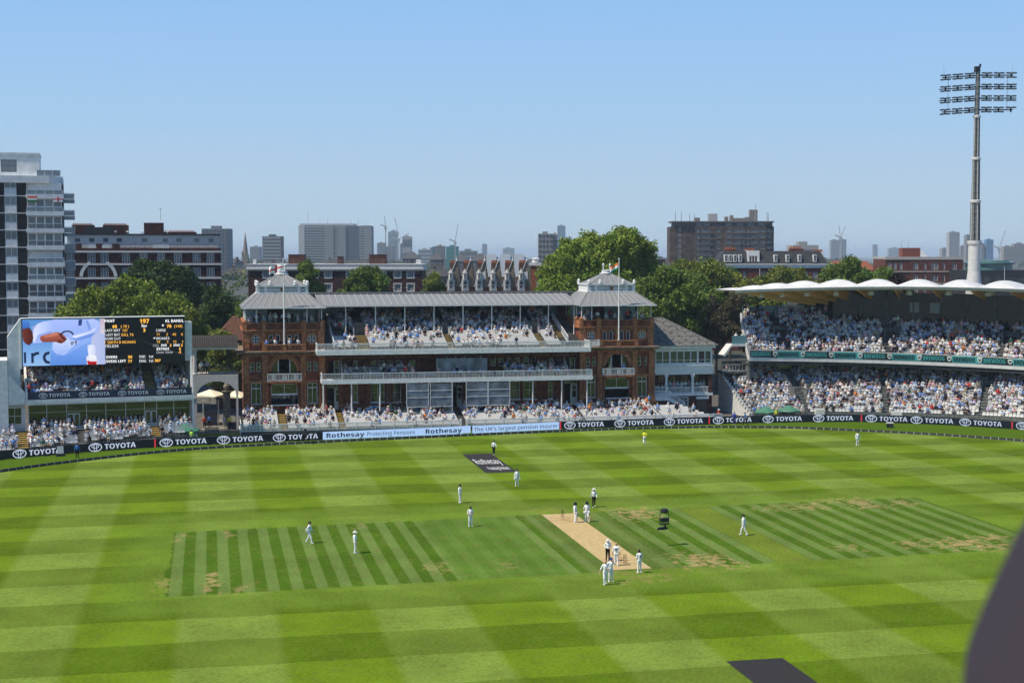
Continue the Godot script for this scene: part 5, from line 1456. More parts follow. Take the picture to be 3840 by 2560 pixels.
# ---------------------------------------------------------------- floodlight mast
func build_mast() -> void:
	var o := thing("floodlight_mast", "tall grey telescopic floodlight mast with four rows of dark lamps", "floodlight", Vector3(89.5, 0, -96.5))
	var grey := mat(Color(.27, .275, .275), .5, mottle, .3, .2)
	var white := mat(Color(.58, .58, .57), .55, streak, .2)
	var dark := mat(Color(.022, .024, .027), .5)
	var lens := mat(Color(.10, .12, .13), .25, null, 1, 0, .6)
	pb(o, "foot", Mb.new().lathe([[1.3, 0], [1.3, 19], [1.02, 21.2], [1.0, 25.2], [1.18, 25.6], [1.2, 26.1]], 8), white)
	for s in [[26.1, 32.6, .80, .72], [32.6, 39.4, .62, .56], [39.4, 46.1, .47, .43]]:
		var m := pb(o, "mast_section", Mb.new().tube([Vector3(0, s[0], 0), Vector3(0, s[1], 0)], [s[2], s[3]], 10), grey)
		pb(m, "collar", Mb.new().lathe([[s[3], s[1] - .5], [s[3] + .17, s[1] - .4], [s[3] + .17, s[1] - .1], [s[3], s[1]]], 10), white)
		for k in 5:   # guide rails up the section
			var a := PI * (.1 + .2 * k)
			pb(m, "guide_rail", Mb.new().bar(Vector3(cos(a) * (s[2] + .02), s[0], sin(a) * (s[2] + .02)), Vector3(cos(a) * (s[3] + .02), s[1] - .5, sin(a) * (s[3] + .02)), .1, .1), dark if k % 2 else white)
	pb(o, "head_pole", Mb.new().tube([Vector3(0, 46.1, 0), Vector3(.05, 53.0, 0)], [.40, .34], 12), grey)
	pb(o, "head_camera", Mb.new().box(Vector3(-.5, 52.9, -.3), Vector3(.3, 53.8, .3)), dark)
	pb(o, "head_bracket", Mb.new().bar(Vector3(.1, 52.9, 0), Vector3(.45, 54.2, 0), .35, .2), dark)
	var head := Mb.new()
	head.lathe([[0, -.42], [.11, -.38], [.14, -.1], [.14, .1], [.11, .38], [0, .42]], 10)
	var hm := head.mesh()
	for row in 4:
		var y := 46.95 + row * 1.82
		for s in [-1, 1]:
			var dir := (Vector3(-6.0, -.42, -1.25) if s < 0 else Vector3(6.1, .02, 1.25)) / 6.1
			var beam := pb(o, "crossarm", Mb.new().tube([Vector3(0, y, 0), Vector3(0, y, 0) + dir * (6.1 if row in [1, 2] else 5.6)], [.13, .10], 8), grey)
			for k in 3:
				if row == 0 and s > 0 and k == 2: pass
				var c: Vector3 = Vector3(0, y, 0) + dir * (1.35 + k * 1.92)
				pb(beam, "lamp_bracket", Mb.new().bar(c + Vector3(0, -.42, .18), c + Vector3(0, .36, .18), .2, .2), dark)
				for e in [-1, 1]:
					if row == 0 and s > 0 and k == 2 and e < 0: continue
					for g in [-1, 1]:
						var l := part(o, "floodlight", hm, dark, c + Vector3(0, e * .34, .22) + dir * g * .45)
						l.basis = Basis(dir.cross(Vector3.FORWARD).normalized(), dir, Vector3.BACK).orthonormalized()
						var ln := part(l, "lens", lens_mesh(), lens)
	for s in [-1, 1]:
		var x := -4.55 if s < 0 else 4.65
		pb(o, "tie_rod", Mb.new().tube([Vector3(x, 46.6, s * 1.0), Vector3(x, 52.3, s * 1.0)], [.03, .03], 5), grey)
		pb(o, "lightning_rod", Mb.new().tube([Vector3(x - s * -.7, 52.4, s * 1.1), Vector3(x + s * .8, 54.3, s * 1.1)], [.025, .012], 5), grey)

var lens_cache: ArrayMesh
func lens_mesh() -> ArrayMesh:
	if not lens_cache: lens_cache = Mb.new().prism([Vector3(-.07, -.3, .1), Vector3(.07, -.3, .1), Vector3(.07, .3, .1), Vector3(-.07, .3, .1)], Vector3(0, 0, .06)).mesh()
	return lens_cache

# ---------------------------------------------------------------- trees
var leaf_mat: StandardMaterial3D

func leaf_clump(col: Color, variant: int) -> ArrayMesh:   # a ball of leaf-sized faces, radius about one
	var r := RandomNumberGenerator.new()
	r.seed = 77 + variant
	var b := Mb.new()
	for i in 30:
		var d := Vector3(r.randfn(), r.randfn(), r.randfn()).normalized() * pow(r.randf(), .4)
		d.y *= .8
		var n := (d.normalized() * .7 + Vector3(-.25, .75, .1) + Vector3(r.randfn(), r.randfn(), r.randfn()) * .42).normalized()
		var x := n.cross(Vector3(r.randfn(), r.randfn(), r.randfn())).normalized()
		var y := n.cross(x)
		var s := r.randf_range(.19, .33)
		b.col = col * r.randf_range(.78, 1.22)
		b.quad(d - x * s, d - y * s * .6, d + x * s, d + y * s * .6)
	if leaf_mat == null:
		leaf_mat = StandardMaterial3D.new()
		leaf_mat.vertex_color_use_as_albedo = true
		leaf_mat.roughness = .55
		leaf_mat.metallic_specular = .3
		leaf_mat.backlight_enabled = true
		leaf_mat.backlight = Color(.20, .27, .035).linear_to_srgb()
	return b.mesh()

func crown(parent: Node, lobes: Array, col: Color, density := 1.0, size := .75, called := "crown") -> MeshInstance3D:
	# lobes: [centre, radii]; clumps sit mostly in the outer shell of each lobe, so the lobes shade one another
	var xf := []
	var cl := []
	for l in lobes:
		var c: Vector3 = l[0]
		var q: Vector3 = l[1]
		var area := 4.0 * PI * pow((pow(q.x * q.y, 1.6) + pow(q.x * q.z, 1.6) + pow(q.y * q.z, 1.6)) / 3.0, 1 / 1.6)
		var n := int(area * density * 1.5 / (size * size))
		var tone := rng.randf_range(.82, 1.18)
		for i in n:
			var d := Vector3(rng.randfn(), rng.randfn(), rng.randfn()).normalized()
			var k := pow(rng.randf(), .22) * (1.0 + .16 * sin(d.x * 5 + c.x) * sin(d.y * 6 + c.y) + rng.randf_range(-.07, .10))
			var p := c + d * q * k
			var s := size * rng.randf_range(.65, 1.3)
			xf.append(Transform3D(Basis.from_euler(Vector3(rng.randf() * TAU, rng.randf() * TAU, rng.randf() * TAU)).scaled(Vector3.ONE * s), p))
			cl.append(clampf(rng.randf() * .7 + (tone - .82) / .36 * .3, 0, 1))
	var st := SurfaceTool.new()
	st.begin(Mesh.PRIMITIVE_TRIANGLES)
	var tints := []
	for i in 9: tints.append(leaf_clump(Color(col.r * (.72 + .07 * i) * (1.0 + .14 * sin(i * 2.3)), col.g * (.72 + .07 * i), col.b * (.72 + .07 * i)), i))
	for i in xf.size(): st.append_from(tints[int(cl[i] * 8.99)], 0, xf[i])
	var o := MeshInstance3D.new()
	o.name = called
	o.mesh = st.commit()
	o.material_override = leaf_mat
	parent.add_child(o, true)
	return o

# a tree from its crown box: at its foot, width, top and underside of the crown
func tree(called: String, label: String, at: Vector3, width: float, top: float, low: float, col: Color, lobes_n := 9, group := "", density := 1.0, deep := 1.0) -> Node3D:
	var o := thing(called, label, "tree", at, 0, group)
	var lobes := []
	var h := top - low
	for i in lobes_n:
		var t := (i + .5) / lobes_n
		var y := low + h * (.14 + .72 * t)
		var reach := width * .5 * sin(PI * clampf(.18 + .74 * (1 - t), 0, 1)) * .72
		var a := i * 2.4 + rng.randf() * .6
		var rad := width * rng.randf_range(.19, .27)
		var p := Vector3(cos(a) * reach, y, sin(a) * reach * deep)
		p.y = minf(p.y, top - rad * .78)
		lobes.append([p, Vector3(rad, rad * .8, rad)])
	lobes.append([Vector3(rng.randf_range(-.1, .1) * width, top - width * .16, 0), Vector3(width * .2, width * .16, width * .2)])
	lobes.append([Vector3(0, low + h * .45, 0), Vector3(width * .36, h * .36, width * .36 * deep)])
	grow(o, lobes, low + h * .5, width, col, density)
	return o

func grow(o: Node3D, lobes: Array, fork: float, width: float, col: Color, density := 1.0) -> void:
	var bark := mat(Color(.085, .065, .045), .9, grain, .8)
	var r := clampf(width * .03, .12, .45)
	pb(o, "trunk", Mb.new().tube([Vector3.ZERO, Vector3(.1, fork * .5, 0), Vector3(0, fork, 0)], [r * 1.25, r, r * .7], 8), bark)
	for l in lobes:
		var m: Vector3 = (Vector3(0, fork * .8, 0) + l[0]) / 2 + Vector3(0, -.2, 0)
		pb(o, "limb", Mb.new().tube([Vector3(0, fork * .72, 0), m, l[0]], [r * .5, r * .36, r * .12], 6), bark)
	crown(o, lobes, col, density, clampf(width * .085, .45, .85))

func build_trees() -> void:
	var bright := Color(.150, .200, .026)
	var mid := Color(.100, .158, .022)
	var deep := Color(.046, .082, .020)
	var olive := Color(.138, .165, .026)
	tree("plane_tree", "bright green tree rising over the screen beside the white tower block", Vector3(-49.2, 0, -110.4), 9.0, 18.9, 6, bright, 9)
	tree("plane_tree", "tallest bright green tree rising behind the middle of the big screen", Vector3(-43, 0, -112.5), 10.5, 20.2, 6, bright, 11)
	tree("plane_tree", "bright green tree rising behind the score panel half of the screen", Vector3(-37.2, 0, -109), 8.6, 17.9, 5, bright, 9)
	tree("lime_tree", "small yellow green tree between score screen and footbridge roof", Vector3(-33.8, 0, -105), 5.4, 15.6, 4, olive, 7)
	tree("holm_oak", "rounded dark green tree in front of the long red brick mansion block", Vector3(-39.4, 0, -149.6), 12.5, 22.6, 10, deep, 10)
	tree("ivy_tree", "narrow very dark tree beside the corner of the brick mansion block", Vector3(-30.3, 0, -128), 7.6, 18.4, 3, deep, 9)
	tree("bushy_tree", "olive green bushes seen through the footbridge above its railing", Vector3(-29, 0, -103), 7.0, 12.6, 3, olive, 8)
	tree("bushy_tree", "low green tree behind footbridge roof near the pavilion tower", Vector3(-25.5, 0, -138), 7.0, 15.5, 4, mid, 7)
	tree("street_tree", "green tree in front of brick block behind cross flag tower roof", Vector3(-12.6, 0, -172), 6.8, 22.6, 9, mid, 9)
	tree("street_tree", "green tree in front of brick block over the middle of pavilion roof", Vector3(0, 0, -169.5), 8.4, 21.5, 9, mid, 10)
	tree("street_tree", "small tree beside the larger one over the middle of pavilion roof", Vector3(-4.6, 0, -168.7), 3.8, 19.1, 10, mid, 6)
	tree("street_tree", "dull green tree between brick block and the gabled terrace", Vector3(15.2, 0, -182), 6.2, 20.0, 9, olive, 7)
	# the great plane behind the tricolour tower, lobe by lobe
	var big := thing("plane_tree", "huge bright green tree towering behind the tricolour flag tower", "tree", Vector3(38.5, 0, -138))
	var L := []
	for q in [[-6.9, 23.6, 4.1], [-8.2, 19.4, 3.8], [-4.0, 26.2, 4.2], [.9, 27.4, 3.6], [3.9, 28.6, 4.0], [7.2, 25.6, 3.3], [6.6, 21.8, 4.4], [0.0, 21.6, 5.6], [-3.6, 20.4, 4.8], [3.6, 17.6, 5.2], [-1.5, 30.0, 1.7], [4.6, 31.0, 1.6], [8.2, 28.3, 1.3], [-5.6, 29.0, 1.3], [9.6, 23.0, 2.4], [0, 15.0, 6.0], [-6.8, 15, 4.5], [9.4, 18.2, 3.2]]:
		L.append([Vector3(q[0], q[1] * .86 + .6, rng.randf_range(-2.5, 3.0)), Vector3(q[2], q[2] * .82, q[2])])
	grow(big, L, 14, 16, Color(.165, .235, .030))
	tree("plane_tree", "dark green tree close behind the tricolour tower roof corner", Vector3(46.4, 0, -121), 11.0, 21.6, 5, mid, 11)
	tree("plane_tree", "green tree behind slate roofed white house", Vector3(53.5, 0, -132), 11.0, 20.6, 5, mid, 11)
	tree("plane_tree", "wide olive green tree in front of the white and brick mansard house", Vector3(61.5, 0, -148), 16, 22.6, 7, olive, 13)
	bare_tree(Vector3(57.0, 0, -127))
	tree("plane_tree", "yellow green tree at the open end of the curved stand roof", Vector3(67.2, 0, -131), 11.5, 19.6, 4, olive, 11)
	tree("plane_tree", "green tree behind the first white domes of the curved roof", Vector3(79.5, 0, -150), 13, 21.4, 6, olive, 11)
	tree("plane_tree", "green tree seen under the curved roof above glass screen", Vector3(73.5, 0, -121), 10, 17.8, 5, olive, 10)
	tree("plane_tree", "darker tree under the curved roof above the white camera box", Vector3(82, 0, -133), 9, 18.8, 5, mid, 9)
	tree("plane_tree", "small green tree under brick wall of the mansard house", Vector3(75, 0, -168.5), 7.4, 20.8, 8, mid, 8)
	tree("lime_tree", "broad green tree between mansard house and flat roofed brick block", Vector3(98.5, 0, -163.6), 10.5, 23.1, 9, mid, 11)
	tree("lime_tree", "lower green tree below the red tiled roof", Vector3(105.4, 0, -161), 7.5, 21.0, 9, mid, 8)
	tree("copper_beech", "small dark purple tree beside flat roofed brick block", Vector3(108.8, 0, -159.6), 6.6, 19.9, 9, Color(.022, .012, .014), 7)
	# far off: woods and parks that read as one mass
	var mass := thing("treeline", "distant belt of green treetops between the city roofs", "trees")
	stuff(mass)
	var lobes := []
	for i in 210:
		var d := 430.0 * pow(8.0, rng.randf())
		var a := deg_to_rad(11.85 + rng.randf_range(-21.5, 21.5))
		var s := rng.randf_range(5, 9) * (1 + d / 2600.0)
		lobes.append([Vector3(-31 + sin(a) * d, rng.randf_range(3, 10.5), 116 - cos(a) * d), Vector3(s * 1.7, s * .75, s)])
	crown(mass, lobes, Color(.075, .11, .022), .12, 1.9, "treetops")

func bare_tree(at: Vector3) -> void:
	var o := thing("twiggy_tree", "grey brown twiggy tree with few leaves among the green ones", "tree", at)
	var bark := mat(Color(.15, .125, .10), .9)
	pb(o, "trunk", Mb.new().tube([Vector3.ZERO, Vector3(0, 7, 0)], [.28, .2], 8), bark)
	for i in 26:
		var a := rng.randf() * TAU
		var e := Vector3(cos(a) * rng.randf_range(1.2, 4.0), rng.randf_range(10.5, 17.2), sin(a) * 2.5)
		pb(o, "limb", Mb.new().tube([Vector3(0, rng.randf_range(5, 7), 0), e * Vector3(.45, .75, .45), e], [.12, .07, .02], 5), bark)
	var lobes := []
	for i in 9: lobes.append([Vector3(rng.randf_range(-3, 3), rng.randf_range(9, 15.2), rng.randf_range(-2, 2)), Vector3(1.9, 1.9, 1.7)])
	crown(o, lobes, Color(.085, .075, .045), .55, .6, "twigs")

# ---------------------------------------------------------------- buildings beyond the ground
const FACE := -.2069   # most of them front on to the ground

func building(called: String, label: String, at: Vector3, turn := FACE, group := "") -> Node3D:
	return thing(called, label, "building", at, turn, group)

# a solid block with a front of windows: holes [x0, y0, x1, y1]; x runs from the left corner, z = 0 is the front
func front(o: Node3D, x0: float, x1: float, y0: float, y1: float, deep: float, holes: Array, m: Material, frame: Material, glass: Material, cols := 2, rows := 2, called := "wall", z := 0.0, set_in := .2) -> void:
	pb(o, called, wall(Mb.new(), x0, x1, y0, y1, z, holes, set_in + .1, deep), m)
	for h in holes: window(o, h, z - set_in, cols, rows, frame, glass, "window", .07, .1)

func grid(xs: Array, w: float, ys: Array, h: float) -> Array:
	var out := []
	for y in ys:
		for x in xs: out.append([x - w / 2, y - h / 2, x + w / 2, y + h / 2])
	return out

func pots(o: Node, x: float, y: float, z: float, n: int, step: float, m: Material, h := .7) -> void:
	for k in n: pb(o, "chimney_pot", Mb.new().lathe([[.17, 0], [.13, h * .8], [.17, h * .85], [.15, h]], 8), m, Vector3(x + k * step, y, z))

func build_tower_block() -> void:
	var o := building("tower_block", "white and black high rise flats with balconies and two hung flags", Vector3(-64.77, 0, -128.76), .08)
	var white := mat(Color(.80, .81, .81), .6, streak, .1)
	var dark := mat(Color(.010, .010, .012), .6, streak, .3)
	var glass := mat(Color(.06, .075, .09), .08, null, 1, 0, .9)
	var glass2 := mat(Color(.16, .18, .19), .1, null, 1, 0, .8)
	var frame := mat(Color(.78, .79, .79), .6)
	var clear := mat(Color(.17, .21, .24), .12, null, 1, 0, .7)
	bx(o, "core", Vector3(-9, 0, -14), Vector3(10.4, 35.4, -.6), white)
	pb(o, "side_wall", Mb.new().box(Vector3(10.42, 0, -13.8), Vector3(10.6, 35.2, -1.2)), dark)
	for s in [[-3.2, 1.58], [3.48, 4.95]]: bx(o, "dark_cladding", Vector3(s[0], 0, -.6), Vector3(s[1], 35.4, -.1), dark)
	for j in 13:
		var y := 33.28 - j * 2.75   # slab line of this storey
		bx(o, "slab_edge", Vector3(-6, y - .06, -.1), Vector3(4.95, y + .06, -.02), white)
		bx(o, "white_panel", Vector3(1.6, y + .05, -.6), Vector3(3.46, y + 1.15, -.12), white)
		window(o, [1.62, y + 1.2, 3.44, y + 2.65], -.3, 2, 1, frame, glass2 if j % 3 else glass)
		window(o, [-5.2, y + 1.1, -3.3, y + 2.6], -.3, 2, 1, frame, glass)
		# bay with balcony front
		if j in [4, 0]:
			bx(o, "loggia_back", Vector3(5.0, y + .1, -2.2), Vector3(10.4, y + 2.6, -2.0), dark)
			window(o, [5.2, y + .2, 7.9, y + 2.45], -1.9, 2, 1, frame, glass2)
		else:
			for k in 4: window(o, [5.12 + k * 1.32, y + 1.05, 5.12 + k * 1.32 + 1.28, y + 2.25], -.12, 1, 1, frame, [glass, glass2, glass, glass][(j + k * 2) % 4], "window", .07, .09)
			bx(o, "bay_head", Vector3(5.0, y + 2.28, -.6), Vector3(10.45, y + 2.7, -.06), white if j % 2 else dark)
			bx(o, "bay_glazing", Vector3(5.1, y + .32, -.2), Vector3(10.4, y + 1.02, -.12), glass)
			for k in 5: bx(o, "mullion", Vector3(5.06 + k * 1.32, y + .3, -.13), Vector3(5.14 + k * 1.32, y + 2.28, -.05), frame)
		bx(o, "balcony_front", Vector3(4.9, y - .42, -.4), Vector3(10.72, y + .3, .5 if j < 9 else .35), white)
		if j in [0, 1, 4, 5]:
			bx(o, "balcony_glass", Vector3(5.0, y + .32, .42), Vector3(10.65, y + .95, .46), clear)
			for k in 5: bx(o, "balcony_post", Vector3(5.0 + k * 1.39, y + .3, .4), Vector3(5.06 + k * 1.39, y + 1.0, .47), frame)
			bx(o, "balcony_rail", Vector3(4.95, y + .95, .39), Vector3(10.68, y + 1.02, .48), frame)
		# balconies on the flank
		if j < 12:
			bx(o, "side_balcony", Vector3(10.62, y - .95, -4.4), Vector3(12.4, y - .4, -1.6), mat(Color(.30, .31, .31), .7))
			for e in [[10.66, -1.66], [12.34, -1.66]]: bx(o, "balcony_post", Vector3(e[0], y - .4, e[1]), Vector3(e[0] + .05, y + .6, e[1] + .05), frame)
			bx(o, "balcony_rail", Vector3(10.64, y + .55, -1.68), Vector3(12.4, y + .62, -1.6), frame)
			bx(o, "balcony_glass", Vector3(10.7, y - .35, -1.66), Vector3(12.36, y + .5, -1.63), clear)
	bx(o, "top_storey", Vector3(5.0, 33.9, -2.2), Vector3(10.3, 35.4, -1.9), dark)
	pb(o, "roof_parapet", Mb.new().prism([Vector3(-9, 0, 0), Vector3(8.6, 0, 0), Vector3(10.6, 0, -2.4), Vector3(10.6, 0, -14), Vector3(-9, 0, -14)].map(func(p): return p + Vector3(0, 35.4, .1)), Vector3(0, 1.15, 0)), white)
	var ph := [[1.1, 37.2, 3.5, 39.2]]
	pb(o, "penthouse_wall", wall(Mb.new(), -9, 7.0, 36.55, 40.1, -2.0, ph, .3, 9), white)
	window(o, ph[0], -2.2, 2, 2, mat(Color(.1, .1, .1), .6), glass2)
	bx(o, "penthouse_roof", Vector3(-9.1, 40.1, -11.1), Vector3(7.1, 40.35, -1.9), white)
	pb(o, "flue", Mb.new().lathe([[.4, 40.35], [.4, 40.9], [.5, 40.95], [.3, 41.1]], 10, Vector3(.5, 0, -3)), mat(Color(.12, .12, .12), .6))
	bx(o, "terrace_glass", Vector3(6.6, 36.56, -.3), Vector3(10.3, 37.5, -.25), clear)
	for k in 4: bx(o, "terrace_post", Vector3(6.6 + k * 1.2, 36.56, -.32), Vector3(6.66 + k * 1.2, 37.6, -.24), frame)
	# two flags hung from one balcony
	for s in [[5.15, [Color(.75, .12, .03), Color(.75, .75, .75), Color(.02, .16, .05)], "orange white and green flag hung from a high rise balcony"], [9.1, [Color(.75, .75, .75), Color(.6, .04, .05), Color(.75, .75, .75)], "white flag with red cross hung from a high rise balcony"]]:
		var f := thing("hung_flag", s[2], "flag")
		f.transform = o.transform * Transform3D(Basis(), Vector3(s[0], 32.3, .55))
		for k in 3:
			var h := [.32, .30, .32] if s[0] < 6 else [.36, .2, .36]
			var y0: float = .95 - [0, .32, .62][k] - h[k] if s[0] < 6 else .95 - [0, .36, .56][k] - h[k]
			bx(f, "stripe", Vector3(0, y0, 0), Vector3(1.5, y0 + h[k], .02), mat(s[1][k], .8))
		if s[0] > 6: bx(f, "stripe", Vector3(.64, .03, .021), Vector3(.86, .95, .03), mat(s[1][1], .8))

func build_mansion() -> void:
	var o := building("mansion_block", "long dark red brick mansion block with white bands and a white arch", Vector3(-61.0, 0, -190.2), -.02)
	var brick := mat(Color(.085, .026, .021), .9, mottle, .12)
	var white := mat(Color(.66, .66, .65), .7, streak, .2)
	var render := mat(Color(.62, .59, .56), .8, streak, .2)
	var glass := mat(Color(.055, .065, .08), .08, null, 1, 0, .9)
	var dark := mat(Color(.018, .02, .028), .7)
	var k := .02505
	var holes := []
	for row in [[940, 80], [1061, 78], [1180, 74], [1300, 74], [1420, 74]]:
		for x in [645, 812, 915, 1083, 1222, 1363, 1498, 1648, 1760]:
			var y: float = 24.39 - (row[0] - 895) * k
			holes.append([(x - 552) * k - .78, y - row[1] * k / 2, (x - 552) * k + .78, y + row[1] * k / 2])
	front(o, 0, 32.3, 0, 25.2, 14, holes, brick, mat(Color(.52, .53, .54), .6), glass, 3, 4)
	for y in [24.45, 21.9, 19.05, 16.1]: bx(o, "white_band", Vector3(-.1, y - .16, .0), Vector3(32.5, y + .2, .3), white)
	for s in [0, 1]: pb(o, "white_arch", arch_band(Mb.new(), 7.85, 19.2, 3.1, 3.75, 0, .28, [.06, PI - 1.1][s], [1.1, PI - .06][s], 10), white)
	for s in [[645, 1], [700, 1], [870, 1], [1000, 1]]: bx(o, "brick_gable", Vector3((s[0] - 552) * k - .6, 25.2, -.4), Vector3((s[0] - 552) * k + .9, 26.1, -.05), brick)
	for x in [5.9, 8.6]: pb(o, "shaped_parapet", Mb.new().prism([Vector3(x, 25.2, -.2), Vector3(x + 1.6, 25.2, -.2), Vector3(x + 1.5, 25.9, -.2), Vector3(x + .1, 25.9, -.2)], Vector3(0, 0, .2)), white)
	bx(o, "parapet_urn", Vector3(18.8, 25.2, -.5), Vector3(22.0, 25.9, .1), white)
	# pale attic storey set back
	var att := []
	for x in [698, 810, 920, 1028, 1230, 1395, 1505, 1650, 1765]: att.append([(x - 552) * k - .6, 26.35, (x - 552) * k + .6, 27.3])
	front(o, 1.6, 31.8, 25.2, 27.9, 9, att, render, mat(Color(.5, .5, .5), .6), glass, 1, 1, "attic_wall", -1.6)
	bx(o, "attic_roof", Vector3(1.2, 27.9, -11), Vector3(32.2, 28.15, -1.3), dark)
	stuff(pb(o, "roof_railing", balustrade(Mb.new(), Vector3(11, 25.2, -.4), Vector3(32, 25.2, -.4), .8, .3, .03, .05), dark))
	for c in [[645, 822, 660, 10], [890, 1095, 660, 12], [1220, 1378, 640, 0], [1380, 1645, 715, 13]]:
		var x0: float = (c[0] - 552) * k
		var x1: float = (c[1] - 552) * k
		var top: float = 24.39 - (c[2] - 895) * k - .3
		bx(o, "chimney_stack", Vector3(x0, 28.1, -5.4), Vector3(x1, top, -4), brick)
		if c[3]: pots(o, x0 + .3, top, -4.6, c[3], (x1 - x0 - .5) / c[3], mat(Color(.3, .12, .07), .8), .35)
	bx(o, "plant_box", Vector3(5.1, 28.15, -3.4), Vector3(10.5, 29.5, -2), dark)
	pb(o, "aerial", Mb.new().tube([Vector3(20.1, 31, -4.5), Vector3(20.1, 33.6, -4.5)], [.05, .04], 5), mat(Color(.2, .2, .2), .5))
	pb(o, "aerial_arm", Mb.new().tube([Vector3(19.5, 33.5, -4.5), Vector3(20.5, 33.4, -4.5)], [.04, .04], 5), mat(Color(.2, .2, .2), .5))
	for x in [11.0, 13.5, 16.5, 21.5]: pb(o, "roof_vent", Mb.new().lathe([[.1, 28.1], [.1, 28.5], [.45, 28.6], [.1, 28.75], [0, 28.8]], 8, Vector3(x, 0, -3)), white)

func build_brick_block() -> void:
	var o := building("brick_block", "flat roofed dark brick flats with white cornice and quoined windows", Vector3(-22.3, 0, -219.6))
	var brick := mat(Color(.062, .022, .019), .9, mottle, .12)
	var white := mat(Color(.66, .66, .65), .7, streak, .2)
	var glass := mat(Color(.05, .06, .07), .08, null, 1, 0, .9)
	var k := .03236
	var holes := []
	for y in [467, 560, 653, 746]:
		for x in [279, 400, 620, 715, 870, 975, 1100, 1205, 1297]: holes.append([(x - 150) * k - .68, 22.03 - (y - 385.7) * k - .78, (x - 150) * k + .68, 22.03 - (y - 385.7) * k + .78])
	front(o, 0, 39.6, 0, 20.2, 16, holes, brick, mat(Color(.56, .57, .57), .6), glass, 3, 4)
	for h in holes:
		for s in [[h[0] - .3, h[0] - .02], [h[2] + .02, h[2] + .3]]:
			for q in 3: bx(o, "quoin", Vector3(s[0] - (.12 if q % 2 else 0.0), h[1] + .1 + q * .5, 0), Vector3(s[1] + (.0 if q % 2 else .0), h[1] + .4 + q * .5, .06), white)
		bx(o, "lintel", Vector3(h[0] - .32, h[3], 0), Vector3(h[2] + .32, h[3] + .22, .08), white)
		bx(o, "sill", Vector3(h[0] - .2, h[1] - .18, 0), Vector3(h[2] + .2, h[1], .12), white)
	for c in [[20.2, 20.5, .15], [20.5, 20.9, .5], [20.9, 21.6, .25], [21.6, 21.75, .4]]: bx(o, "cornice", Vector3(-c[2], c[0], -16), Vector3(39.6 + c[2], c[1], c[2]), white)
	for s in [[420, 530, 330], [995, 1112, 330], [770, 800, 345]]:
		var top: float = 22.03 - (s[2] - 385.7) * k
		bx(o, "lift_house", Vector3((s[0] - 150) * k, 21.75, -7), Vector3((s[1] - 150) * k, top, -3), mat(Color(.13, .055, .04), .9, mottle, .2))
		bx(o, "lift_house_cap", Vector3((s[0] - 150) * k - .1, top, -7.1), Vector3((s[1] - 150) * k + .1, top + .12, -2.9), mat(Color(.04, .03, .03), .9))
	for s in [[38.2, 39.4], [.8, 1.4]]: bx(o, "tank", Vector3(s[0], 21.75, -3), Vector3(s[1], 22.8, -2), white)
	stuff(pb(o, "roof_railing", balustrade(Mb.new(), Vector3(3, 21.75, -.6), Vector3(38, 21.75, -.6), .9, 1.2, .03, .05), mat(Color(.15, .15, .15), .5)))

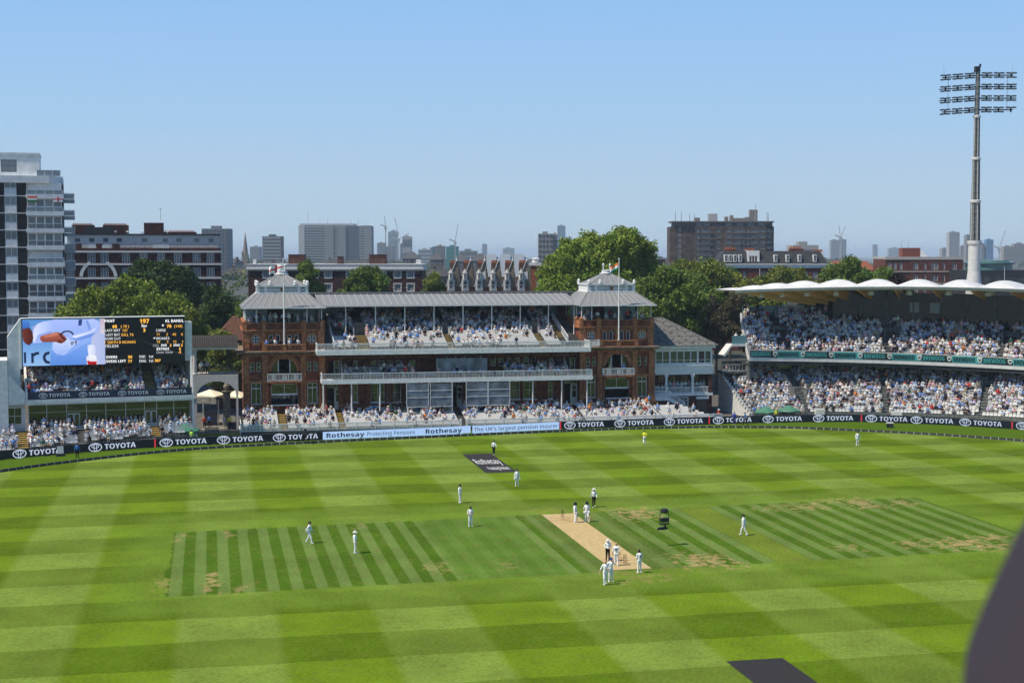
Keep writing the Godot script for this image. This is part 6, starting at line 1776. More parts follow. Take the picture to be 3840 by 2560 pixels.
func build_terrace() -> void:
	# gabled Victorian houses side on: steep slate party gables, white dormers, rows of pots
	var slate := mat(Color(.31, .25, .19), .85, mottle, .5)
	var brick := mat(Color(.32, .13, .08), .9, mottle, .3)
	var white := mat(Color(.55, .55, .54), .7)
	var pot := mat(Color(.30, .11, .06), .8)
	var glass := mat(Color(.05, .06, .07), .08, null, 1, 0, .9)
	var kinds := ["next to the flat roofed brick flats", "second from the flat roofed brick flats", "third from the flat roofed brick flats", "third from the tall brick chimney", "second from the tall brick chimney", "next to the tall brick chimney"]
	for i in 6:
		var o := building("gabled_house", "steep gabled brick house with white dormer, %s" % kinds[i], Vector3(17.2 + i * 2.85, 0, -180.6 + i * .6), FACE, "gabled terrace behind the pavilion roof")
		bx(o, "wall", Vector3(0, 0, -9), Vector3(2.7, 17.2, 0), brick)
		bx(o, "white_bay", Vector3(.2, 16.4, 0), Vector3(1.7, 18.7, .25), white)
		window(o, [.5, 16.8, 1.4, 18.4], .28, 1, 2, white, glass)
		bx(o, "bay", Vector3(.15, 15, .0), Vector3(1.15, 16.2, .3), white)
		pb(o, "roof", Mb.new().prism([Vector3(-.1, 17.2, .1), Vector3(2.8, 17.2, .1), Vector3(2.75, 18.9, .1), Vector3(2.2, 22.6, .1), Vector3(2.0, 22.6, .1)], Vector3(0, 0, -9)), slate)
		pb(o, "verge", Mb.new().bar(Vector3(-.1, 17.25, .2), Vector3(2.05, 22.7, .2), .12, .16), white)
		pb(o, "pinnacle", Mb.new().lathe([[.2, 22.5], [.2, 22.75], [.08, 22.9], [.03, 23.6], [0, 23.7]], 8, Vector3(2.1, 0, .1)), white)
		pb(o, "dormer", Mb.new().lathe([[.5, 18.7], [.5, 20.0], [.62, 20.05]], 8, Vector3(.95, 0, .35)), white)
		pb(o, "dormer_roof", Mb.new().lathe([[.64, 20.05], [.3, 20.55], [.05, 20.9], [.04, 21.2], [0, 21.25]], 8, Vector3(.95, 0, .35)), mat(Color(.3, .3, .29), .7))
		window(o, [.72, 18.95, 1.18, 19.85], .84, 1, 2, white, glass, "dormer_window", .04, .05)
		bx(o, "chimney_stack", Vector3(.5, 19, -4.4), Vector3(2.3, 22.2, -3.4), mat(Color(.09, .05, .04), .9))
		pots(o, .7, 22.2, -3.9, 6, .28, pot, .5)
		pb(o, "gable_panel", Mb.new().prism([Vector3(1.45, 18.7, .12), Vector3(2.35, 18.7, .12), Vector3(2.3, 20.4, .12), Vector3(1.6, 20.2, .12)], Vector3(0, 0, .06)), white if i in [2, 5] else slate)
	var c := building("brick_chimney", "tall bright brick chimney breast with white cap beside the huge tree", Vector3(34.3, 0, -176.8))
	bx(c, "stack", Vector3(0, 0, -3), Vector3(1.7, 21.6, 0), mat(Color(.36, .11, .055), .9, mottle, .3))
	bx(c, "return_wall", Vector3(1.7, 0, -3), Vector3(3.2, 21.3, -.1), mat(Color(.36, .11, .055), .9, mottle, .3))
	bx(c, "cap", Vector3(-.3, 21.6, -3.2), Vector3(3.0, 22.2, .2), white)
	pb(c, "cap_drum", Mb.new().lathe([[.75, 22.2], [.75, 22.9], [.9, 23.0], [.5, 23.2], [0, 23.25]], 10, Vector3(1.0, 0, -1.4)), white)
	for y in [17.2, 19.8]: window(c, [1.25, y, 1.65, y + 1.2], .02, 1, 2, white, glass)
	for i in 3:
		var b := building("plant_screen", ["white roof plant box behind gabled houses, towards the flats", "middle white roof plant box behind gabled houses", "white roof plant box behind gabled houses, towards the brick chimney"][i], Vector3(28.8 + i * 3.0, 0, -197 + i * .6))
		bx(b, "panel", Vector3(0, 19, -2), Vector3(2.2, 24.0, 0), mat(Color(.60, .63, .66), .5))
		bx(b, "side", Vector3(2.2, 19, -2), Vector3(2.7, 23.4, -.2), mat(Color(.60, .63, .66), .5))
		bx(b, "roof_base", Vector3(-.4, 0, -6), Vector3(2.8, 19, .4), mat(Color(.10, .06, .05), .9))

func build_right_houses() -> void:
	var brick := mat(Color(.175, .054, .038), .9, mottle, .2)
	var dim := brick
	var white := mat(Color(.76, .77, .77), .65, streak, .2)
	var slate := mat(Color(.05, .055, .065), .8, mottle, .3)
	var glass := mat(Color(.05, .06, .07), .08, null, 1, 0, .9)
	var pot := mat(Color(.32, .11, .06), .8)
	# mansard house
	var o := building("mansard_house", "brick house with white cornice and dark mansard roof full of dormers", Vector3(92.4, 0, -226.4))
	var k := .02965
	var lf := grid([.7, 1.9, 3.1, 4.45, 5.8, 7.5], .75, [18.6, 15.4, 12.2], 2.0)
	front(o, -.2, 8.4, 0, 20.6, 12, lf, brick, white, glass, 2, 4, "flank_wall")
	var ff := []
	for x in [12.2, 18.8, 25.0, 27.6]: ff.append_array(grid([x], 1.15, [18.6, 15.4], 2.0))
	for x in [15.5, 22.2]: ff.append_array(grid([x], 1.9, [18.6, 15.4], 2.0))
	front(o, 8.42, 28.9, 0, 20.6, 12, ff, dim, white, glass, 2, 4, "front_wall", .2)
	for c in [[20.6, 21.4, .25], [21.4, 21.6, .5]]: bx(o, "cornice", Vector3(-.3 - c[2], c[0], -12), Vector3(29.0 + c[2], c[1], .2 + c[2]), white)
	pb(o, "mansard_roof", hip(Mb.new(), Rect2(.6, -11.5, 27.6, 11.3), 21.6, Rect2(2.6, -9.5, 24.0, 7.6), 24.8), slate)
	for x in [2.8, 3.9, 5.1, 6.4, 15.2, 18.2, 21.2, 25.0]:
		var d := bx(o, "dormer", Vector3(x - .42, 22.1, -1.8), Vector3(x + .42, 23.9, -.25), white)
		window(o, [x - .36, 22.2, x + .36, 23.8], -.2, 1, 2, white, glass, "dormer_window", .05, .07)
	bx(o, "white_block", Vector3(8.2, 21.6, -4), Vector3(11.2, 24.9, -.5), white)
	for x in [8.7, 9.4, 10.1]: bx(o, "dark_opening", Vector3(x, 22.1, -.5), Vector3(x + .45, 23.6, -.45), mat(Color(.05, .03, .03), .8))
	for c in [[3.2, 6.2, 25.2], [8.3, 11.1, 24.9], [19.5, 23.0, 25.4], [25.5, 28.3, 24.6]]:
		bx(o, "chimney_stack", Vector3(c[0], 23.5, -6), Vector3(c[1], c[2], -4.6), white if c[0] > 24 else brick)
		pots(o, c[0] + .2, c[2], -5.3, 8, (c[1] - c[0] - .4) / 8, pot, .6)
	pb(o, "lamp_post", Mb.new().tube([Vector3(10.9, 16, 2), Vector3(10.9, 20.4, 2)], [.07, .06], 6), white)
	# flat brick block
	o = building("brick_block", "flat roofed red brick block with pale bands and white windows by the mast", Vector3(161.5, 0, -273.3))
	front(o, 0, 7.0, 0, 22.6, 14, grid([1.4, 2.9, 4.6], .8, [20.6, 17.1, 13.6], 1.9), brick, white, glass, 2, 3, "flank_wall")
	front(o, 7.02, 22.6, 0, 22.6, 14, grid([8.9, 20.1], 1.35, [20.6, 17.1, 13.6], 1.9) + grid([11.6, 17.1], .65, [20.6, 17.1, 13.6], 1.9) + grid([14.4], 2.0, [20.6, 17.1, 13.6], 1.9), brick, white, glass, 2, 3, "front_wall", .1)
	for y in [22.6, 19.0, 15.6]: bx(o, "pale_band", Vector3(-.1, y - .12, -.5), Vector3(22.8, y + .16, .22), mat(Color(.42, .40, .37), .8))
	bx(o, "roof_parapet", Vector3(-.1, 22.77, -14), Vector3(22.8, 23.3, .2), mat(Color(.38, .36, .33), .8))
	bx(o, "lift_house", Vector3(5.8, 23.3, -7), Vector3(11.0, 25.9, -3), mat(Color(.16, .05, .035), .9))
	pb(o, "roof_light", Mb.new().prism([Vector3(11.0, 23.3, -3), Vector3(13.2, 23.3, -3), Vector3(11.8, 25.2, -3), Vector3(11.0, 25.2, -3)], Vector3(0, 0, -3)), white)
	for x in [6.0, 8.0]: pb(o, "aerial", Mb.new().tube([Vector3(x, 25.9, -5), Vector3(x, 28.4, -5)], [.05, .03], 5), mat(Color(.2, .2, .2), .5))
	# red tiled roof
	o = building("tiled_house", "low house with a red clay tile roof and two skylights", Vector3(153, 0, -292))
	bx(o, "wall", Vector3(0, 0, -10), Vector3(13.5, 19.2, 0), dim)
	pb(o, "roof", hip(Mb.new(), Rect2(-.5, -10.5, 14.5, 11), 19.2, Rect2(2.0, -6, 10, 1), 22.0), mat(Color(.34, .11, .055), .85, mottle, .3))
	for x in [5.0, 8.6]: pb(o, "skylight", Mb.new().obox(Transform3D(Basis(Vector3.RIGHT, .47), Vector3(x, 20.75, -2.2)), Vector3(1.0, .08, 1.4)), glass)
	# dark glass block by the mast
	o = building("glass_block", "dark flat block with curved green glass upper floor behind mast foot", Vector3(174.4, 0, -250))
	bx(o, "wall", Vector3(0, 0, -16), Vector3(26, 19.6, 0), mat(Color(.022, .024, .03), .6))
	for x in 7: bx(o, "window", Vector3(1.5 + x * 3.2, 15.6, .0), Vector3(3.3 + x * 3.2, 17.6, .04), mat(Color(.04, .05, .055), .1, null, 1, 0, .8))
	pb(o, "glass_drum", Mb.new().lathe([[6.4, 19.6], [6.4, 21.2], [7.0, 21.4], [7.0, 21.8], [5.6, 22.0], [5.6, 22.3], [0, 22.4]], 28, Vector3(8.5, 0, -7)), mat(Color(.07, .16, .15), .15, null, 1, 0, .7))
	for x in [2.6, 10.3]: pb(o, "aerial", Mb.new().tube([Vector3(x, 16, .6), Vector3(x, 20.6, .6)], [.08, .05], 6), white)

func build_dark_tower() -> void:
	var o := building("tower_block", "broad dark brick high rise flats with cluttered roof over green trees", Vector3(194.3, 0, -574.4))
	var brown := mat(Color(.115, .082, .066), .9, mottle, .05)
	var dark := brown
	var pale := mat(Color(.36, .36, .36), .7)
	var glass := mat(Color(.05, .06, .07), .1, null, 1, 0, .8)
	var k := .0593
	var Y := func(y: float) -> float: return 39.24 - (y - 201.0) * k
	bx(o, "brick_end", Vector3(0, 0, -14), Vector3(12.2, Y.call(222), 0), brown)
	for j in 9:
		var y: float = Y.call(245 + j * 46.5)
		window(o, [4.2, y - 1.0, 5.4, y + .8], .04, 1, 2, pale, glass)
	bx(o, "recess", Vector3(7.2, 4, .02), Vector3(8.6, Y.call(222), .1), dark)
	var faces := [[12.2, 27.2, [[1490, 30], [1540, 46], [1575, 15], [1592, 15], [1665, 30]], 1.0, dark], [27.2, 47.4, [[1752, 46], [1825, 66], [1875, 22], [1910, 22], [1965, 66], [2030, 46]], 2.2, dark], [47.4, 51.9, [[2095, 44]], -.5, brown]]
	for f in faces:
		var holes := []
		for j in 9:
			var y: float = Y.call(256 + j * 47)
			for q in f[2]:
				var x: float = (q[0] - 1260) * k
				holes.append([x - q[1] * k / 2, y - .8, x + q[1] * k / 2, y + .75])
		front(o, f[0], f[1], 0, Y.call(220), 14, holes, f[4], pale, glass, 2, 1, "facade", f[3], .3)
		for j in 9:
			if f[0] < 40: bx(o, "balcony_band", Vector3(f[0] + (2.0 if f[0] < 20 else 4.0), Y.call(283 + j * 47), f[3]), Vector3(f[1] - (6.0 if f[0] < 20 else 4.5), Y.call(275 + j * 47) + .3, f[3] + .5), mat(Color(.085, .075, .07), .8))
	bx(o, "top_storey", Vector3(2, Y.call(220), -13), Vector3(51, Y.call(188), .4), mat(Color(.05, .05, .055), .7))
	for x in [13.0, 16.6, 27.6, 33.4, 38.6, 44.0]: bx(o, "top_window", Vector3(x, Y.call(216), .4), Vector3(x + 3.0, Y.call(192), .46), mat(Color(.16, .18, .19), .2))
	bx(o, "roof_slab", Vector3(.6, Y.call(188), -14), Vector3(51.6, Y.call(176), 1.4), mat(Color(.09, .09, .09), .8))
	for s in [[1592, 1668, 112], [1942, 2006, 78], [1733, 1760, 137], [1778, 1802, 125], [1805, 1905, 148], [1905, 1940, 140], [1475, 1520, 145]]:
		bx(o, "roof_plant", Vector3((s[0] - 1260) * k, Y.call(178), -8), Vector3((s[1] - 1260) * k, Y.call(s[2]), -4), pale if s[2] == 112 else mat(Color(.19, .17, .155), .85))
	for s in [[1308, 95], [1358, 95], [1428, 115], [1468, 115], [1980, 30], [2080, 100], [2090, 105]]: pb(o, "aerial", Mb.new().tube([Vector3((s[0] - 1260) * k, Y.call(178), -2), Vector3((s[0] - 1260) * k, Y.call(s[1]), -2)], [.22, .14], 5), pale)

# ---- far skyline: [label, bearing of either side as a tangent, height, distance, colour, floors, window colour, windows a floor]
func far_spot(u: float, d: float) -> Vector3:   # u: tangent of the bearing off the ground's axis
	return Vector3(-31.17, 0, 116.15) + Basis(Vector3.UP, FACE) * Vector3(u * d, 0, -d)

func slab(label: String, u0: float, u1: float, top: float, d: float, col: Color, floors: int, dark: Color, cols := 0, called := "tower_block", depth := 14.0) -> Node3D:
	var o := building(called, label, far_spot(u0, d))
	var w := (u1 - u0) * d
	bx(o, "body", Vector3(0, 0, -depth), Vector3(w, top, 0), mat(col, .8))
	var y0 := maxf(12.0, top - floors * (top - 10.0) / maxf(floors, 1))
	var step := (top - y0) / maxf(floors, 1)
	var m := mat(dark, .3, null, 1, 0, .5)
	for j in floors:
		if cols == 0: bx(o, "window_band", Vector3(w * .04, y0 + j * step + step * .3, 0), Vector3(w * .96, y0 + j * step + step * .8, .25), m)
		else:
			for i in cols: bx(o, "window", Vector3(w * (i + .18) / cols, y0 + j * step + step * .25, 0), Vector3(w * (i + .82) / cols, y0 + j * step + step * .8, .25), m)
	bx(o, "roof_plant", Vector3(w * .3, top, -depth * .7), Vector3(w * .65, top + w * .06 + .8, -depth * .3), mat(col * .8, .8))
	return o

func crane(label: String, u: float, d: float, base: float, top: float, jib: Vector3) -> void:
	var o := thing("tower_crane", label, "crane", far_spot(u, d), FACE)
	var m := mat(Color(.35, .35, .36), .6)
	var t := d / 1400.0
	pb(o, "mast", Mb.new().bar(Vector3(0, 0, 0), Vector3(0, base, 0), .9 * t, .9 * t), m)
	pb(o, "jib", Mb.new().bar(Vector3(0, base, 0), Vector3(jib.x, top, 0), .6 * t, .6 * t), m)
	pb(o, "counter_jib", Mb.new().bar(Vector3(0, base, 0), Vector3(-jib.x * .25 - 5 * t, base + 2 * t, 0), 1.2 * t, 1.2 * t), m)
	bx(o, "cab", Vector3(-1.2 * t, base - 3 * t, -1 * t), Vector3(1.2 * t, base, 1 * t), m)

func build_skyline() -> void:
	var blue := Color(.20, .25, .32)
	# the long slab with balcony grid
	var d := 1550.0
	var o := building("tower_block", "very long pale blue grey slab of flats with balcony grid and blank panels", far_spot(-0.1474, d))
	var k := .152
	var pale := mat(Color(.36, .37, .38), .8)
	var panel := mat(Color(.18, .19, .205), .8)
	var gl := mat(Color(.06, .075, .09), .3, null, 1, 0, .5)
	bx(o, "body", Vector3(0, 0, -25), Vector3(78, 55, -1), panel)
	for s in [[0, 42, pale, .6], [182, 247, panel, .8], [277, 332, panel, .6], [462, 514, panel, .8]]: bx(o, "blank_panel", Vector3(s[0] * k, 0, -1), Vector3(s[1] * k, 55.6, s[3]), s[2])
	for j in 15:
		var y := 15.0 + j * 2.72
		for s in [[42, 182, 7], [247, 277, 2], [432, 462, 2], [340, 425, 6]]:
			for i in int(s[2]):
				var x0: float = (s[0] + (s[1] - s[0]) * (i + .1) / s[2]) * k
				var x1: float = (s[0] + (s[1] - s[0]) * (i + .9) / s[2]) * k
				bx(o, "window", Vector3(x0, y + 1.0, -1), Vector3(x1, y + 2.4, -.7), gl)
			if s[0] != 340: bx(o, "balcony", Vector3(s[0] * k, y, -1), Vector3(s[1] * k, y + .95, .3), pale)
	bx(o, "roof_storey", Vector3(1, 55.6, -20), Vector3(60, 57.6, -3), pale)
	for i in 9: pb(o, "aerial", Mb.new().bar(Vector3(6 + i * 8.2, 56, -4), Vector3(6 + i * 8.2, 59 + (i * 5) % 4, -4), .4, .4), pale)
	pb(o, "aerial", Mb.new().bar(Vector3(9.3, 57, -6), Vector3(9.3, 72, -6), .3, .3), pale)
	# others, from the tower block side to the mast side; haze painted into the far colours
	var rows := [
		["blue grey tower of flats half hidden behind the long brick mansion", -0.2144, -0.1959, 40.3, 900, Color(0.179, 0.197, 0.229), 13, Color(0.089, 0.098, 0.112), 7],
		["dark tower of flats with pale balcony bands beside the church spire", -0.1725, -0.1592, 42.1, 1400, Color(0.080, 0.085, 0.096), 9, Color(0.229, 0.238, 0.252), 0],
		["small white tower of flats between spire and dark tower", -0.1812, -0.1741, 33.8, 1700, Color(0.364, 0.369, 0.373), 8, Color(0.109, 0.118, 0.127), 5],
		["white banded tower beside the long pale slab", -0.0933, -0.0874, 41.1, 2000, Color(0.384, 0.389, 0.393), 10, Color(0.109, 0.118, 0.132), 0],
		["unfinished glassy tower with crane masts beside it", -0.0856, -0.0795, 58.2, 2100, Color(.17, .22, .28), 14, Color(.30, .34, .38), 0],
		["lower grey block under the unfinished tower", -0.0882, -0.0815, 35.3, 1900, Color(0.264, 0.269, 0.273), 8, Color(0.109, 0.118, 0.127), 4],
		["narrow slate blue tower between the two crane sites", -0.0773, -0.0745, 40.8, 2100, Color(0.169, 0.187, 0.214), 8, Color(0.104, 0.117, 0.135), 2],
		["grey tower with vertical fins near the crane jib", -0.0758, -0.0694, 49.6, 2000, Color(0.259, 0.268, 0.277), 2, Color(0.089, 0.098, 0.112), 7],
		["pale wide office block below the fin tower", -0.0649, -0.0557, 31.0, 1800, Color(0.348, 0.366, 0.384), 4, Color(0.138, 0.156, 0.174), 0],
		["green glass corner block among far roofs", -0.0568, -0.0520, 33.9, 1900, Color(.08, .17, .19), 6, Color(.05, .10, .12), 3],
		["brown grey block of flats beside the green building", -0.0533, -0.0463, 34.7, 1700, Color(.22, .21, .20), 7, Color(.10, .11, .12), 6],
		["building wrapped in green netting under a lone crane", -0.0456, -0.0371, 32.9, 1500, Color(.06, .22, .20), 5, Color(.05, .17, .16), 0],
		["long low grey office roof behind the gabled terrace", -0.0365, -0.0240, 28.4, 1500, Color(0.209, 0.218, 0.227), 3, Color(0.119, 0.128, 0.137), 0],
		["haze tinted tower alone above far roofs", -0.0207, -0.0172, 51.6, 3600, Color(0.216, 0.252, 0.297), 8, Color(0.147, 0.174, 0.210), 0],
		["pale blue stepped offices in the haze", -0.0063, 0.0018, 42.7, 3800, Color(0.275, 0.311, 0.347), 5, Color(0.177, 0.204, 0.235), 0],
		["grey concrete flats with a square window grid beside the huge tree", 0.0181, 0.0284, 37.2, 900, Color(0.263, 0.257, 0.250), 8, Color(0.052, 0.054, 0.057), 4],
		["narrow flank of grey flats with balcony bands beside the huge tree", 0.0284, 0.0314, 37.1, 905, Color(.270, .255, .240), 9, Color(0.166, 0.170, 0.184), 0],
		["slim glass tower with sloping top behind grey flats", 0.0314, 0.0369, 72.9, 2400, Color(.22, .31, .38), 14, Color(.12, .2, .26), 3],
		["pale grey plant roof behind the mansard house", 0.1946, 0.2118, 27.4, 520, Color(0.304, 0.309, 0.313), 2, Color(0.164, 0.169, 0.173), 0],
		["pale towers under construction beyond mansard chimneys", 0.2201, 0.2262, 51.1, 2600, Color(0.297, 0.324, 0.355), 9, Color(0.193, 0.215, 0.242), 5],
		["taller half built tower behind the crane pair", 0.2262, 0.2310, 53.1, 2650, Color(0.271, 0.302, 0.334), 9, Color(0.183, 0.205, 0.232), 4],
		["distant hazy blue tower among low roofs", 0.2496, 0.2527, 54.7, 4200, Color(0.231, 0.263, 0.299), 6, Color(0.167, 0.194, 0.225), 0],
		["distant low hazy blocks near brick roof aerials", 0.2601, 0.2693, 44.6, 4200, Color(0.263, 0.285, 0.312), 4, Color(0.183, 0.205, 0.232), 5],
		["pale gridded tower standing clear beside the mast", 0.3020, 0.3092, 59.0, 2200, Color(0.331, 0.331, 0.335), 12, Color(0.184, 0.197, 0.215), 6],
		["brown tower just beside the floodlight mast", 0.3140, 0.3169, 56.0, 2300, Color(0.191, 0.191, 0.195), 11, Color(0.119, 0.128, 0.137), 0],
		["low pale blocks between gridded tower and mast", 0.2970, 0.3018, 35.7, 2500, Color(0.270, 0.270, 0.270), 5, Color(0.149, 0.158, 0.167), 4],
		["grey block of flats behind the gridded tower", 0.3099, 0.3140, 40.5, 2600, Color(0.254, 0.259, 0.263), 6, Color(0.139, 0.148, 0.157), 4],
		["bright blue glass tower right behind mast foot", 0.3278, 0.3326, 49.9, 2400, Color(.10, .22, .36), 10, Color(.07, .16, .28), 0],
		["grey tower half hidden by the mast foot", 0.3243, 0.3265, 43.7, 2400, Color(0.209, 0.218, 0.232), 8, Color(0.129, 0.138, 0.152), 0],
		["wide brown grey estate blocks beyond the green glass drum", 0.3398, 0.3468, 37.1, 2200, Color(.24, .22, .21), 6, Color(.13, .14, .15), 6],
		["tall brown estate block at the end of the far row", 0.3468, 0.3560, 41.6, 2250, Color(0.238, 0.224, 0.220), 7, Color(0.134, 0.139, 0.143), 6]]
	for r in rows: slab(r[0], r[1], r[2], r[3], r[4], r[5], r[6], r[7], r[8])
	# church spire
	o = thing("church_spire", "slender stone church spire pointing above far roofs", "church", far_spot(-0.1843, 1100.0), FACE)
	var stone := mat(Color(.17, .155, .135), .9)
	bx(o, "tower", Vector3(-2.3, 0, -2.3), Vector3(2.3, 24, 2.3), stone)
	pb(o, "spire", Mb.new().lathe([[2.3, 24], [1.2, 33], [.0, 42]], 8), stone)
	for e in [-1, 1]: pb(o, "pinnacle", Mb.new().lathe([[.5, 24], [.4, 26], [0, 28]], 6, Vector3(e * 2.1, 0, 2.1)), stone)
	# cranes
	crane("tower crane with raised jib beside the unfinished tower", -0.0873, 2050.0, 64.2, 79.3, Vector3(-1.5, 0, 0))
	crane("tower crane leaning over the unfinished tower", -0.0790, 2080.0, 57.1, 77.8, Vector3(-4, 0, 0))
	crane("crane with long low jib near the fin tower", -0.0782, 1950.0, 45.7, 53.6, Vector3(14, 0, 0))
	crane("lone crane above the green netted building", -0.0393, 1500.0, 38.1, 55.6, Vector3(3, 0, 0))
	crane("orange masted crane by the half built pale towers", 0.2273, 2580.0, 55.6, 74.7, Vector3(6, 0, 0))
	crane("second crane of the pair by the half built towers", 0.2269, 2560.0, 55.4, 76.2, Vector3(-3, 0, 0))
	crane("pale crane beside the bright blue glass tower", 0.3367, 2300.0, 35.2, 63.2, Vector3(9, 0, 0))
	# slate domed blocks in the middle distance
	for r in [["dark domed roof block nearest the fin tower", -0.0755, -0.0636, 25.5, 700], ["dark domed roof block beside green netted building", -0.0568, -0.0480, 24.9, 720], ["dark domed roof block before the long office roof", -0.0400, -0.0314, 24.2, 700], ["dark domed roof block behind the gabled terrace", -0.0280, -0.0159, 24.6, 650]]:
		var dd: float = r[4]
		o = building("domed_block", r[0], far_spot(r[1], dd))
		var w: float = (r[2] - r[1]) * dd
		var top: float = r[3]
		var roof := mat(Color(.07, .075, .085), .8)
		bx(o, "wall", Vector3(0, 0, -8), Vector3(w, top - 3.4, 0), mat(Color(.13, .12, .12), .85))
		for i in 4: bx(o, "window", Vector3(w * (.1 + i * .22), top - 5.4, 0), Vector3(w * (.24 + i * .22), top - 3.9, .08), mat(Color(.2, .22, .24), .4))
		pb(o, "roof", hip(hip(Mb.new(), Rect2(-.4, -8.4, w + .8, 8.8), top - 3.4, Rect2(w * .15, -6.5, w * .7, 5), top - 1.4), Rect2(w * .22, -6, w * .56, 4), top - 1.4, Rect2(w * .4, -4.5, w * .2, 1), top), roof)
	# nearer slate roofs filling the ground between the blocks
	var slate := mat(Color(.085, .085, .09), .85, mottle, .2)
	var brick := mat(Color(.10, .06, .05), .9)
	for i in 46:
		var dd := 400.0 * pow(5.5, rng.randf())
		var u := rng.randf_range(-.335, .335)
		if dd < 520 and (absf(u + .12) < .07 or u > .13 or u < -.19): dd = 620
		o = thing("town_house", "low brick town house with slate roof in the crowded middle distance", "house", far_spot(u, dd), FACE + rng.randf_range(-.5, .5), "town houses beyond the ground")
		var w := rng.randf_range(12, 26)
		var h := rng.randf_range(13, 18.5)
		bx(o, "wall", Vector3(-w / 2, 0, -9), Vector3(w / 2, h, 0), brick if i % 3 else mat(Color(.28, .27, .25), .85))
		pb(o, "roof", hip(Mb.new(), Rect2(-w / 2 - .4, -9.4, w + .8, 9.8), h, Rect2(-w * .36, -5.2, w * .72, 1.2), h + 3.2), slate)
		for c in 2:
			bx(o, "chimney_stack", Vector3((c - .5) * w * .6 - .7, h, -6), Vector3((c - .5) * w * .6 + .7, h + 4.2, -4.8), brick)
		for c in 5: bx(o, "window", Vector3(-w / 2 + w * (c + .3) / 5, h - 2.6, 0), Vector3(-w / 2 + w * (c + .7) / 5, h - 1.0, .06), mat(Color(.25, .26, .27), .3))
	# a low house behind the footbridge and the brick flats glimpsed right of the great tree
	o = building("brick_flats", "brick flats with white cornice glimpsed between the huge tree and olive tree", far_spot(0.0959, 330.0))
	front(o, 0, 10.4, 0, 19.8, 10, grid([1.6, 4.3, 7.6], 1.2, [18.2, 14.9], 1.7), mat(Color(.062, .022, .019), .9, mottle, .12), mat(Color(.5, .5, .5), .6), mat(Color(.05, .06, .07), .08, null, 1, 0, .9), 2, 3)
	bx(o, "cornice", Vector3(-.4, 19.8, -10), Vector3(10.6, 20.9, .4), mat(Color(.48, .48, .47), .7))
	bx(o, "lift_house", Vector3(.4, 20.9, -6), Vector3(3.6, 22.8, -3), mat(Color(.02, .02, .025), .8))
	bx(o, "tank", Vector3(7.2, 20.9, -4), Vector3(9.4, 22.0, -2), mat(Color(.6, .6, .6), .7))
	o = thing("garden_house", "small house with orange tiled hip seen above the footbridge roof", "house", Vector3(-27.2, 0, -112))
	bx(o, "wall", Vector3(-3, 0, -6), Vector3(3, 10.6, 0), mat(Color(.10, .05, .04), .9))
	pb(o, "roof", hip(Mb.new(), Rect2(-3.3, -6.3, 6.6, 6.6), 10.6, Rect2(-.4, -3.6, .8, 1.2), 14.2), mat(Color(.19, .085, .05), .85, mottle, .4))

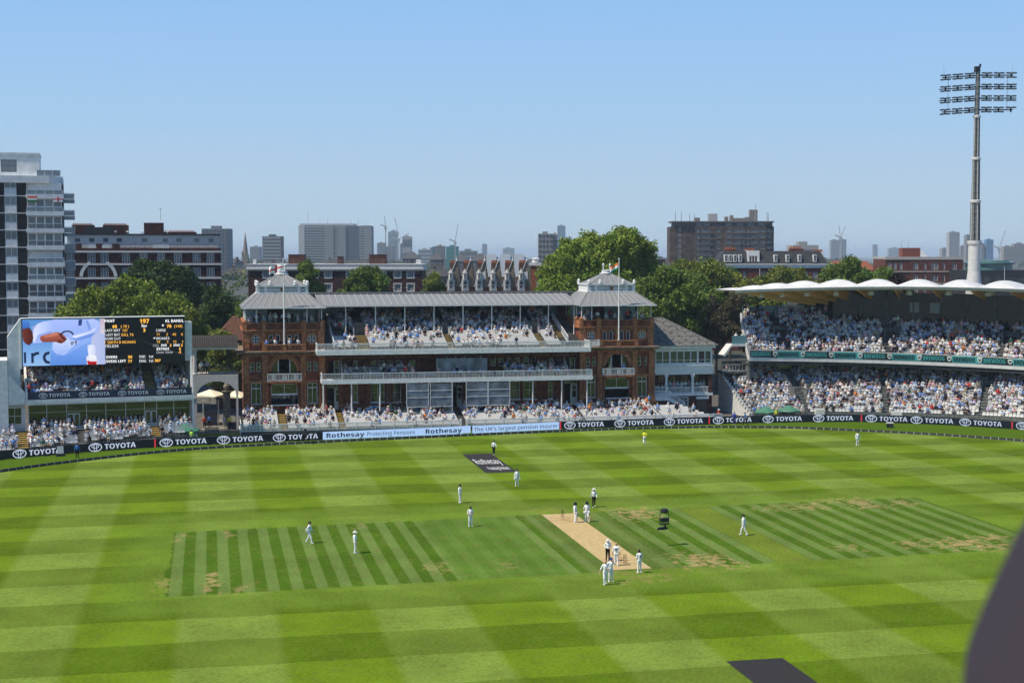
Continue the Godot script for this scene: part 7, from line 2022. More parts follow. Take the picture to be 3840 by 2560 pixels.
# ---------------------------------------------------------------- people: one skin grown over a posed skeleton
# bones: [from, to, radius, radius, colour]; distances joined smoothly and meshed as surface nets
func flesh(bones: Array, cell: float, k := .03) -> Mb:
	var lo := Vector3.ONE * 1e9
	var hi := -lo
	for b in bones:
		var m: float = maxf(b[2], b[3]) + cell * 2 + k
		for p in [b[0], b[1]]:
			lo = lo.min(p - Vector3.ONE * m); hi = hi.max(p + Vector3.ONE * m)
	var nx := int((hi.x - lo.x) / cell) + 2
	var ny := int((hi.y - lo.y) / cell) + 2
	var nz := int((hi.z - lo.z) / cell) + 2
	var d := PackedFloat32Array(); d.resize(nx * ny * nz); d.fill(1.0)
	var raw := PackedFloat32Array(); raw.resize(d.size()); raw.fill(1.0)
	var id := PackedInt32Array(); id.resize(d.size())
	for bi in bones.size():
		var b: Array = bones[bi]
		var a: Vector3 = b[0]
		var e: Vector3 = b[1]
		var ra: float = b[2]
		var rb: float = b[3]
		var ab := e - a
		var l2 := maxf(ab.length_squared(), 1e-9)
		var m := maxf(ra, rb) + cell * 2 + k
		var i0 := Vector3i((a.min(e) - Vector3.ONE * m - lo) / cell)
		var i1 := Vector3i((a.max(e) + Vector3.ONE * m - lo) / cell)
		for z in range(maxi(i0.z, 0), mini(i1.z + 1, nz)):
			for y in range(maxi(i0.y, 0), mini(i1.y + 1, ny)):
				var at := (z * ny + y) * nx
				for x in range(maxi(i0.x, 0), mini(i1.x + 1, nx)):
					var p := lo + Vector3(x, y, z) * cell - a
					var t := clampf(p.dot(ab) / l2, 0, 1)
					var q := (p - ab * t).length() - lerpf(ra, rb, t)
					var o := d[at + x]
					if q < raw[at + x]: raw[at + x] = q; id[at + x] = bi
					var h := maxf(k - absf(o - q), 0) / k
					d[at + x] = minf(o, q) - h * h * k * .25
	var out := Mb.new()
	var vert := PackedInt32Array(); vert.resize(d.size()); vert.fill(-1)
	var corner := [0, 1, nx, nx + 1, nx * ny, nx * ny + 1, nx * ny + nx, nx * ny + nx + 1]
	for z in nz - 1:
		for y in ny - 1:
			for x in nx - 1:
				var at := (z * ny + y) * nx + x
				var s := d[at]
				if s > cell * 1.8 or s < -cell * 1.8: continue
				var mask := 0
				for c in 8:
					if d[at + corner[c]] < 0: mask |= 1 << c
				if mask == 0 or mask == 255: continue
				var sum := Vector3.ZERO
				var n := 0
				for e in [[0, 1], [2, 3], [4, 5], [6, 7], [0, 2], [1, 3], [4, 6], [5, 7], [0, 4], [1, 5], [2, 6], [3, 7]]:
					if ((mask >> e[0]) & 1) == ((mask >> e[1]) & 1): continue
					var da := d[at + corner[e[0]]]
					var db := d[at + corner[e[1]]]
					var t := da / (da - db)
					var pa := Vector3(e[0] & 1, (e[0] >> 1) & 1, e[0] >> 2)
					var pb_ := Vector3(e[1] & 1, (e[1] >> 1) & 1, e[1] >> 2)
					sum += pa.lerp(pb_, t); n += 1
				var g := Vector3(d[at + 1] - s + d[at + corner[7]] - d[at + corner[6]], d[at + nx] - s + d[at + corner[7]] - d[at + corner[5]], d[at + nx * ny] - s + d[at + corner[7]] - d[at + corner[3]])
				vert[at] = out.v.size()
				out.v.append(lo + (Vector3(x, y, z) + sum / n) * cell)
				out.n.append(g.normalized() if g.length_squared() > 1e-12 else Vector3.UP)
				var best := 1e9
				var who := 0
				for c in 8:
					if raw[at + corner[c]] < best: best = raw[at + corner[c]]; who = id[at + corner[c]]
				out.c.append(bones[who][4])
	for z in range(1, nz - 1):
		for y in range(1, ny - 1):
			for x in range(1, nx - 1):
				var at := (z * ny + y) * nx + x
				if d[at] > cell * 1.8 or d[at] < -cell * 1.8: continue
				var ins := d[at] < 0
				for ax in [[1, nx, nx * ny], [nx, nx * ny, 1], [nx * ny, 1, nx]]:
					if (d[at + ax[0]] < 0) == ins: continue
					var q0 := vert[at]; var q1 := vert[at - ax[1]]; var q2 := vert[at - ax[1] - ax[2]]; var q3 := vert[at - ax[2]]
					if q0 < 0 or q1 < 0 or q2 < 0 or q3 < 0: continue
					for i in ([q0, q1, q2, q0, q2, q3] if not ins else [q0, q2, q1, q0, q3, q2]): out.idx.append(i)
	return out

func fingers(b: Mb, wrist: Vector3, dir: Vector3, palm: Vector3, thumb_side: Vector3, col: Color) -> void:   # palm, four bent fingers and a thumb
	b.col = col
	var s := dir.cross(palm).normalized()
	if s.dot(thumb_side) < 0: s = -s
	b.tube([wrist - dir * .01, wrist + dir * .05, wrist + dir * .09], [.026, .036, .032], 6)
	for f in 4:
		var r := wrist + dir * .085 + s * (.024 - f * .016)
		var L: float = [.036, .041, .038, .030][f]
		b.tube([r, r + dir * L, r + dir * L * 1.5 + palm * L * .5, r + dir * L * 1.6 + palm * L * 1.1], [.0095, .009, .0085, .007], 5)
	b.tube([wrist + dir * .03 + s * .026, wrist + dir * .06 + s * .05 + palm * .01, wrist + dir * .088 + s * .052 + palm * .02], [.012, .0105, .008], 5)

func hat(b: Mb, c: Vector3, kind: String, fwd := Vector3.BACK) -> void:   # c: middle of the head
	match kind:
		"straw", "sun":
			b.col = Color(.62, .55, .38) if kind == "straw" else Color(.66, .66, .64)
			b.lathe([[.10, .055], [.205, .028], [.215, .034], [.115, .07], [.112, .14], [.085, .165], [0, .17]], 12, c)
			b.col = Color(.03, .03, .05)
			b.lathe([[.117, .068], [.116, .095]], 12, c)
		"cap", "bluecap", "redcap", "whitecap", "blackcap":
			b.col = {"cap": Color(.018, .025, .05), "bluecap": Color(.02, .06, .22), "redcap": Color(.55, .04, .04), "whitecap": Color(.64, .64, .63), "blackcap": Color(.02, .02, .02)}[kind]
			b.lathe([[.112, .02], [.118, .06], [.10, .12], [.06, .148], [0, .155]], 10, c)
			var side := fwd.cross(Vector3.UP)
			b.prism([c + fwd * .09 - side * .075 + Vector3.UP * .045, c + fwd * .09 + side * .075 + Vector3.UP * .045, c + fwd * .19 + side * .05 + Vector3.UP * .03, c + fwd * .19 - side * .05 + Vector3.UP * .03], Vector3.UP * .012)
		"helmet":
			b.col = Color(.014, .018, .034)
			b.lathe([[.125, -.05], [.145, .02], [.14, .08], [.10, .145], [0, .165]], 12, c)
			var side := fwd.cross(Vector3.UP)
			b.prism([c + fwd * .11 - side * .1 + Vector3.UP * .04, c + fwd * .11 + side * .1 + Vector3.UP * .04, c + fwd * .22 + side * .05 + Vector3.UP * .02, c + fwd * .22 - side * .05 + Vector3.UP * .02], Vector3.UP * .02)
			for y in [-.03, -.075]: b.tube([c + side * .12 + Vector3.UP * y, c + fwd * .17 + side * .05 + Vector3.UP * y, c + fwd * .17 - side * .05 + Vector3.UP * y, c - side * .12 + Vector3.UP * y], [.008, .008, .008, .008], 4)

func face(b: Mb, c: Vector3, fwd: Vector3) -> void:
	var side := fwd.cross(Vector3.UP)
	b.col = Color(.02, .015, .012)
	for e in [-1, 1]: b.obox(Transform3D(Basis(side, Vector3.UP, side.cross(Vector3.UP)), c + fwd * .092 + side * e * .034 + Vector3.UP * .005), Vector3(.022, .010, .012))
	b.col = Color(.32, .12, .10)
	b.obox(Transform3D(Basis(side, Vector3.UP, side.cross(Vector3.UP)), c + fwd * .09 - Vector3.UP * .06), Vector3(.045, .008, .012))

# pose: everything in metres for a figure of 1.82 m facing +z
func figure(pose: Dictionary, wear: Dictionary, cell: float) -> Mb:
	var seated: bool = pose.get("seated", false)
	var lean: Vector3 = pose.get("lean", Vector3.ZERO)   # shift of the shoulders
	var hipy: float = .52 if seated else .94 - pose.get("crouch", 0.0)
	var hip: Vector3 = Vector3(0, hipy, -.05 if seated else 0.0) + pose.get("hip", Vector3.ZERO)
	var neck: Vector3 = hip + Vector3(0, .56, 0) + lean
	var look: Vector3 = Basis(Vector3.UP, pose.get("look", 0.0)) * Vector3.BACK
	var head: Vector3 = neck + Vector3(0, .155, .02) + pose.get("nod", Vector3.ZERO)
	var shirt: Color = wear.shirt
	var legs: Color = wear.legs
	var skin: Color = wear.skin
	var hair: Color = wear.get("hair", Color(.03, .022, .018))
	var sleeve: Color = wear.get("sleeve", shirt)
	var B := []
	var waist: Vector3 = hip + Vector3(0, .16, 0) + lean * .25
	B.append([hip + Vector3(-.075, .0, 0), hip + Vector3(.075, .0, 0), .122, .122, legs])
	B.append([waist, waist.lerp(neck, .62), .142, .165, shirt])
	B.append([waist + Vector3(0, .02, .02), waist.lerp(neck, .5) + Vector3(0, 0, .03), .13, .14, shirt])
	B.append([neck + Vector3(-.14, -.07, 0), neck + Vector3(.14, -.07, 0), .082, .082, shirt])
	B.append([neck - Vector3(0, .03, 0), head - Vector3(0, .05, .01), .055, .052, skin])
	B.append([head - Vector3(0, .045, 0) + look * .018, head + Vector3(0, .04, 0), .074, .094, skin])
	B.append([head - Vector3(0, .01, 0) + look * .085, head - Vector3(0, .035, 0) + look * .098, .012, .017, skin])
	for e in [-1, 1]: B.append([head + look.cross(Vector3.UP) * e * .092, head + look.cross(Vector3.UP) * e * .094 + Vector3(0, .02, 0), .02, .02, skin])
	B.append([head + Vector3(0, .055, 0) - look * .025, head + Vector3(0, .035, 0) - look * .045, .088, .09, hair])
	if wear.get("long_hair", false): B.append([head - look * .06, neck - look * .09, .06, .05, hair])
	var hands := []
	for e in [-1, 1]:
		var key := "left" if e > 0 else "right"
		var sh: Vector3 = neck + Vector3(e * .185, -.075, 0)
		var el: Vector3 = pose[key][0]
		var wr: Vector3 = pose[key][1]
		if not pose.get("absolute", false): el += hip; wr += hip
		B.append([sh, el, .058, .046, shirt])
		B.append([el, wr, .043, .031, sleeve if wear.get("long", false) else skin])
		B.append([el.lerp(wr, -.02), el.lerp(wr, .12), .048, .045, shirt])
		var dir := (wr - el).normalized()
		var glove = wear.get("gloves")
		if glove: B.append([wr, wr + dir * .11, .06, .062, glove])
		elif cell > .03: B.append([wr, wr + dir * .11, .034, .036, skin])
		else: hands.append([wr, dir, e])
	for e in [-1, 1]:
		var key := "left_leg" if e > 0 else "right_leg"
		var kn: Vector3 = pose.get(key, [Vector3(e * .11, .5, .03), Vector3(e * .13, .08, -.02)])[0]
		var an: Vector3 = pose.get(key, [Vector3(e * .11, .5, .03), Vector3(e * .13, .08, -.02)])[1]
		if seated: kn = Vector3(e * .12, .50, .40); an = Vector3(e * .12, .09, .42)
		var toe: Vector3 = pose.get("toe", Vector3(e * .03, 0, .15))
		B.append([hip + Vector3(e * .085, -.03, 0), kn, .096, .068, legs])
		B.append([kn, an, .066, .052, legs])
		if wear.get("pads", false):
			B.append([kn + Vector3(0, .16, .05), an + Vector3(0, .02, .04), .075, .082, Color(.74, .74, .72)])
			B.append([kn + Vector3(0, .02, .085), kn + Vector3(0, -.04, .085), .07, .07, Color(.74, .74, .72)])
		B.append([an - Vector3(0, .03, .04), an - Vector3(0, .045, 0) + toe, .045, .034, wear.get("shoes", Color(.72, .72, .72))])
	if wear.has("tie"): B.append([neck + Vector3(0, -.08, .155), waist + Vector3(0, .08, .165), .02, .028, wear.tie])
	var b := flesh(B, cell, cell * 1.1)
	for h in hands:
		var palm := Vector3(-h[2], 0, 0) if absf(h[1].x) < .7 else Vector3(0, 0, 1)
		palm = (palm - h[1] * palm.dot(h[1])).normalized()
		fingers(b, h[0], h[1], palm, Vector3(0, 0, 1), skin)
	face(b, head, look)
	if wear.get("hat", ""): hat(b, head, wear.hat, look)
	return b

func poses() -> Dictionary:
	var P := {}
	P.relaxed = {"left": [Vector3(.27, .20, -.02), Vector3(.28, -.06, .08)], "right": [Vector3(-.27, .20, -.02), Vector3(-.28, -.06, .08)]}
	P.stand_easy = {"left": [Vector3(.30, .22, -.05), Vector3(.17, .02, .10)], "right": [Vector3(-.28, .2, -.02), Vector3(-.29, -.06, .06)], "left_leg": [Vector3(.13, .5, .05), Vector3(.17, .08, .0)]}
	P.walking = {"left": [Vector3(.25, .22, .10), Vector3(.24, .02, .26)], "right": [Vector3(-.25, .22, -.16), Vector3(-.25, -.02, -.14)], "left_leg": [Vector3(.10, .52, -.06), Vector3(.11, .12, -.28)], "right_leg": [Vector3(-.10, .5, .20), Vector3(-.11, .08, .26)], "lean": Vector3(0, 0, .04)}
	P.running = {"left": [Vector3(.26, .26, .16), Vector3(.2, .28, .36)], "right": [Vector3(-.27, .28, -.2), Vector3(-.24, .08, -.12)], "left_leg": [Vector3(.10, .55, .02), Vector3(.11, .32, -.36)], "right_leg": [Vector3(-.10, .5, .12), Vector3(-.11, .08, .02)], "lean": Vector3(0, 0, .09)}
	P.hands_front = {"left": [Vector3(.27, .22, .02), Vector3(.06, .15, .22)], "right": [Vector3(-.27, .22, .02), Vector3(-.05, .14, .23)], "nod": Vector3(0, -.03, .04)}
	P.one_up = {"left": [Vector3(.27, .36, .14), Vector3(.06, .56, .24)], "right": [Vector3(-.29, .2, 0), Vector3(-.26, -.04, .1)], "look": .3}
	P.throw_side = {"left": [Vector3(.26, .22, .1), Vector3(.12, .26, .28)], "right": [Vector3(-.32, .22, .0), Vector3(-.42, -.02, .06)], "left_leg": [Vector3(.1, .5, -.03), Vector3(.12, .09, -.2)], "right_leg": [Vector3(-.1, .5, .13), Vector3(-.1, .08, .12)], "look": -.2}
	P.arms_folded = {"left": [Vector3(.26, .24, .08), Vector3(-.02, .28, .22)], "right": [Vector3(-.26, .24, .08), Vector3(.02, .24, .2)]}
	P.bat = {"left": [Vector3(.25, .24, .02), Vector3(.20, .0, .16)], "right": [Vector3(-.27, .22, -.02), Vector3(-.24, -.03, .12)]}
	P.crouch = {"crouch": .22, "hip": Vector3(0, 0, -.12), "lean": Vector3(0, -.08, .26), "left": [Vector3(.26, .34, .32), Vector3(.12, .44, .5)], "right": [Vector3(-.26, .34, .32), Vector3(-.12, .44, .5)], "left_leg": [Vector3(.14, .48, .2), Vector3(.15, .08, .0)], "right_leg": [Vector3(-.14, .48, .2), Vector3(-.15, .08, .0)]}
	P.sit = {"seated": true, "left": [Vector3(.25, .20, .10), Vector3(.10, .08, .30)], "right": [Vector3(-.25, .20, .10), Vector3(-.10, .08, .30)]}
	P.sit_lean = {"seated": true, "lean": Vector3(.04, -.03, .14), "left": [Vector3(.25, .17, .26), Vector3(.08, .22, .36)], "right": [Vector3(-.25, .17, .24), Vector3(-.12, .08, .38)], "look": .3}
	P.sit_fold = {"seated": true, "lean": Vector3(-.02, 0, -.05), "left": [Vector3(.26, .24, .08), Vector3(-.02, .26, .20)], "right": [Vector3(-.26, .24, .08), Vector3(.02, .22, .19)], "look": -.35}
	return P

func person(label: String, at: Vector3, turn: float, mesh: Mesh, group := "") -> MeshInstance3D:
	var o := part(self, "person", mesh, vmat(.85, .2), at, turn)
	tag(o, label, "person", group)
	return o

func build_players() -> void:
	var P := poses()
	var kit := Color(.74, .75, .76)
	var white := {"shirt": kit, "legs": Color(.72, .73, .75), "skin": SKIN[0], "hat": "cap"}
	var dk := Color(.012, .012, .014)
	var W := func(more: Dictionary) -> Dictionary:
		var d := white.duplicate()
		d.merge(more, true)
		return d
	var list := [
		["umpire walking away with bare head in white shirt and black trousers", Vector3(1.79, 0, -51.4), PI, "walking", {"legs": dk, "hat": "", "long": true, "shoes": Color(.6, .6, .6)}],
		["wicketkeeper in whites and dark helmet with gloves hanging at his sides", Vector3(-.34, 0, -28.3), .1, "relaxed", {"hat": "cap", "long": true, "gloves": Color(.66, .68, .70), "skin": SKIN[1]}],
		["fielder in whites and dark cap standing side on near the sponsor mat", Vector3(-7.8, 0, -19.6), 1.1, "stand_easy", {"long": true}],
		["fielder in whites and dark cap strolling forward holding his hands together", Vector3(-8.95, 0, -7.5), .15, "hands_front", {}],
		["umpire in white sun hat and black trousers walking by the far wicket", Vector3(4.2, 0, -14.7), -.2, "walking", {"legs": dk, "hat": "sun", "long": true, "skin": SKIN[2]}],
		["batter in dark helmet and white pads turned towards his partner", Vector3(.52, 0, -7.5), 1.25, "bat", {"hat": "helmet", "pads": true, "gloves": Color(.72, .72, .7), "skin": SKIN[2], "long_hair": true}],
		["batter in dark helmet and white pads facing the near wicket", Vector3(1.66, 0, -7.65), -.3, "bat", {"hat": "helmet", "pads": true, "gloves": Color(.72, .72, .7), "skin": SKIN[2]}],
		["umpire in white sun hat and black trousers looking at his hands", Vector3(-1.08, 0, 9.0), .15, "hands_front", {"legs": dk, "hat": "sun", "long": true}],
		["fair haired bowler with number 58 on his back beside the umpire", Vector3(-.85, 0, 10.6), PI - .5, "relaxed", {"hat": "", "hair": Color(.42, .30, .16)}],
		["fielder in front pair swinging one bare arm out beside him", Vector3(-3.4, 0, 16.6), .0, "throw_side", {"hat": "", "hair": Color(.08, .05, .03)}],
		["fielder in blue cap raising a hand to his face behind team mate", Vector3(-2.76, 0, 15.8), .2, "one_up", {"hat": "bluecap", "long": true}],
		["fielder with number 22 on his back beside the near wicket", Vector3(.15, 0, 13.4), PI + .25, "hands_front", {"hat": "", "long": true, "skin": SKIN[2], "hair": Color(.012, .011, .012)}],
		["fielder in dark cap walking across the pale strip", Vector3(13.1, 0, 1.2), -1.9, "walking", {"long": true}],
		["fielder in whites standing alone near the boundary rope", Vector3(48.0, 0, -50.7), .0, "relaxed", {"long": true}],
		["fielder in dark cap striding across the striped end of the square", Vector3(-23.3, 0, -3.0), 1.2, "walking", {"long": true}],
		["fielder in wide white sun hat standing on the striped square", Vector3(-20.0, 0, 1.85), 1.5, "relaxed", {"hat": "sun", "long": true}],
		["substitute in a yellow bib running in near the far rope", Vector3(22.2, 0, -57.1), PI - .3, "running", {"shirt": Color(.62, .62, .04), "hat": "", "hair": Color(.02, .016, .014), "sleeve": kit}],
		["steward in bright blue jacket facing the crowd by the rope", Vector3(-46.5, 0, -58.9), PI + .1, "relaxed", {"shirt": Color(.04, .16, .42), "legs": dk, "hat": "", "long": true, "shoes": dk}],
		["man in royal blue jersey standing before the board near white house", Vector3(40.95, 0, -75.2), PI - .4, "stand_easy", {"shirt": Color(.03, .07, .42), "legs": Color(.02, .03, .1), "hat": "bluecap"}],
		["crew member in blue jacket walking behind the rope near green parasols", Vector3(42.2, 0, -74.2), -1.2, "walking", {"shirt": Color(.05, .14, .35), "legs": dk, "hat": "blackcap", "long": true, "shoes": dk}],
		["steward in yellow bib and straw hat behind board at green parasols", Vector3(48.2, 0, -77.6), .0, "stand_easy", {"shirt": Color(.66, .66, .05), "legs": dk, "hat": "straw"}],
		["steward in lime bib sitting low behind the board near scoreboard stand", Vector3(-36.1, 0, -69.7), 2.6, "crouch", {"shirt": Color(.42, .78, .08), "legs": dk, "hat": ""}],
		["steward in lime bib under the green parasol by the archway", Vector3(-33.5, 0, -69.6), PI, "relaxed", {"shirt": Color(.5, .8, .12), "legs": Color(.3, .3, .34), "hat": ""}],
		["steward in red bib and white hat by the stepped white wall", Vector3(40.0, 0, -79.0), .2, "arms_folded", {"shirt": Color(.55, .05, .04), "legs": dk, "hat": "sun"}],
		["woman in yellow shirt and dark trousers standing inside the archway", Vector3(-28.6, 0, -84.6), .1, "stand_easy", {"shirt": Color(.68, .60, .03), "legs": dk, "hat": ""}],
		["man in red shirt among the people inside the archway", Vector3(-32.0, 0, -84.9), .4, "relaxed", {"shirt": Color(.5, .05, .03), "legs": dk, "hat": ""}],
		["man in pale shirt and cream trousers standing inside the archway", Vector3(-29.3, 0, -85.4), .2, "stand_easy", {"shirt": Color(.5, .52, .55), "legs": Color(.46, .42, .34), "hat": ""}],
		["man in blue shirt with his back turned inside the archway", Vector3(-31.3, 0, -86.4), PI, "relaxed", {"shirt": Color(.06, .14, .36), "legs": dk, "hat": ""}],
		["man in white shirt leaning on the footbridge railing", Vector3(-32.3, 7.62, -84.0), .1, "stand_easy", {"legs": Color(.35, .33, .3), "hat": ""}],
		["man in pink shirt beside another on the footbridge", Vector3(-31.5, 7.62, -84.1), -.1, "stand_easy", {"shirt": Color(.52, .40, .40), "legs": dk, "hat": ""}],
		["television operator in black crouching at a camera by the rope", Vector3(-19.6, 0, -67.6), .3, "crouch", {"shirt": dk, "legs": dk, "hat": "blackcap", "long": true, "shoes": dk}],
		["spectator in white shirt on the curved stand's landing", Vector3(47.6, 10.2, -92.5), -.5, "stand_easy", {"legs": Color(.1, .11, .14), "hat": ""}],
		["spectator in light shirt behind glass on the curved stand's landing", Vector3(48.7, 10.2, -92.7), .3, "arms_folded", {"shirt": Color(.55, .62, .6), "legs": dk, "hat": ""}]]
	for r in list:
		var b := figure(P[r[3]], W.call(r[4]), .026)
		var o := person(r[0], r[1], r[2], b.mesh(), "players and umpires on the field" if r[1].y < .1 and absf(r[1].x) < 50 and r[1].z > -58 else "")
		if "number" in r[0]:
			var t := fit_text(o, "shirt_number", "58" if "58" in r[0] else "22", Vector3(0, 1.30, -.165), .2, .17, mat(Color(.02, .03, .09), .8), true, .012)
			t.rotation.y = PI
	for s in [[Vector3(.52, 0, -7.5), 1.25], [Vector3(1.66, 0, -7.65), -.3]]:   # bats hang from the gloves, toe on the ground
		var o := thing("cricket_bat", "cricket bat held toe down by the batter %s" % ("turned to his partner" if s[1] > 0 else "facing the near wicket"), "cricket bat", s[0] + Basis(Vector3.UP, s[1]) * Vector3(.24, 0, .2), s[1])
		pb(o, "blade", Mb.new().prism([Vector3(-.054, .02, -.02), Vector3(.054, .02, -.02), Vector3(.054, .56, -.02), Vector3(.02, .60, -.02), Vector3(-.02, .60, -.02), Vector3(-.054, .56, -.02)], Vector3(0, 0, .045)), mat(Color(.52, .38, .2), .6))
		pb(o, "handle", Mb.new().tube([Vector3(0, .59, 0), Vector3(0, .88, 0)], [.018, .018], 8), dk_mat())
	for s in [-1, 1]:
		var o := thing("wicket", "three brown stumps and bails at the %s end of the pitch" % ("sponsor mat" if s < 0 else "plain black mat"), "wicket", Vector3(0, 0, s * 10.06), 0, "wickets")
		for k in 3:
			var st := pb(o, "stump", Mb.new().lathe([[.019, 0], [.019, .69], [.012, .711], [0, .712]], 8, Vector3((k - 1) * .096, 0, 0)), mat(Color(.10, .06, .03), .6))
			pb(st, "grip_band", Mb.new().lathe([[.0205, .42], [.0205, .66]], 8, Vector3((k - 1) * .096, 0, 0)), mat(Color(.02, .025, .03), .6))
		for k in 2: pb(o, "bail", Mb.new().tube([Vector3(-.1 + k * .1, .72, 0), Vector3(k * .1, .72, 0)], [.011, .011], 6), mat(Color(.2, .12, .05), .6))

func dk_mat() -> StandardMaterial3D: return mat(Color(.015, .015, .017), .55)

# ---------------------------------------------------------------- the crowd
func build_crowd() -> void:
	var P := poses()
	var r := RandomNumberGenerator.new()
	r.seed = 4141
	var wh := Color(.64, .65, .66)
	var pale := Color(.46, .55, .68)
	var dkk := Color(.03, .032, .045)
	var tan := Color(.36, .31, .24)
	# [words, shirt, legs, hat, hair, share, tie]
	var looks := [["white shirt and straw hat", wh, tan, "straw", Color(.2, .18, .16), 10, null], ["white shirt and dark tie", wh, dkk, "", Color(.10, .08, .07), 11, Color(.02, .02, .06)], ["white shirt and white cap", wh, tan, "whitecap", Color(.2, .18, .16), 6, null], ["pale blue shirt and grey hair", pale, dkk, "", Color(.34, .33, .32), 13, Color(.03, .03, .09)], ["pale blue shirt and white sun hat", pale, tan, "sun", Color(.2, .2, .2), 9, null], ["white shirt and brown hair", wh, dkk, "", Color(.09, .05, .03), 7, null], ["mid blue shirt", Color(.14, .26, .55), dkk, "", Color(.06, .04, .03), 8, null], ["navy jacket", Color(.02, .025, .06), dkk, "", Color(.3, .29, .28), 12, null], ["pink shirt and straw hat", Color(.62, .36, .40), tan, "straw", Color(.2, .15, .1), 4, null], ["white shirt and red cap", wh, dkk, "redcap", Color(.1, .08, .06), 3, null], ["grey shirt", Color(.25, .25, .26), dkk, "", Color(.05, .04, .03), 11, null], ["black shirt and black cap", Color(.018, .018, .02), dkk, "blackcap", Color(.04, .03, .02), 11, null], ["beige shirt and sun hat", Color(.46, .40, .30), tan, "sun", Color(.3, .3, .3), 5, null], ["lilac shirt", Color(.42, .38, .58), dkk, "", Color(.12, .1, .08), 3, null], ["red shirt", Color(.48, .05, .05), dkk, "", Color(.04, .03, .03), 2, null], ["dark green shirt", Color(.03, .10, .07), tan, "cap", Color(.04, .03, .03), 2, null], ["orange shirt", Color(.62, .20, .04), dkk, "", Color(.05, .03, .02), 1, null]]
	var deck := []
	for i in looks.size():
		for k in int(looks[i][5]): deck.append(i)
	var sits := ["sit", "sit_lean", "sit_fold", "stand_easy"]
	var meshes := {}
	var get_mesh := func(look: int, pose: int) -> Mesh:
		var key := [look, pose]
		if not meshes.has(key):
			var L: Array = looks[look]
			var w := {"shirt": L[1], "legs": L[2], "hat": L[3], "hair": L[4], "skin": SKIN[(look * 3 + pose) % 4], "long": (look + pose) % 2 == 0, "shoes": Color(.05, .05, .05)}
			if L[6] != null: w.tie = L[6]
			meshes[key] = figure(P[sits[pose]], w, .055).mesh()
		return meshes[key]
	var single := []   # [position, turn, area words, group]
	var mass := []
	var add := func(to: Array, p: Vector3, turn: float, words: String, group: String, stand := .08) -> void:
		var pose := 3 if r.randf() < stand else r.randi() % 3
		to.append([p + Vector3(r.randf_range(-.06, .06), 0, r.randf_range(-.04, .04)), turn + r.randf_range(-.3, .3), words, group, pose])
	# lower rows under the screen
	for s in places.lower_left:
		var p: Vector3 = s[0]
		var keep := .56
		if p.x > -37.6: keep = .22
		if p.x < -54.5: keep = .30 if p.z < -66 else .12
		if p.z < -72 and p.x > -54: keep = .70
		if r.randf() < keep: add.call(single, p, s[1], "under the big screen", "spectators under the big screen", .1)
	# pavilion terrace
	for row in 9:
		var z := -85 + 8.05 - row * .85
		var y := .35 + row * .185
		for seg in [[-29.4, -25.2], [-23.6, -17.2], [-15.9, -.8], [.6, 16.4], [17.5, 28.3], [28.8, 35.6 - row * .5]]:
			if row > 6 and seg[0] == 28.8: continue
			var x: float = seg[0]
			while x < seg[1]:
				var keep: float = [.17, .20, .24, .28, .34, .50, .60, .62, .55][row]
				if seg[0] == 28.8: keep *= .55
				if r.randf() < keep: add.call(single if single.size() < 420 else mass, Vector3(2.75 + x, y, z + .05), 0.0, "on pavilion terrace benches", "spectators on the pavilion terrace", .07)
				x += .54
	# pavilion balconies, deck and loggias
	for row in 4:
		var z := 2.55 - row * .95
		for seg in [[-15.5, -10.5], [-10.1, -6.2], [7.1, 11.2], [11.7, 15.9]] + ([[-5.5, 6.7]] if row == 0 else []):
			var x: float = seg[0]
			while x < seg[1]:
				if r.randf() < [.45, .5, .62, .62][row]: add.call(mass, Vector3(2.75 + x, 6.64 + row * .26, -85 + z + .05), 0.0, "", "")
				x += .54
	for row in 16:
		var z := 2.5 - row * .84
		for seg in [[-16.9, -14.0], [-12.1, -1.5], [-.2, 11.6], [13.0, 14.9]]:
			if seg[0] == -16.9 and row in [5, 6, 7, 8]: continue
			var x: float = seg[0]
			while x < seg[1]:
				if r.randf() < ([.30, .14, .10, .22, .40, .12, .55][row] if row < 7 else .66): add.call(mass, Vector3(2.75 + x, 10.72 + row * .255, -85 + z + .05), 0.0, "", "", .06)
				x += .54
	for k in 26: add.call(mass, Vector3(2.75 + r.randf_range(-17, 17), 14.56, -97.6 + r.randf_range(-.8, .8)), r.randf_range(-.6, .6), "", "", .75)
	for t in [-1, 1]:
		for k in 9: add.call(mass, Vector3(2.75 + t * 23.85 - 4.6 + k * 1.1 + r.randf_range(-.3, .3), 14.05, -86.0), 0.0, "", "", .35)
		for k in 12: add.call(mass, Vector3(2.75 + t * 23.85 + r.randf_range(-4.8, 4.8), 14.05, -88.4 - r.randf() * 2), 0.0, "", "", .9)
	for k in 8: add.call(mass, Vector3(-21.1 - 2.4 + k * .62, 10.58, -84.8), 0.0, "", "", 1.0)
	for k in 2: add.call(mass, Vector3(25.4 + k * 2.0, 6.5, -84.3), .2, "", "", 1.0)
	for k in 12: add.call(mass, Vector3(-22.5 + k * .3, 2.9, -86.6), 0.0, "", "", .8)
	for k in 15: add.call(mass, Vector3(33.0 + k * .6, 3.3, -89.2), 0.0, "", "", .9)
	for s in places.upper_left:
		if r.randf() < .72: add.call(mass, s[0], s[1], "", "", .16)
	for s in places.lower_right:
		if s[0].x > 97: continue
		var keep := .74
		if s[2] < 1: keep = .25
		elif s[2] < 3 and s[1] > -.38: keep = .55
		if r.randf() < keep: add.call(mass, s[0], s[1], "", "", .09)
	for s in places.upper_right:
		if s[0].x > 99: continue
		if r.randf() < .80: add.call(mass, s[0], s[1], "", "", .24)
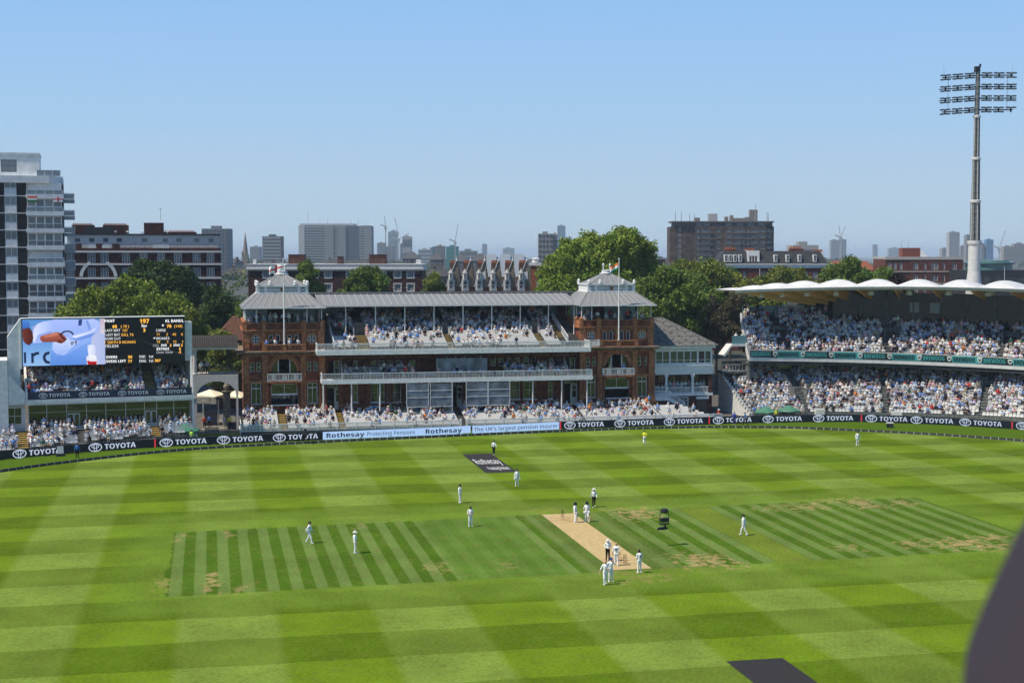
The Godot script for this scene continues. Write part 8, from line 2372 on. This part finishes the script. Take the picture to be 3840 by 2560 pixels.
	# the three hundred that show largest are people of their own
	single.sort_custom(func(a, b): return a[0].distance_squared_to(Vector3(-31, 23, 116)) < b[0].distance_squared_to(Vector3(-31, 23, 116)))
	while single.size() > 300: mass.append(single.pop_back())
	for s in single:
		var look: int = deck[r.randi() % deck.size()]
		var words: String = looks[look][0]
		var o := person("%s spectator in %s %s" % [["upright", "forward leaning", "arms folded", "standing"][s[4]], words, s[2]], s[0], s[1], get_mesh.call(look, s[4]), s[3])
	var crowd := thing("crowd", "dense crowd of spectators in pale summer clothes filling tiers, balconies and deck", "crowd")
	stuff(crowd)
	var heaps := {}
	for s in mass:
		var key := [deck[r.randi() % deck.size()], s[4]]
		if not heaps.has(key): heaps[key] = []
		heaps[key].append(s)
	for key in heaps:
		var mm := MultiMesh.new()
		mm.transform_format = MultiMesh.TRANSFORM_3D
		mm.mesh = get_mesh.call(key[0], key[1])
		mm.instance_count = heaps[key].size()
		for i in mm.instance_count:
			var s: Array = heaps[key][i]
			mm.set_instance_transform(i, Transform3D(Basis(Vector3.UP, s[1]).scaled(Vector3.ONE * r.randf_range(.93, 1.05)), s[0]))
		var o := MultiMeshInstance3D.new()
		o.name = "spectators"
		o.multimesh = mm
		o.material_override = vmat(.85, .2)
		crowd.add_child(o, true)

# ---------------------------------------------------------------- small things round the ground
func build_extras() -> void:
	var black := dk_mat()
	var grey := mat(Color(.3, .31, .32), .5)
	# camera flown on four wires over the square
	var o := thing("wire_camera", "black gyro camera cradle flown on thin wires above the square", "camera", Vector3(5.1, 1.35, 4.05), .2)
	pb(o, "reel_housing", Mb.new().lathe([[0, 1.36], [.3, 1.38], [.33, 1.5], [.3, 1.66], [.16, 1.74], [0, 1.75]], 14), black)
	for e in [-1, 1]: pb(o, "cradle_arm", Mb.new().tube([Vector3(e * .26, 1.38, 0), Vector3(e * .42, 1.2, 0), Vector3(e * .42, .5, 0), Vector3(e * .3, .42, 0)], [.035, .035, .035, .035], 8), black)
	pb(o, "cradle_bar", Mb.new().bar(Vector3(-.42, .45, 0), Vector3(.42, .45, 0), .12, .1), black)
	pb(o, "battery_pack", Mb.new().box(Vector3(-.3, .62, -.15), Vector3(.3, .95, .15)), black)
	pb(o, "gimbal", Mb.new().tube([Vector3(0, .45, 0), Vector3(.1, .25, 0), Vector3(0, .16, 0)], [.08, .06, .09], 8), black)
	pb(o, "camera_body", Mb.new().box(Vector3(-.38, 0, -.14), Vector3(.24, .2, .14)), black)
	pb(o, "lens", Mb.new().tube([Vector3(-.38, .1, 0), Vector3(-.62, .08, .05)], [.09, .11], 10), black)
	for w in [Vector3(-75, 26, -60), Vector3(80, 26, -66), Vector3(-70, 26, 70), Vector3(85, 26, 66)]:
		pb(o, "wire", Mb.new().tube([Vector3(0, 1.7, 0), (w - o.position).rotated(Vector3.UP, -.2)], [.003, .003], 4), grey)
	# television camera by the rope
	o = thing("television_camera", "black broadcast camera on a tripod by the boundary boards", "camera", Vector3(-19.4, 0, -67.0), .2)
	for k in 3: pb(o, "tripod_leg", Mb.new().bar(Vector3(0, 1.1, 0), Vector3(cos(k * 2.1) * .5, 0, sin(k * 2.1) * .5), .05, .05), black)
	pb(o, "camera_body", Mb.new().box(Vector3(-.2, 1.1, -.5), Vector3(.2, 1.55, .4)), black)
	pb(o, "lens", Mb.new().tube([Vector3(0, 1.3, .4), Vector3(0, 1.3, .8)], [.14, .17], 10), black)
	pb(o, "viewfinder", Mb.new().box(Vector3(-.14, 1.55, -.4), Vector3(.14, 1.8, -.1)), black)
	o = thing("equipment_case", "small black flight case with white lid on the boundary grass", "case", Vector3(60.65, 0, -67.3), -.3)
	bx(o, "case", Vector3(-.42, 0, -.35), Vector3(.42, .62, .35), black)
	bx(o, "lid", Vector3(-.45, .62, -.38), Vector3(.45, .72, .38), mat(Color(.6, .6, .6), .6))
	o = thing("rope_side_monitor", "pale tilted monitor on a low stand before the boundary boards", "monitor", Vector3(-48.6, 0, -61.2), .3)
	pb(o, "screen_back", Mb.new().obox(Transform3D(Basis(Vector3.RIGHT, -.25), Vector3(0, .75, 0)), Vector3(.7, .9, .08)), mat(Color(.45, .46, .46), .6))
	pb(o, "stand", Mb.new().box(Vector3(-.5, 0, -.3), Vector3(.5, .3, .2)), black)
	o = thing("sight_screen_camera", "cluster of black cameras clamped on top of the balcony panel", "camera", Vector3(3.4, 9.42, -82.45))
	for x in [-2.2, -.9, .3, 2.6]:
		var c := pb(o, "camera_body", Mb.new().box(Vector3(x - .16, .25, -.2), Vector3(x + .16, .6, .3)), black)
		pb(o, "clamp", Mb.new().box(Vector3(x - .05, 0, -.05), Vector3(x + .05, .25, .05)), grey)
	for x in [-.3, .05, .4]: pb(o, "white_dome", Mb.new().lathe([[.0, .7], [.16, .75], [.18, .92], [.1, 1.05], [0, 1.08]], 10, Vector3(x - 1.6, 0, 0)), mat(Color(.65, .65, .65), .5))
	parasol(Vector3(-34.3, 0, -71.2), 1.5, 2.3, mat(Color(.04, .16, .10), .8), "green parasol behind boundary board beside the archway", "", 6)
	o = thing("plank_bench", "slatted wooden bench standing before the archway", "bench", Vector3(-31.0, 0, -78.5))
	for k in 4: bx(o, "slat", Vector3(-.9, .45 + k * .14, -.25 - k * .02), Vector3(.9, .55 + k * .14, -.2 - k * .02), mat(Color(.16, .13, .10), .8))
	bx(o, "seat", Vector3(-.9, .4, -.2), Vector3(.9, .45, .25), mat(Color(.16, .13, .10), .8))
	for e in [-1, 1]: bx(o, "leg", Vector3(e * .85 - .05, 0, -.25), Vector3(e * .85 + .05, .4, .25), mat(Color(.12, .1, .08), .8))
	for i in 11:   # clipped bushes in tubs along the deck
		var x: float = 2.75 + [-6.6, -5.6, -1.9, .2, 1.7, 4.6, 5.6, 8.1, 12.3, 14.7, 16.0][i]
		o = thing("potted_bush", "small clipped bush in a tub on the pavilion's upper deck", "plant", Vector3(x, 14.56, -96.2), 0, "potted bushes on the pavilion deck")
		pb(o, "tub", Mb.new().lathe([[.2, 0], [.26, .45], [.22, .45]], 10), mat(Color(.2, .18, .16), .8))
		crown(o, [[Vector3(0, .95, 0), Vector3(.3, .5, .3)]], Color(.09, .15, .025), 1.2, .17, "leaves")
	# the dark arm of the spectator beside the camera, out of focus
	var B := []
	var sk := Color(.40, .235, .20)
	var base := Vector3(-31.17, 23.73, 116.15)
	var cam := Basis.from_euler(Vector3(deg_to_rad(-3.41), deg_to_rad(-11.854), 0))
	var at := func(x: float, y: float, d: float) -> Vector3: return cam * Vector3(x, y, -d)
	B.append([at.call(.43, -.03, .86), at.call(.352, -.108, .82), .040, .040, sk])
	B.append([at.call(.352, -.108, .82), at.call(.330, -.140, .80), .042, .048, sk])
	B.append([at.call(.330, -.140, .80), at.call(.316, -.19, .80), .050, .056, sk])
	B.append([at.call(.316, -.19, .80), at.call(.31, -.36, .82), .056, .066, sk])
	B.append([at.call(.30, -.36, .82), at.call(.34, -.62, .88), .066, .085, sk])
	B.append([at.call(.34, -.62, .88), at.call(.55, -.62, .95), .11, .15, Color(.05, .05, .06)])
	B.append([at.call(.43, -.02, .86), at.call(.56, .06, .92), .045, .055, sk])
	var f := flesh(B, .012, .03)
	var can := thing("shade_canopy", "unseen canopy added over the viewpoint to shade the arm", "canopy", Vector3(-31, 0, 122))  # unseen roof and deck, added so the raised arm falls in shade
	bx(can, "roof", Vector3(-9, 29, -9), Vector3(9, 29.3, 1), mat(Color(.6, .6, .6), .8))
	bx(can, "seating_deck", Vector3(-9, 20.5, -4.5), Vector3(9, 21.5, 6), mat(Color(.35, .35, .35), .9))
	for e in [-1, 1]: bx(can, "roof_post", Vector3(e * 8 - .2, 21.5, .2), Vector3(e * 8 + .2, 29, .6), mat(Color(.5, .5, .5), .7))
	var arm := person("blurred dark skinned raised arm of a spectator close to the lens", base, 0, f.mesh())

func _ready() -> void:
	var cam := Camera3D.new()
	cam.name = "camera"
	cam.position = Vector3(-31.17, 23.73, 116.15)
	cam.rotation_degrees = Vector3(-3.41, -11.854, 0)
	var look := CameraAttributesPhysical.new()
	look.frustum_focal_length = 50.82      # 26.6 degrees upright
	look.frustum_focus_distance = 190.0
	look.frustum_near = .1
	look.frustum_far = 40000.0
	look.exposure_aperture = 7.5
	cam.attributes = look
	cam.fov = 26.57
	cam.near = .1
	cam.far = 40000.0
	add_child(cam)
	cam.current = true

	# clear July air: measured from the horizon up, deepening to the zenith
	var bands := [[-90.0, .10, .12, .09], [-1.5, .27, .36, .43], [0.0, .37, .475, .555], [2.5, .345, .462, .580], [5.3, .286, .447, .633], [10.2, .219, .399, .670], [25.0, .125, .265, .520], [50.0, .065, .170, .380], [90.0, .040, .120, .300]]
	var dome := Image.create(16, 512, false, Image.FORMAT_RGBF)
	for j in 512:
		var el := 90.0 - 180.0 * (j + .5) / 512
		var i := 0
		while i < bands.size() - 2 and bands[i + 1][0] < el: i += 1
		var t := clampf(inverse_lerp(bands[i][0], bands[i + 1][0], el), 0, 1)
		for x in 16: dome.set_pixel(x, j, Color(lerpf(bands[i][1], bands[i + 1][1], t), lerpf(bands[i][2], bands[i + 1][2], t), lerpf(bands[i][3], bands[i + 1][3], t)))
	var sky := PanoramaSkyMaterial.new()
	sky.panorama = ImageTexture.create_from_image(dome)
	var env := Environment.new()
	env.background_mode = Environment.BG_SKY
	env.sky = Sky.new()
	env.sky.sky_material = sky
	env.tonemap_mode = Environment.TONE_MAPPER_LINEAR
	env.tonemap_exposure = 1.35
	env.fog_enabled = true
	env.fog_light_color = Color(.62, .76, .92).linear_to_srgb()
	env.fog_density = .00012
	env.sdfgi_enabled = true
	env.ssao_enabled = true
	env.ssil_enabled = true
	var we := WorldEnvironment.new()
	we.name = "environment"
	we.environment = env
	add_child(we)

	var sun := DirectionalLight3D.new()
	sun.name = "sun"
	sun.light_energy = 1.4
	sun.light_color = Color(1, .955, .87)
	sun.light_angular_distance = .5
	sun.shadow_enabled = true
	add_child(sun)
	sun.look_at_from_position(Vector3.ZERO, Vector3(.65, -1, -.13))

	rng.seed = 20250712
	grain = noise_tex(256, .12, 3, .62)
	mottle = noise_tex(256, .02, 5, .55)
	streak = noise_tex(256, .03, 4, .86)
	font = SystemFont.new(); font.font_names = PackedStringArray(["Droid Sans"])
	font_bold = SystemFont.new(); font_bold.font_names = PackedStringArray(["Droid Sans"]); font_bold.font_weight = 700

	build_ground()
	build_rope()
	build_boards()
	build_scoreboard_stand()
	build_gateway()
	build_pavilion()
	build_veranda_house()
	build_curved_stand()
	build_mast()
	build_tower_block()
	build_mansion()
	build_brick_block()
	build_terrace()
	build_right_houses()
	build_dark_tower()
	build_skyline()
	build_trees()
	build_players()
	build_crowd()
	build_extras()
